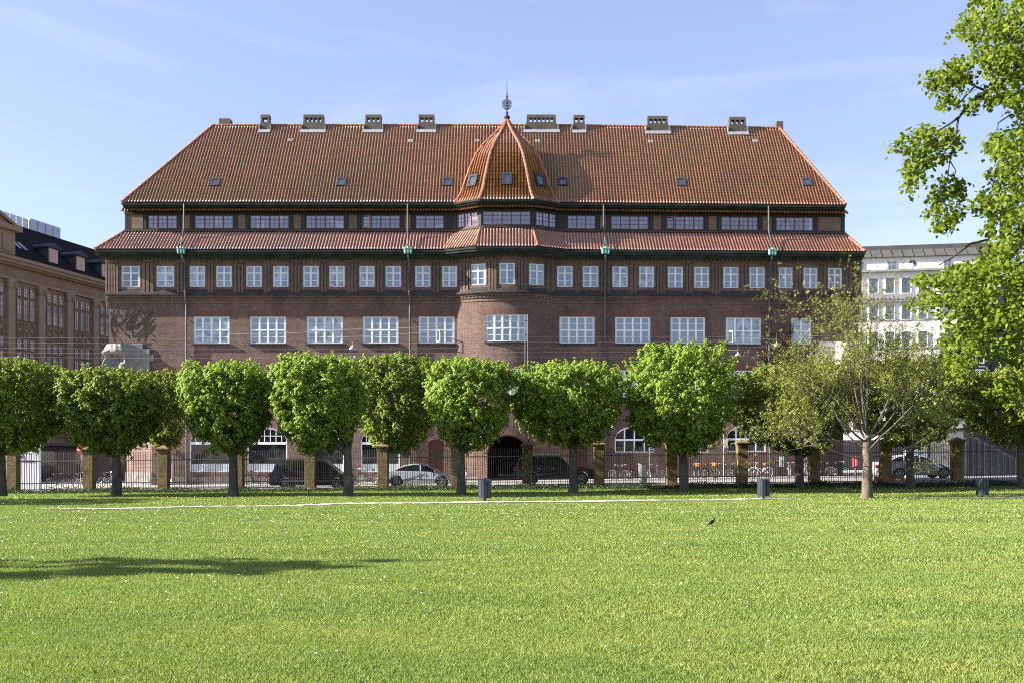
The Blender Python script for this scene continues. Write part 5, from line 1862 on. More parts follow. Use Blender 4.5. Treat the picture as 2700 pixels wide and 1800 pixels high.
m = MB(); m.box(wx(1686, cd), wx(1705, cd), cd, cd + .3, cz0, wz(1220, cd)); m.build("cabinet_body", M['white_board'], cb, bevel=.012)
M['cabinet_grey'] = simple("cabinet_grey", (.22, .23, .22), .5, var=.1)
m = MB(); m.box(wx(1691.5, cd), wx(1697, cd), cd - .012, cd - .002, cz0 + .06, wz(1222, cd)); m.box(wx(1698, cd), wx(1704, cd), cd - .012, cd - .002, cz0 + .06, wz(1222, cd)); m.build("cabinet_door", M['cabinet_grey'], cb)
m = MB(); m.box(wx(1685.5, cd), wx(1705.5, cd), cd - .03, cd + .33, wz(1220, cd) + .002, wz(1218, cd)); m.build("cabinet_top", M['iron'], cb)
def street_sign(px, d, ytop, w, h, lab, mat, stripes=False, yc=None):
    x, z0 = wx(px, d), float(gz(wx(px, d), d))
    t = thing("street_sign", lab, "sign", (x, d, z0))
    m = MB(); m.tube([(x, d, z0 - .2), (x, d, wz(ytop, d))], .028, 8); m.build("sign_pole", M['galv'], t)
    m = MB(); zc = wz(yc or ytop, d)
    m.box(x - .02, x - .02 + w, d - .05, d - .03, zc - h, zc); m.build("sign_plate", mat, t)
    if stripes:
        m = MB()
        for q in (.1, .3, .5): m.box(x + .02, x - .06 + w, d - .058, d - .052, zc - h + q * h + .02, zc - h + q * h + .02 + h * .11)
        m.build("sign_print", M['blue'], t)
street_sign(1712, 63, 1166, .30, .44, "small white and blue plate sign on a pole in front of the arched window", M['white_board'], True)
street_sign(1908, 60.8, 1144, .26, .52, "plain white plate sign on a pole left of the mossy pillar and bin", M['white_board'], yc=1157)
street_sign(2294, 66, 1140, .45, .3, "white plate sign on a pole behind the bare tree", M['white_board'])
nd = 73.5
nb = thing("notice_board", "white and green notice on dark stand by the wall above the bicycles", "notice", (wx(2061, nd), nd, float(gz(20, nd))))
m = MB(); m.box(wx(2056, nd), wx(2067, nd), nd, nd + .06, wz(1229, nd), wz(1202, nd)); m.build("notice_sheet", M['panel_blue'], nb)
M['green'] = simple("green_print", (.05, .28, .14), .5)
m = MB(); m.box(wx(2060, nd), wx(2065, nd), nd - .012, nd - .002, wz(1221, nd), wz(1211, nd)); m.box(wx(2057.5, nd), wx(2065, nd), nd - .012, nd - .002, wz(1226, nd), wz(1224, nd)); m.build("notice_print", M['green'], nb)
m = MB()
for px in (2058, 2065): m.box(wx(px, nd) - .02, wx(px, nd) + .02, nd + .061, nd + .1, gz(20, nd), wz(1204, nd))
m.build("notice_leg", M['iron'], nb)
# road works: round warning sign, amber lamp, orange barrier
wd_ = 62.0
wsn = thing("warning_sign", "red and white round road sign with amber lamp above, seen through the bare tree", "sign", (wx(2325, wd_), wd_, float(gz(23, wd_))))
m = MB(); m.tube([(wx(2327, wd_), wd_ + .06, gz(23, wd_)), (wx(2327, wd_), wd_ + .06, wz(1126, wd_))], .03, 8); m.build("sign_pole", M['galv'], wsn)
m = MB(); m.lathe([(.01, -.01), (.24, -.01), (.24, .01), (.01, .01)], (wx(2325, wd_), wd_, wz(1144, wd_)), 24, axis='y'); m.build("sign_disc", M['sign_red'], wsn)
m = MB(); m.lathe([(.01, -.006), (.15, -.006), (.15, .006), (.01, .006)], (wx(2325, wd_), wd_ - .02, wz(1144, wd_)), 24, axis='y'); m.build("sign_centre", M['white_board'], wsn)
M['amber'] = simple("amber_plastic", (.75, .30, .02), .4, var=.1)
m = MB(); m.lathe([(.02, -.1), (.1, -.1), (.11, .05), (.03, .12)], (wx(2330, wd_), wd_, wz(1126, wd_)), 12); m.build("amber_lamp", M['amber'], wsn, smooth=True)
M['orange'] = simple("orange_barrier", (.72, .15, .03), .5, var=.12)
for a, b, lab in ((2306, 2320, "short orange barrier plank at the tail of the silver saloon"), (2352, 2384, "longer orange barrier plank below the rear wheel of the silver saloon")):
    m = MB(); d = 58.9; z = wz(1257, d)
    m.box(wx(a, d), wx(b, d), d, d + .1, z - .07, z + .06)
    for px in (a + 3, b - 3): m.box(wx(px, d) - .04, wx(px, d) + .04, d - .1, d + .2, gz(wx(px, d), d) - .1, z - .072)
    tag(m.build("barrier_plank", M['orange']), lab, "barrier", "orange road barrier planks")
# ------------------------------------------------------------------ vehicles
M['tyre'] = simple("tyre_rubber", (.018, .018, .018), .85, var=.2)
M['rim'] = simple("alloy_rim", (.42, .43, .45), .35, metal=.6, var=.1)
M['car_glass'] = glass_mat("car_glass", (.012, .016, .02), (.02, .025, .03), ior=1.7)
M['tail_red'] = simple("tail_lamp_red", (.45, .02, .02), .25, var=.1)
M['head_clear'] = simple("head_lamp_clear", (.55, .57, .6), .15, var=.05)
M['trim'] = simple("black_trim", (.02, .02, .022), .6, var=.1)
M['chrome'] = simple("bright_trim", (.6, .6, .62), .25, metal=.7, var=.05)
def paint(name, c, metal=0.0):
    return simple(name, c, .3, metal=metal, var=.04, coat=.35)
M['paint_aubergine'] = paint("aubergine_paint", (.045, .022, .028))
M['paint_silver'] = paint("silver_blue_paint", (.50, .54, .60), .25)
M['paint_black'] = paint("black_paint_gloss", (.014, .015, .018))
M['paint_pale'] = paint("pale_silver_paint", (.52, .55, .64), .2)

def offset_poly(pts, d):
    """pull a convex-ish outline inwards by d"""
    n = len(pts)
    cx = sum(p[0] for p in pts) / n; cz = sum(p[1] for p in pts) / n
    out = []
    for i in range(n):
        p, a, b = Vector(pts[i]), Vector(pts[i - 1]), Vector(pts[(i + 1) % n])
        e1, e2 = (p - a).normalized(), (b - p).normalized()
        n1, n2 = Vector((-e1.y, e1.x)), Vector((-e2.y, e2.x))
        m = (n1 + n2)
        m = m.normalized() if m.length > 1e-6 else n1
        if m.dot(Vector((cx, cz)) - p) < 0: m = -m
        out.append((p.x + m.x * d, p.y + m.y * d))
    return out

def car(label, loc, rz, W, top, green, wheels, r, paint_m, splits, bottom=.24, tumble=.26, group=None, spokes=5, trim_h=None, bars=False):
    """top: outline of the body above the sills, rear to front; green: outline of the cabin, rear to front; splits: x of the window pillars"""
    t = thing("parked_car", label, "car", loc, rz, group)
    xr, xf = wheels
    h = W / 2
    ra = r * 1.18
    arch = []
    def arc(cx, k0):
        return [(cx + ra * math.cos(a), max(bottom, r * 1.0 + ra * math.sin(a))) for a in np.linspace(-.25, math.pi + .25, 13)]
    bot = [(top[-1][0] - .06, bottom)] + arc(xf, 0) + arc(xr, 0) + [(top[0][0] + .06, bottom)]
    outline = list(top) + bot
    b = MB()
    def yb(z): return h - .05 * max(0, (z - .62)) / .4 - .07 * max(0, .45 - z) / .3
    n = len(outline)
    v = [(x, -yb(z), z) for x, z in outline] + [(x, yb(z), z) for x, z in outline]
    f = [tuple(range(n)), tuple(range(n, 2 * n))[::-1]] + [(i, (i + 1) % n, n + (i + 1) % n, n + i) for i in range(n)]
    b.add(v, f)
    body = b.build("car_body", paint_m, t, local=True, bevel=.045, seg=3, smooth=False)
    zb = min(p[1] for p in green); zt = max(p[1] for p in green)
    def yc(z, e=0.0): return h - .075 - tumble * max(0, (z - zb)) / (zt - zb) * .75 + e
    c = MB()
    g2 = list(green)
    n = len(g2)
    v = [(x, -yc(z), z) for x, z in g2] + [(x, yc(z), z) for x, z in g2]
    c.add(v, [tuple(range(n)), tuple(range(n, 2 * n))[::-1]] + [(i, (i + 1) % n, n + (i + 1) % n, n + i) for i in range(n)])
    cab = c.build("car_cabin", paint_m, t, local=True, bevel=.05, seg=3)
    # side windows: strips of the inset cabin outline between the pillars
    ins = offset_poly(g2, .075)
    zlow = min(p[1] for p in ins) + .02
    def top_at(x):
        zz = None
        for i in range(len(ins)):
            (x0, z0), (x1, z1) = ins[i], ins[(i + 1) % len(ins)]
            if min(x0, x1) - 1e-6 <= x <= max(x0, x1) + 1e-6 and abs(x1 - x0) > 1e-6:
                q = z0 + (z1 - z0) * (x - x0) / (x1 - x0)
                zz = q if zz is None else max(zz, q)
        return zz if zz is not None else zlow
    xa, xb_ = min(p[0] for p in ins), max(p[0] for p in ins)
    sp = [xa] + list(splits) + [xb_]
    for s in (-1, 1):
        for i in range(len(sp) - 1):
            a, bb = sp[i] + (.045 if i else 0), sp[i + 1] - (.045 if i < len(sp) - 2 else 0)
            xs_ = sorted(set([a, bb] + [p[0] for p in ins if a < p[0] < bb] + list(np.linspace(a, bb, 6))))
            up_ = [(x, max(zlow, top_at(x))) for x in xs_]
            pts = [(x, zlow) for x in (a, bb)] + up_[::-1]
            g = MB()
            g.add([(x, s * yc(z, .006), z) for x, z in pts], [tuple(range(len(pts)))])
            g.build("side_window", M['car_glass'], t, local=True)
    # windscreen and rear window
    def screen(p, q, name):
        p, q = Vector((p[0], p[1])), Vector((q[0], q[1]))
        d = (q - p).normalized(); nn = Vector((-d.y, d.x))
        if nn.x * (1 if name == "windscreen" else -1) < 0: nn = -nn
        a, bq = p + d * .08 + nn * .012, q - d * .08 + nn * .012
        g = MB()
        g.add([(a.x, -yc(a.y) + .1, a.y), (a.x, yc(a.y) - .1, a.y), (bq.x, yc(bq.y) - .08, bq.y), (bq.x, -yc(bq.y) + .08, bq.y)], [(0, 1, 2, 3)])
        g.build(name, M['car_glass'], t, local=True)
    screen(green[-1], green[-2], "windscreen")
    screen(green[0], green[1], "rear_window")
    for x in (xr, xf):
        for s in (-1, 1):
            y = s * (h - .11)
            w = MB()
            w.lathe([(r * .62, -.1), (r * .93, -.105), (r, -.07), (r, .07), (r * .93, .105), (r * .62, .1)], (x, y, r), 24, axis='y')
            wo = w.build("wheel", M['tyre'], t, local=True, smooth=False)
            m = MB()
            yo = y + s * .09
            m.lathe([(r * .58, -.02), (r * .66, -.02), (r * .66, .025), (r * .58, .025)], (x, yo, r), 24, axis='y', cap=False)
            m.lathe([(.01, -.03), (r * .16, -.03), (r * .16, .03), (.01, .03)], (x, yo, r), 10, axis='y')
            for k in range(spokes):
                an = 2 * math.pi * k / spokes + .3
                m.obox((x + math.cos(an) * r * .38, yo, r + math.sin(an) * r * .38), (math.cos(an), 0, math.sin(an)), (-math.sin(an), 0, math.cos(an)), (0, 1, 0), r * .24, r * (.34 / spokes), .012)
            m.build("rim", M['rim'], wo, local=True)
            hb = MB(); hb.lathe([(.01, -.01), (r * .6, -.01), (r * .6, .01), (.01, .01)], (x, y + s * .04, r), 20, axis='y'); hb.build("wheel_well", M['trim'], wo, local=True)
    x0, z0 = top[0]; x1, z1 = top[-1]
    zl = top[1][1]
    xt = top[1][0]
    for s in (-1, 1):
        m = MB(); m.obox((xt - .0, s * (h - .20), zl - .12), (1, 0, 0), (0, 1, 0), (0, 0, 1), .07, .17, .085); m.build("tail_lamp", M['tail_red'], t, local=True, bevel=.02)
        xh, zh = top[-2]
        m = MB(); m.obox((xh - .12, s * (h - .26), zh - .08), Vector((1, s * -.15, -.2)).normalized(), (0, 1, 0), (0, 0, 1), .2, .17, .07); m.build("head_lamp", M['head_clear'], t, local=True, bevel=.025)
        fx_ = green[-1][0]
        m = MB(); m.obox((fx_ - .28, s * (h + .06), zb + .10), (1, 0, 0), (0, 1, 0), (0, 0, 1), .07, .09, .065); m.build("wing_mirror", paint_m, t, local=True, bevel=.03)
        m = MB()
        for xx in splits:
            m.box(xx + .12, xx + .30, s * (h + .006) - .012, s * (h + .006) + .012, zb - .12, zb - .09)
        m.build("door_handle", M['chrome'] if bars else paint_m, t, local=True)
        m = MB()
        for xx in list(splits) + [fx_ - .35]:
            m.box(xx - .006, xx + .006, s * (h - .012) - .014, s * (h - .012) + .014, bottom + .16, zb - .03)
        m.build("door_seam", M['trim'], t, local=True)
        if trim_h:
            m = MB(); m.box(xr + ra + .05, xf - ra - .05, s * h - .02, s * h + .02, trim_h - .03, trim_h + .03); m.build("side_moulding", M['chrome'], t, local=True)
        if bars:
            m = MB(); m.tube([(green[1][0] + .2, s * (yc(zt) - .1), zt + .02), (green[1][0] + .25, s * (yc(zt) - .1), zt + .08), (green[-2][0] - .2, s * (yc(zt) - .1), zt + .08), (green[-2][0] - .1, s * (yc(zt) - .1), zt + .02)], .02, 6); m.build("roof_rail", M['chrome'], t, local=True)
    m = MB()
    m.box(x0 - .05, x0 + .1, -h + .06, h - .06, bottom + .08, bottom + .26)
    m.build("rear_bumper", paint_m, t, local=True, bevel=.04)
    m = MB()
    m.box(x1 - .1, x1 + .05, -h + .06, h - .06, bottom + .04, bottom + .26)
    m.build("front_bumper", paint_m, t, local=True, bevel=.04)
    m = MB(); m.box(x0 - .062, x0 - .052, -.26, .26, bottom + .32, bottom + .43); m.build("number_plate", M['white_board'], t, local=True)
    return t
CG = "cars on the street behind the fence"
def cpos(px, d): 
    x = wx(px, d); return (x, d, float(gz(x, d)))
car("dark aubergine minivan with red tail lamp, parked behind the fence left of centre", cpos(828, 60.6), 0, 1.95,
    [(-2.52, .42), (-2.50, .95), (-2.36, 1.08), (-1.2, 1.08), (.6, 1.06), (1.25, 1.04), (1.9, .94), (2.4, .74), (2.52, .45)],
    [(-2.34, 1.06), (-2.12, 1.66), (-1.75, 1.78), (.35, 1.80), (.75, 1.73), (1.62, 1.05)], (-1.55, 1.55), .33, M['paint_aubergine'], (-.95, .12), trim_h=.50, group=CG, spokes=5)
car("silver blue two-door coupe with multi-spoke wheels, behind the fence near the pedestrian", cpos(1108, 61.2), 0, 1.78,
    [(-2.2, .42), (-2.22, .78), (-2.12, .98), (-1.5, 1.0), (.6, .94), (1.1, .9), (1.75, .78), (2.14, .6), (2.2, .4)],
    [(-1.62, .98), (-.95, 1.33), (-.35, 1.43), (.15, 1.42), (.5, 1.34), (1.22, .9)], (-1.36, 1.37), .33, M['paint_silver'], (.05,), group=CG, spokes=12, tumble=.34)
car("black off-road car with long bonnet and roof rails, parked by the gateway arch", cpos(1462, 60.9), 0, 1.85,
    [(-2.42, .5), (-2.42, 1.05), (-2.36, 1.14), (-1.0, 1.14), (.7, 1.12), (1.1, 1.12), (1.9, 1.06), (2.34, .98), (2.42, .55)],
    [(-2.36, 1.12), (-2.12, 1.62), (-1.9, 1.74), (.1, 1.76), (.35, 1.70), (.95, 1.12)], (-1.42, 1.62), .38, M['paint_black'], (-1.2, -.35), bottom=.36, group=CG, spokes=6, bars=True, tumble=.2)
car("pale silver four-door saloon at the right behind the fence", cpos(2403, 61.2), 0, 1.80,
    [(-2.38, .42), (-2.40, .86), (-2.30, 1.02), (-1.5, 1.04), (.6, .98), (1.15, .95), (1.85, .82), (2.3, .64), (2.38, .42)],
    [(-1.75, 1.02), (-1.1, 1.38), (-.5, 1.46), (.1, 1.46), (.55, 1.38), (1.32, .94)], (-1.05, 1.62), .33, M['paint_pale'], (-.75, .2), group=CG, spokes=7, tumble=.3)
car("small dark car parked in the shade of the gateway passage", (wx(1341, 79.5), 79.5, 0.22), RAD(-90), 1.68,
    [(-1.85, .4), (-1.85, .9), (-1.7, 1.0), (.6, .95), (1.1, .93), (1.6, .8), (1.85, .6), (1.88, .4)],
    [(-1.75, .96), (-1.45, 1.38), (-.7, 1.47), (.1, 1.46), (.45, 1.38), (1.15, .92)], (-1.2, 1.2), .3, M['paint_black'], (-.5, .2), group=CG)

# ------------------------------------------------------------------ bicycles
M['bike_dark'] = simple("bicycle_black", (.02, .02, .022), .35, var=.2)
M['bike_white'] = simple("bicycle_white", (.62, .62, .60), .35, var=.1)
M['bike_rim'] = simple("bicycle_rim", (.48, .48, .48), .35, metal=.4, var=.1)
M['wicker'] = simple("wicker_basket", (.45, .20, .05), .8, var=.3, scale=20)
M['saddle'] = simple("brown_saddle", (.10, .05, .03), .5, var=.2)
def bicycle(label, loc, rz, frame='bike_dark', basket=False, step=True, saddle='saddle', lean=0.0):
    t = thing("bicycle", label, "bicycle", loc, rz, "bicycles parked along the facade")
    t.rotation_euler.x = lean
    r = .34
    for x in (-.52, .52):
        w = MB()
        w.tube([(x + r * math.cos(a), 0, r + r * math.sin(a)) for a in np.linspace(0, 2 * math.pi, 25)[:-1]], .019, 6, closed=True)
        wo = w.build("wheel", M['tyre'], t, local=True)
        m = MB()
        m.tube([(x + r * .93 * math.cos(a), 0, r + r * .93 * math.sin(a)) for a in np.linspace(0, 2 * math.pi, 25)[:-1]], .014, 4, closed=True)
        for k in range(9):
            a = k * math.pi / 9
            m.tube([(x + r * .92 * math.cos(a), -.01, r + r * .92 * math.sin(a)), (x - r * .92 * math.cos(a), .01, r - r * .92 * math.sin(a))], .003, 3)
        m.lathe([(.03, -.04), (.03, .04)], (x, 0, r), 8, axis='y')
        m.build("rim", M['bike_rim'], wo, local=True)
        m = MB(); m.tube([(x + (r + .035) * math.cos(a), 0, r + (r + .035) * math.sin(a)) for a in np.linspace(.25, 2.6, 10)], .02, 4); m.build("mudguard", M[frame], t, local=True)
    f = MB()
    bb, seat, head = (-.1, 0, .30), (-.22, 0, .78), (.34, 0, .82)
    f.tube([bb, (-.26, 0, .92)], .017, 6)
    f.tube([bb, (.38, 0, .66)], .02, 6)
    f.tube([(-.17, 0, .55) if step else seat, (.36, 0, .72) if step else head], .018, 6)
    for s in (-1, 1):
        f.tube([bb, (-.52, s * .06, r)], .011, 5)
        f.tube([(-.21, 0, .74), (-.52, s * .06, r)], .010, 5)
        f.tube([(.39, s * .02, .62), (.44, s * .055, .5), (.52, s * .06, r)], .013, 5)
    f.tube([(.39, 0, .60), (.325, 0, .93)], .02, 6)
    f.build("bicycle_frame", M[frame], t, local=True)
    m = MB()
    m.tube([(.325, 0, .9), (.31, 0, 1.02), (.33, 0, 1.04)], .014, 5)
    m.tube([(.10, -.29, 1.03), (.22, -.27, 1.05), (.33, -.12, 1.06), (.33, .12, 1.06), (.22, .27, 1.05), (.10, .29, 1.03)], .013, 6)
    m.build("handlebar", M['chrome'], t, local=True)
    m = MB()
    m.tube([(-.40, 0, .955), (-.34, 0, .965), (-.24, 0, .96), (-.13, 0, .95)], [.04, .085, .05, .022], 8)
    m.build("saddle", M[saddle], t, local=True, smooth=True)
    m = MB()
    m.lathe([(.085, -.012), (.085, .012)], (-.1, .05, .30), 12, axis='y')
    m.tube([(-.1, .06, .30), (-.02, .08, .16)], .011, 4); m.tube([(-.1, -.06, .30), (-.18, -.08, .44)], .011, 4)
    m.box(-.06, .04, .08, .17, .15, .17); m.box(-.22, -.12, -.17, -.08, .43, .45)
    m.build("crank", M['trim'], t, local=True)
    m = MB()
    m.tube([(-.24, .05, .73), (-.72, .06, .75)], .009, 4); m.tube([(-.24, -.05, .73), (-.72, -.06, .75)], .009, 4)
    for x in (-.4, -.55, -.7): m.tube([(x, -.07, .745), (x, .07, .745)], .008, 4)
    m.tube([(-.66, .06, .75), (-.52, .06, r)], .008, 4); m.tube([(-.66, -.06, .75), (-.52, -.06, r)], .008, 4)
    m.build("luggage_rack", M['trim'], t, local=True)
    if basket:
        m = MB(); m.frustum(.55, 0, .84, 1.10, .14, .17, .18, .21); m.build("basket", M['wicker'], t, local=True, bevel=.03)
    return t
def bpos(px, d): 
    x = wx(px, d); return (x, d, float(gz(x, d)) + .10)
bicycle("dark bicycle left of the utility cabinet, hindmost of two with overlapping wheels", bpos(1640, 72.2), RAD(35))
bicycle("dark bicycle left of the utility cabinet, foremost of two with overlapping wheels", bpos(1632, 71.3), RAD(150))
bicycle("dark bicycle half hidden behind the white utility cabinet", bpos(1680, 72), RAD(20))
bicycle("dark bicycle between the utility cabinet and the mossy fence pillar", bpos(1724, 71.6), RAD(170))
bicycle("bicycle with orange wicker basket right of the mossy fence pillar", bpos(1834, 71.2), RAD(62), basket=True)
bicycle("dark bicycle without basket between two bicycles with orange baskets", bpos(1872, 72.3), RAD(25))
bicycle("bicycle with orange wicker basket by the pole with the plain white plate", bpos(1905, 71.6), RAD(150), basket=True)
bicycle("dark bicycle close to the pillar left of the right hand litter bin", bpos(1936, 72.2), RAD(60))
bicycle("white step-through bicycle with orange saddle behind the litter bin", bpos(2006, 71.2), RAD(166), frame='bike_white', saddle='wicker')
bicycle("dark bicycle leaning on the white step-through bicycle", bpos(1987, 72.4), RAD(40))
bicycle("bicycle seen end-on below the green notice board", bpos(2081, 71.5), RAD(68), frame='bike_white')
bicycle("dark bicycle behind the weeds left of the bare tree trunk, nearest the pillar", bpos(2172, 71.4), RAD(160))
bicycle("dark bicycle behind the weeds left of the bare tree trunk, nearest the trunk", bpos(2214, 72.2), RAD(20))
bicycle("dark bicycle lying in shade between the hoarding and the no entry sign", bpos(155, 71.5), RAD(10))
bicycle("bicycle with shining mudguards parked behind the no entry sign post", bpos(212, 70.8), RAD(75), frame='bike_white')
bicycle("bicycle parked left of the first big chestnut trunk", bpos(283, 71.6), RAD(65), frame='bike_white')
bicycle("dark bicycle parked by the minivan's tail below the second shop window", bpos(672, 72.4), RAD(15))
bicycle("dark bicycle in front of the pedestrian, nose towards the minivan", bpos(938, 71.8), RAD(50))
bicycle("tall dark bicycle parked between minivan and pedestrian", bpos(972, 71), RAD(172))
bicycle("bicycle left of the gateway arch, half hidden by a chestnut trunk", bpos(1226, 71.4), RAD(100), frame='bike_white')

# ------------------------------------------------------------------ people
M['skin'] = simple("skin", (.48, .30, .22), .6, var=.08)
M['hair_pale'] = simple("pale_hair", (.42, .34, .22), .7, var=.2)
M['hair_brown'] = simple("brown_hair", (.09, .04, .02), .7, var=.2)
M['cloth_pale'] = simple("pale_coat", (.58, .53, .44), .9, var=.1)
M['cloth_black'] = simple("black_vest", (.02, .02, .022), .9, var=.2)
M['cloth_white'] = simple("white_shirt", (.68, .68, .66), .9, var=.06)
M['cloth_jeans'] = simple("grey_jeans", (.12, .14, .18), .9, var=.2)
M['cloth_beige'] = simple("beige_trousers", (.42, .36, .27), .9, var=.12)
def skin_obj(name, pts, edges, radii, mat, parent, root=0, sub=1):
    me = bpy.data.meshes.new(name)
    me.from_pydata(pts, edges, [])
    o = link(bpy.data.objects.new(name, me), parent)
    md = o.modifiers.new("skin", 'SKIN')
    sv = me.skin_vertices[0].data if me.skin_vertices else None
    if sv is None:
        bm = bmesh.new(); bm.from_mesh(me); bm.verts.layers.skin.verify(); bm.to_mesh(me); bm.free()
        sv = me.skin_vertices[0].data
    for i, r in enumerate(radii):
        sv[i].radius = r if hasattr(r, '__len__') else (r, r)
        sv[i].use_root = (i == root)
    md.use_smooth_shade = True
    s = o.modifiers.new("subsurf", 'SUBSURF'); s.levels = sub; s.render_levels = sub
    me.materials.append(mat)
    return o
def person(label, loc, rz, top, legs, hair, stride=.26, long_coat=False):
    t = thing("person", label, "person", loc, rz)
    s = stride
    P = [(0, 0, .93), (0, 0, 1.12), (.01, 0, 1.34), (.02, 0, 1.44), (.03, 0, 1.52), (.05, 0, 1.60), (.05, 0, 1.70),      # pelvis, waist, chest, neck base, neck, face, crown
         (0, .09, .90), (s * .55, .10, .50), (s, .10, .09), (s + .16, .10, .04),
         (0, -.09, .90), (-s * .25, -.10, .49), (-s, -.10, .12), (-s + .14, -.10, .04),
         (.01, .19, 1.38), (-.08, .23, 1.13), (.02, .22, .90), (.05, .21, .82),
         (.01, -.19, 1.38), (.10, -.23, 1.14), (.26, -.20, .98), (.32, -.18, .92)]
    E = [(0, 1), (1, 2), (2, 3), (3, 4), (4, 5), (5, 6), (0, 7), (7, 8), (8, 9), (9, 10), (0, 11), (11, 12), (12, 13), (13, 14), (2, 15), (15, 16), (16, 17), (17, 18), (2, 19), (19, 20), (20, 21), (21, 22)]
    R = [(.10, .13), (.09, .12), (.11, .15), (.07, .09), .052, .085, .075, .085, .055, .038, .035, .085, .055, .038, .035, .055, .042, .03, .035, .055, .042, .03, .035]
    body = skin_obj("body", P, E, R, M['skin'], t)
    # five fingers on each hand
    for (hx_, hy_, hz_) in (P[18], P[22]):
        m = MB()
        for k in range(4):
            m.tube([(hx_ + .01, hy_ - .03 + k * .02, hz_ - .02), (hx_ + .015, hy_ - .03 + k * .02, hz_ - .06), (hx_ + .03, hy_ - .03 + k * .02, hz_ - (.085 + (.01 if k in (1, 2) else 0)))], [.010, .009, .006], 6)
        m.tube([(hx_ + .02, hy_ + .03, hz_ + .0), (hx_ + .05, hy_ + .035, hz_ - .03), (hx_ + .06, hy_ + .03, hz_ - .05)], [.011, .010, .006], 6)
        m.build("fingers", M['skin'], t, smooth=True, local=True)
    tp = [0, 1, 2, 3, 15, 16, 17, 19, 20, 21]
    ix = {v: i for i, v in enumerate(tp)}
    z0 = .62 if long_coat else .9
    pts = [P[i] for i in tp] + [(0, 0, z0)]
    ed = [(ix[a], ix[b]) for a, b in ((0, 1), (1, 2), (2, 3), (2, 15), (15, 16), (16, 17), (2, 19), (19, 20), (20, 21))] + [(0, 10)]
    skin_obj("jacket", pts, ed, [(.125, .155), (.115, .145), (.13, .17), (.075, .095), .07, .055, .042, .07, .055, .042, (.14, .17)], M[top], t)
    lp = [0, 7, 8, 9, 11, 12, 13]
    ix = {v: i for i, v in enumerate(lp)}
    skin_obj("trousers", [P[i] for i in lp], [(ix[a], ix[b]) for a, b in ((0, 7), (7, 8), (8, 9), (0, 11), (11, 12), (12, 13))], [(.115, .14), .10, .07, .055, .10, .07, .055], M[legs], t)
    for a, b in ((9, 10), (13, 14)):
        m = MB(); p, q = Vector(P[a]), Vector(P[b])
        m.tube([p + Vector((-.05, 0, -.05)), p + Vector((.03, 0, -.04)), q + Vector((.02, 0, -.005)), q + Vector((.07, 0, -.015))], [.04, .048, .042, .02], 8)
        m.build("shoe", M['black'], t, smooth=True, local=True)
    m = MB(); m.tube([(.0, 0, 1.56), (.0, 0, 1.63), (.02, 0, 1.70), (.06, 0, 1.76)], [.075, .105, .10, .05], 10); m.build("hair", M[hair], t, smooth=True, local=True)
    m = MB()
    m.tube([(.135, 0, 1.63), (.155, 0, 1.595), (.13, 0, 1.58)], [.012, .02, .012], 6)
    for s_ in (-1, 1):
        m.lathe([(.002, -.012), (.014, 0), (.002, .012)], (.128, s_ * .034, 1.635), 6)
        m.tube([(.045, s_ * .098, 1.64), (.04, s_ * .105, 1.61), (.05, s_ * .098, 1.585)], [.012, .018, .01], 6)
    m.tube([(.125, -.025, 1.55), (.135, 0, 1.548), (.125, .025, 1.55)], .008, 5)
    m.build("face_features", M['skin'], t, smooth=True, local=True)
    return t
x = wx(1000, 68.5)
person("pedestrian in pale coat half hidden by a fence pillar left of the silver coupe", (x, 68.5, float(gz(x, 68.5))), RAD(10), 'cloth_pale', 'cloth_beige', 'hair_pale', long_coat=True)
x = wx(2126, 64)
person("pedestrian in black top and grey jeans walking beside the third pillar from the right", (x, 64, float(gz(x, 64))), RAD(175), 'cloth_black', 'cloth_jeans', 'hair_brown')

# ------------------------------------------------------------------ trees
def basis(n):
    """two unit vectors across each normal in n"""
    a = np.where(np.abs(n[:, 2:3]) < .9, np.array([[0, 0, 1.0]]), np.array([[1.0, 0, 0]]))
    u = np.cross(n, a); u /= np.linalg.norm(u, axis=1, keepdims=True) + 1e-9
    return u, np.cross(n, u)
def unit(v): return v / (np.linalg.norm(v, axis=-1, keepdims=True) + 1e-9)
def palmate(c, n, size, rg, nl=5, droop=.75, wid=.27):
    """chestnut leaves: nl drooping leaflets (rhombs) round each centre c with axis n"""
    u, v = basis(n)
    ph = rg.uniform(0, 2 * np.pi, len(c))
    out = []
    for k in range(nl):
        a = ph + (k / nl) * 2 * np.pi * .86
        d = u * np.cos(a)[:, None] + v * np.sin(a)[:, None]
        s = -u * np.sin(a)[:, None] + v * np.cos(a)[:, None]
        L = (size * rg.uniform(.75, 1.15, len(c)))[:, None]
        tip = c + (d * .85 - n * droop) * L
        mid = c + (d * .62 - n * droop * .25) * L
        out.append(np.stack([c, mid + s * wid * L, tip, mid - s * wid * L], 1))
    V = np.concatenate(out).reshape(-1, 3)
    return V, np.arange(len(V)).reshape(-1, 4)

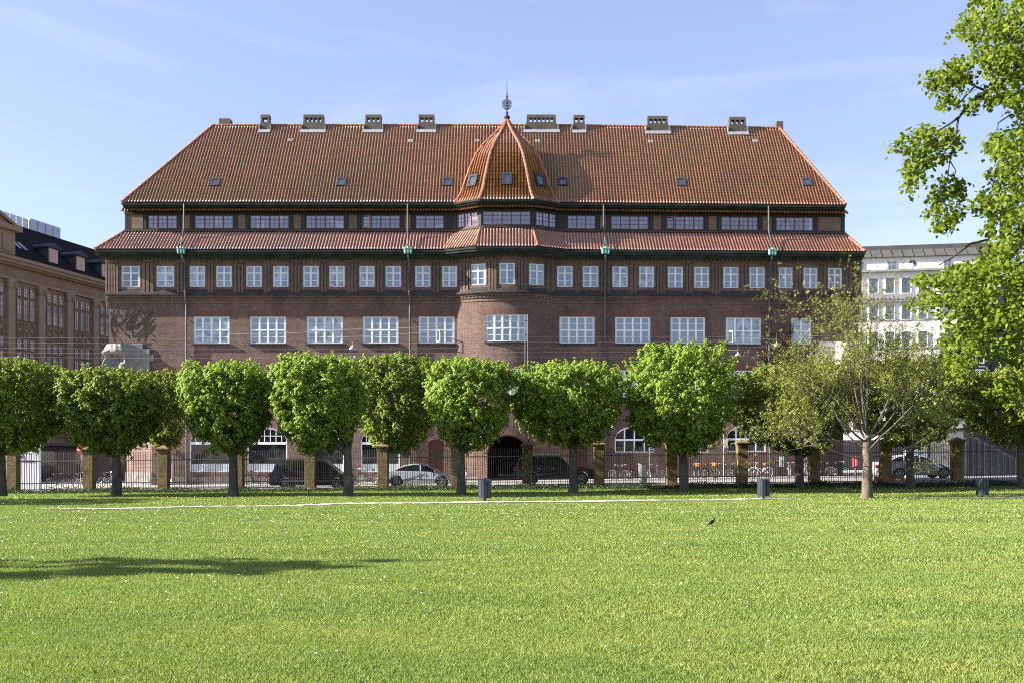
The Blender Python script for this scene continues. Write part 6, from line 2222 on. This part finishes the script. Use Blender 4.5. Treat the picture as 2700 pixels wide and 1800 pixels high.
def crown_points(rg, w, d, h, nclump, per, prof, rmin=.20, rmax=.46):
    """centres and outward axes of leaves on lumps spread through a crown (w, d half widths; h half height)"""
    C = []
    while len(C) < nclump:
        p = rg.uniform(-1, 1, (4000, 3))
        f = np.interp(p[:, 2], prof[0], prof[1])
        rr = (np.abs(p[:, 0] / f) ** 2.6 + np.abs(p[:, 1] / f) ** 2.6) ** (1 / 2.6)
        sh = np.maximum(rr, np.abs(p[:, 2]))
        ok = (rr < 1) & ((sh > .62) | (rg.random(4000) < .34))
        C += list(p[ok])
    C = np.array(C[:nclump])
    rc = rg.uniform(rmin, rmax, nclump)
    ctr = C * np.array([w - .18, d - .2, h - .12])
    outw = unit(C * np.array([1, 1, .9]) + np.array([0, 0, .25]))
    k = np.repeat(np.arange(nclump), per)
    dr = unit(rg.normal(0, 1, (len(k), 3)) + outw[k] * 1.1 + np.array([0, 0, .35]))
    pos = ctr[k] + dr * (rc[k] * rg.uniform(.3, 1.1, len(k)))[:, None]
    ax = unit(dr + np.array([0, 0, .55]) + rg.normal(0, .25, (len(k), 3)))
    return pos, ax
PROF = ([-1, -.8, -.45, -.05, .5, .8, 1], [.32, .54, .80, .97, 1.0, .92, .68])
PROF_ROUND = ([-1, -.7, -.3, .1, .5, .8, 1], [.40, .72, .96, 1.0, .93, .72, .36])
def chestnut(label, tpx, tpy, cx0, cx1, cy0, cy1, lm, seed, prof=PROF, nclump=230, per=22, trunk_r=.23, dy=.3, depth=None, group="pollarded chestnuts in a row along the fence", d=None, fork=None, size=.125):
    rg = np.random.default_rng(seed)
    d = d or EYE * F / (tpy - HY)
    x = wx(tpx, d); z0 = float(lawn_z(x, d))
    t = thing("chestnut_tree", label, "tree", (x, d, z0), 0, group)
    w = (cx1 - cx0) / 2 * d / F * 1.02
    zt, zb = wz(cy0, d), wz(cy1, d)
    h = (zt - zb) / 2
    cx = wx((cx0 + cx1) / 2, d)
    dp = depth or min(w * 1.3, 4.1)
    pos, ax = crown_points(rg, w, dp, h, int(nclump * 2.6), int(per * .95), prof, .22, .55)
    # young shoots standing out of the clipped top and sides
    ns = 46
    f = rg.uniform(-1, 1, (ns, 2)) * .93
    b0 = np.stack([f[:, 0] * w, f[:, 1] * dp, h * (np.interp(np.abs(f).max(1), [0, .7, 1], [.93, .85, .45]))], 1)
    dv = unit(np.stack([f[:, 0] * .45, f[:, 1] * .4, np.ones(ns)], 1) + rg.normal(0, .12, (ns, 3)))
    ln = rg.uniform(.15, .62, ns)
    k = np.repeat(np.arange(ns), 13)
    q = np.tile(np.linspace(.0, 1, 13), ns)
    pos = np.concatenate([pos, b0[k] + dv[k] * (ln[k] * q)[:, None] + rg.normal(0, .06, (len(k), 3))])
    ax = np.concatenate([ax, unit(dv[k] + rg.normal(0, .5, (len(k), 3)))])
    V, Fq = palmate(pos, ax, np.full(len(pos), size), rg)
    V = V + np.array([cx - x, dy, (zt + zb) / 2 - z0])
    np_mesh("crown", V, Fq, M[lm], t)
    m = MB()
    hb = zb - z0
    m.tube([(0, 0, -.2), (0, 0, .05), (.01, 0, .35), (.0, 0, 1.0), (-.02, 0, hb), (cx - x, dy, hb + h * .5)], [trunk_r * 1.5, trunk_r * 1.25, trunk_r * 1.05, trunk_r * .95, trunk_r * .9, trunk_r * .45], 14)
    to = m.build("trunk", M['bark'], t, smooth=True, local=True)
    m = MB()
    for k in range(9):
        a = k * 2.4 + rg.uniform(-.3, .3)
        s = rg.uniform(.55, .9)
        q = Vector((cx - x + math.cos(a) * w * s, dy + math.sin(a) * min(w, 2.2) * s, hb + h * rg.uniform(.5, 1.5)))
        p = Vector((0, 0, hb - rg.uniform(.0, .35)))
        mid = p.lerp(q, .5) + Vector((0, 0, -h * .12))
        m.tube([p, mid, q], [trunk_r * .42, trunk_r * .28, .03], 7)
    m.build("branch", M['bark'], to, smooth=True, local=True)
    return t
chestnut("chestnut cut off by the left picture edge, dark crown over the hoarding", 4, 1306, -130, 166, 962, 1190, 'leaf_mid', 101, nclump=260)
chestnut("wide dark chestnut standing between the no entry sign and the arched white door", 307, 1306, 160, 412, 985, 1192, 'leaf_mid', 102, nclump=260)
chestnut("small olive chestnut behind, filling the gap before the brick facade's left downpipe", 432, 1300, 366, 496, 986, 1180, 'leaf_olive', 103, nclump=110, trunk_r=.16, d=59.2)
chestnut("bright chestnut whose trunk stands at the right edge of the first shop window", 615, 1306, 484, 714, 966, 1186, 'leaf_bright', 104, prof=([-1, -.7, -.3, .1, .6, .85, 1], [.42, .66, .86, .97, 1.0, .92, .6]))
chestnut("large bright chestnut whose trunk hides the nose of the minivan", 918, 1307, 712, 960, 948, 1192, 'leaf_bright', 105, nclump=260)
chestnut("dense chestnut behind and above the silver coupe, touching the large bright one", 1010, 1300, 925, 1160, 946, 1192, 'leaf_mid', 106, nclump=320, trunk_r=.18, d=59.2)
chestnut("chestnut in front of the left side of the round bay", 1216, 1304, 1122, 1350, 956, 1182, 'leaf_bright', 107, nclump=240)
chestnut("broad chestnut between the lattice pole and the bonnet of the black off-roader", 1511, 1298, 1345, 1648, 968, 1172, 'leaf_bright', 108, nclump=290, d=53)
chestnut("tallest brightest chestnut with rounded crown right of the white cabinet", 1803, 1300, 1650, 1942, 914, 1190, 'leaf_bright', 109, prof=PROF_ROUND, nclump=300, d=53)
chestnut("darker chestnut between the brightest chestnut and the bare tree", 2108, 1297, 1930, 2268, 968, 1192, 'leaf_olive', 110, nclump=250, per=20, d=55.3)
chestnut("olive green chestnut behind the right side of the bare tree, above the silver saloon", 2400, 1297, 2235, 2568, 958, 1172, 'leaf_olive', 111, nclump=250, per=20, d=55.3)
chestnut("chestnut at the far right edge in front of the dark shed", 2694, 1298, 2562, 2840, 975, 1175, 'leaf_olive', 112, nclump=230, per=18, d=54.5)

chestnut("chestnut standing on the lawn outside the frame on the left", -560, 1326, -760, -370, 930, 1190, 'leaf_mid', 113, nclump=160, d=40)

# bare-limbed young oak with small unfolding leaves
def oak():
    rg = np.random.default_rng(5)
    d = EYE * F / (1313 - HY)
    x = wx(2286, d); z0 = float(lawn_z(x, d))
    t = thing("young_oak", "thin-leaved young tree with bare spreading limbs standing on the lawn at right", "tree", (x, d, z0))
    m = MB()
    m.tube([(0, 0, -.2), (0, 0, .03), (.01, 0, .2), (.0, 0, .8), (.02, 0, 1.6), (-.02, 0, 2.2), (.02, 0, 2.9)], [.36, .30, .25, .225, .20, .19, .15], 14)
    to = m.build("trunk", M['bark_light'], t, smooth=True, local=True)
    br = MB(); tips = []
    def grow(p, dr, L, r, lev):
        n = 5
        pts, rs = [p.copy()], [r]
        q, dd = p.copy(), dr.copy()
        for i in range(n):
            dd = (dd + Vector(rg.normal(0, .11, 3)) + Vector((0, 0, .075 if lev < 2 else .03))).normalized()
            q = q + dd * (L / n)
            pts.append(q.copy()); rs.append(r * (1 - .6 * (i + 1) / n))
        br.tube(pts, rs, 6 if r > .03 else 4, cap=False)
        if lev >= 3 or r < .008:
            for pp in pts[1:]: tips.append((pp, dd.copy()))
            tips.append((pts[-1], dd.copy()))
            return
        if lev == 2:
            tips.append((pts[-1], dd.copy())); tips.append((pts[-2], dd.copy()))
        kids = 5 if lev == 0 else (6 if lev == 1 else 5)
        for k in range(kids):
            i = int(rg.integers(2, n + 1))
            base = pts[i]
            ax = Vector(rg.normal(0, 1, 3)).cross(dd).normalized()
            ang = rg.uniform(.45, 1.0)
            nd = (dd * math.cos(ang) + ax * math.sin(ang)).normalized()
            if lev < 2: nd = (nd + Vector((0, 0, .06))).normalized()
            grow(base, nd, L * rg.uniform(.48, .72), rs[i] * .66, lev + 1)
    # main limbs: (azimuth, rise, length, start height)
    limbs = [(3.05, .16, 3.6, 1.75), (.05, .12, 3.5, 1.85), (2.9, .42, 3.6, 2.3), (.25, .40, 3.7, 2.35), (2.5, .85, 4.0, 2.6), (.7, .75, 3.9, 2.7), (1.7, 1.0, 4.2, 2.8), (4.2, .9, 4.0, 2.8), (5.4, .65, 3.6, 2.6), (3.6, .6, 3.7, 2.5), (3.3, 1.08, 4.3, 2.85), (2.2, .35, 3.2, 2.2), (4.9, .3, 3.2, 2.1), (2.95, .75, 3.9, 2.7), (.1, .95, 3.6, 2.8), (2.7, 1.25, 4.9, 2.9), (3.3, 1.2, 4.8, 2.9), (1.2, 1.3, 4.4, 2.9)]
    for a, e, L, h in limbs:
        dr = Vector((math.cos(a) * math.cos(e), math.sin(a) * math.cos(e) * .8, math.sin(e)))
        grow(Vector((0, 0, h)), dr, L, .052 if e < 1 else .046, 0)
    br.build("branch", M['bark'], to, smooth=True, local=True, fix=False)
    P = np.array([p[:] for p, _ in tips]); 
    k = np.repeat(np.arange(len(P)), 3)
    k = k[rg.random(len(k)) < .85]
    c = P[k] + rg.normal(0, .07, (len(k), 3))
    n = unit(rg.normal(0, 1, (len(k), 3)) + np.array([0, 0, .4]))
    V, Fq = palmate(c, n, np.full(len(c), .075), rg, nl=3, droop=.2, wid=.34)
    np_mesh("foliage", V, Fq, M['leaf_tuft'], t)
oak()

# big linden overhanging from the right -------------------------------------------
def linden():
    rg = np.random.default_rng(9)
    d0 = 26.5
    x = 16.2
    t = thing("linden_tree", "large linden reaching into the picture from the right with hanging light green leaves", "tree", (x, d0, 0))
    m = MB()
    m.tube([(0, 0, -.3), (0, 0, .1), (0, 0, 1), (.1, 0, 5), (0, .1, 10), (.2, 0, 16)], [.75, .6, .45, .40, .32, .15], 14)
    to = m.build("trunk", M['bark_dark'], t, smooth=True, local=True)
    def P(px, py, d=d0): return Vector((wx(px, d) - x, d - d0, wz(py, d)))
    m = MB()
    B = [([(2900, 60), (2705, 145), (2655, 205), (2610, 240), (2560, 270), (2528, 310), (2500, 330)], .09),
         ([(2600, 240), (2570, 228), (2545, 255), (2515, 290), (2543, 292)], .035), ([(2600, 243), (2595, 222), (2560, 245)], .02),
         ([(2527, 312), (2520, 360), (2505, 420), (2497, 480)], .03), ([(2500, 330), (2450, 360), (2430, 400)], .022), ([(2505, 425), (2520, 450), (2515, 480)], .018),
         ([(2720, 300), (2664, 303), (2632, 325), (2630, 345)], .03),
         ([(2900, 560), (2690, 600), (2640, 625), (2560, 643), (2510, 680), (2475, 700)], .05),
         ([(2760, 760), (2700, 800), (2655, 860), (2600, 895)], .05), ([(2780, 600), (2700, 640), (2650, 700), (2600, 760)], .05),
         ([(2850, 880), (2700, 960), (2670, 985), (2640, 1010)], .035), ([(2900, 330), (2690, 390), (2640, 430)], .06), ([(2900, -20), (2690, 40), (2650, 70), (2580, 90)], .05)]
    for pts, r in B:
        n = len(pts)
        m.tube([P(*p) for p in pts], [r * (1 - .7 * i / (n - 1)) for i in range(n)], 7)
    m.build("branch", M['bark_dark'], to, smooth=True, local=True)
    m = MB()
    m.tube([(0, 0, 9.5), P(2900, 60)], [.2, .09], 8); m.tube([(0, 0, 6), P(2900, 560)], [.2, .06], 8); m.tube([(0, 0, 4), P(2850, 880)], [.15, .04], 8); m.tube([(0, 0, 7.5), P(2900, 330)], [.2, .06], 8)
    m.build("limb", M['bark_dark'], to, smooth=True, local=True)
    # foliage masses as outlines of overlapping boughs: (polygon in photograph pixels, leaves per 1000 px2, depth spread)
    polys = [([(2566, -20), (2560, 20), (2532, 36), (2530, 58), (2499, 72), (2515, 90), (2540, 96), (2562, 84), (2566, 125), (2562, 155), (2600, 160), (2625, 200), (2640, 180), (2720, 150), (2720, -20)], 14, 2.2),
             ([(2440, 187), (2480, 165), (2525, 148), (2560, 160), (2580, 190), (2552, 215), (2540, 240), (2525, 262), (2505, 290), (2484, 282), (2490, 245), (2448, 236), (2452, 205)], 14, .8),
             ([(2345, 388), (2385, 352), (2430, 330), (2480, 328), (2515, 335), (2555, 368), (2530, 380), (2515, 405), (2480, 420), (2455, 448), (2432, 435), (2448, 470), (2420, 480), (2412, 508), (2390, 495), (2385, 460), (2372, 440), (2380, 415), (2350, 395)], 13, .9),
             ([(2475, 470), (2520, 455), (2552, 482), (2540, 510), (2520, 530), (2543, 540), (2530, 590), (2500, 600), (2470, 606), (2462, 575), (2438, 560), (2470, 545), (2448, 528), (2460, 500)], 15, .8),
             ([(2575, 160), (2600, 140), (2720, 130), (2720, 300), (2660, 290), (2640, 270), (2610, 280), (2590, 262), (2555, 290), (2530, 300), (2545, 270), (2590, 245), (2610, 215), (2612, 180)], 13, 1.6),
             ([(2720, 300), (2680, 305), (2660, 330), (2630, 345), (2598, 358), (2605, 385), (2600, 412), (2640, 420), (2610, 440), (2592, 474), (2620, 488), (2580, 510), (2552, 545), (2590, 560), (2588, 594), (2606, 620), (2604, 660), (2560, 690), (2510, 705), (2470, 715), (2720, 720)], 14, 2.4),
             ([(2470, 708), (2430, 715), (2408, 730), (2425, 745), (2440, 765), (2405, 785), (2405, 800), (2425, 818), (2440, 800), (2470, 800), (2455, 830), (2510, 830), (2560, 800), (2720, 820), (2720, 690), (2560, 690)], 13, 2.0),
             ([(2560, 800), (2510, 830), (2495, 860), (2478, 888), (2497, 905), (2490, 925), (2500, 955), (2520, 990), (2545, 985), (2560, 950), (2590, 930), (2570, 900), (2620, 880), (2650, 930), (2700, 960), (2720, 900), (2720, 800)], 14, 1.8),
             ([(2575, 930), (2590, 905), (2640, 905), (2680, 930), (2720, 900), (2720, 950), (2660, 950), (2640, 940), (2610, 950)], 11, 1.0),
             ([(2640, 985), (2690, 975), (2720, 985), (2720, 1060), (2690, 1060), (2668, 1078), (2640, 1050), (2655, 1030), (2635, 1020), (2625, 1000)], 12, .8), ([(2575, 1022), (2600, 1012), (2640, 1020), (2620, 1035), (2590, 1030)], 12, .5)]
    def inside(px, py, poly):
        r = np.zeros(len(px), bool); n = len(poly)
        for i in range(n):
            x0, y0 = poly[i]; x1, y1 = poly[(i + 1) % n]
            c = ((y0 > py) != (y1 > py)) & (px < (x1 - x0) * (py - y0) / (y1 - y0 + 1e-9) + x0)
            r ^= c
        return r
    C = []
    for poly, dens, spread in polys:
        a = np.array(poly)
        lo, hi = a.min(0), a.max(0)
        # twigs first: leaves hang in short rows from twig centres
        ntw = int((hi[0] - lo[0]) * (hi[1] - lo[1]) / 1000 * dens * .66)
        px = rg.uniform(lo[0], hi[0], ntw); py = rg.uniform(lo[1], hi[1], ntw)
        ok = inside(px, py, poly)
        px, py = px[ok], py[ok]
        dd = d0 + rg.normal(0, spread * .6, len(px))
        tw = np.stack([(px - CX) * dd / F, dd, EYE + (HY - py) * dd / F], 1)
        k = np.repeat(np.arange(len(tw)), 9)
        ang = rg.uniform(0, 2 * np.pi, len(tw))
        run = rg.uniform(-.24, .24, len(k))
        c = tw[k] + np.stack([np.cos(ang[k]) * run, np.sin(ang[k]) * run, -np.abs(run) * .45 + rg.normal(0, .05, len(k))], 1) + rg.normal(0, .035, (len(k), 3))
        C.append(c)
    C = np.concatenate(C)
    n = unit(rg.normal(0, .55, (len(C), 3)) + np.array([-.25, -.45, .75]))
    u, v = basis(n)
    a = rg.uniform(0, 2 * np.pi, len(C))
    # the tip of a leaf hangs down, its blade folds along the midrib
    dwn = np.array([0, 0, -1.0]) + rg.normal(0, .45, (len(C), 3))
    t_ = unit(dwn - n * np.sum(dwn * n, 1, keepdims=True))
    s = np.cross(n, t_)
    L = (rg.uniform(.08, .138, len(C)))[:, None]
    b = C; tip = C + t_ * L - n * L * .18
    m1, m2 = C + t_ * L * .35 + s * L * .46 - n * L * .10, C + t_ * L * .35 - s * L * .46 - n * L * .10
    e1, e2 = C - t_ * L * .10 + s * L * .22, C - t_ * L * .10 - s * L * .22
    V = np.stack([b, e1, m1, tip, b, tip, m2, e2], 1)
    V = V.reshape(-1, 3) - np.array([x, d0, 0])
    np_mesh("foliage", V, np.arange(len(V)).reshape(-1, 4), M['leaf_linden'], t)
linden()

# slim tree outside the frame on the left whose shadow lies across the lawn
def slim():
    rg = np.random.default_rng(3)
    t = thing("slim_tree", "slim upright tree standing on the lawn left of the frame", "tree", (-18.3, 13.95, 0))
    pos, ax = crown_points(rg, 1.7, 1.6, 2.6, 80, 16, PROF_ROUND, .25, .6)
    V, Fq = palmate(pos, ax, np.full(len(pos), .17), rg)
    V = V + np.array([0, 0, 5.7])
    np_mesh("crown", V, Fq, M['leaf_mid'], t)
    m = MB(); m.tube([(0, 0, -.2), (0, 0, .1), (0, 0, 2), (0, 0, 5), (0, 0, 7.4)], [.22, .17, .14, .10, .03], 10)
    to = m.build("trunk", M['bark'], t, smooth=True, local=True)
slim()

# ------------------------------------------------------------------ creepers on the facade
def creeper(label, x0, x1, z0, z1, seeds, leaves, seed, yoff=-.012):
    rg = np.random.default_rng(seed)
    m = MB(FM)
    tips = []
    for k in range(seeds):
        x = rg.uniform(x0, x1); z = rg.uniform(z0, z0 + (z1 - z0) * .6)
        a = rg.uniform(.2, 2.9)
        pts = []
        n = int(rg.integers(10, 22))
        for i in range(n):
            pts.append((x, yoff, z))
            tips.append((x, z))
            a += rg.normal(0, .28)
            x += math.cos(a) * .18; z += math.sin(a) * .18
            if not (x0 < x < x1 and z0 < z < z1): break
        if len(pts) < 3: continue
        m.tube(pts, rg.uniform(.006, .016), 4, cap=False)
    root = thing("creeper", label, "creeper", (x0, 74.9, z0), 0, None)
    m.build("creeper_stem", M['bark_dark'], root, fix=False)
    if leaves:
        k = rg.integers(0, len(tips), leaves)
        T = np.array(tips)[k] + rg.normal(0, .12, (leaves, 2))
        c = np.array([FM(a, yoff - rg.uniform(.02, .12), b) for a, b in T])
        n = unit(rg.normal(0, .5, (leaves, 3)) + np.array([-.3, -1, .2]))
        V, Fq = palmate(c, n, np.full(leaves, .10), rg, nl=1, droop=.3, wid=.4)
        np_mesh("creeper_leaves", V, Fq, M['ivy'], root, local=False)
creeper("bare winter creeper on the brick wall above the left stone head", fx(288), fx(410), ZF(903), ZF(815), 40, 0, 21)
creeper("brown leafy creeper climbing the brick wall round the right downpipe", fx(2005), fx(2090), ZF(1010), ZF(838), 46, 2600, 22)
creeper("thin brown creeper above the windows near the right end of the brick wall", fx(1995), fx(2230), ZF(845), ZF(790), 30, 500, 23)
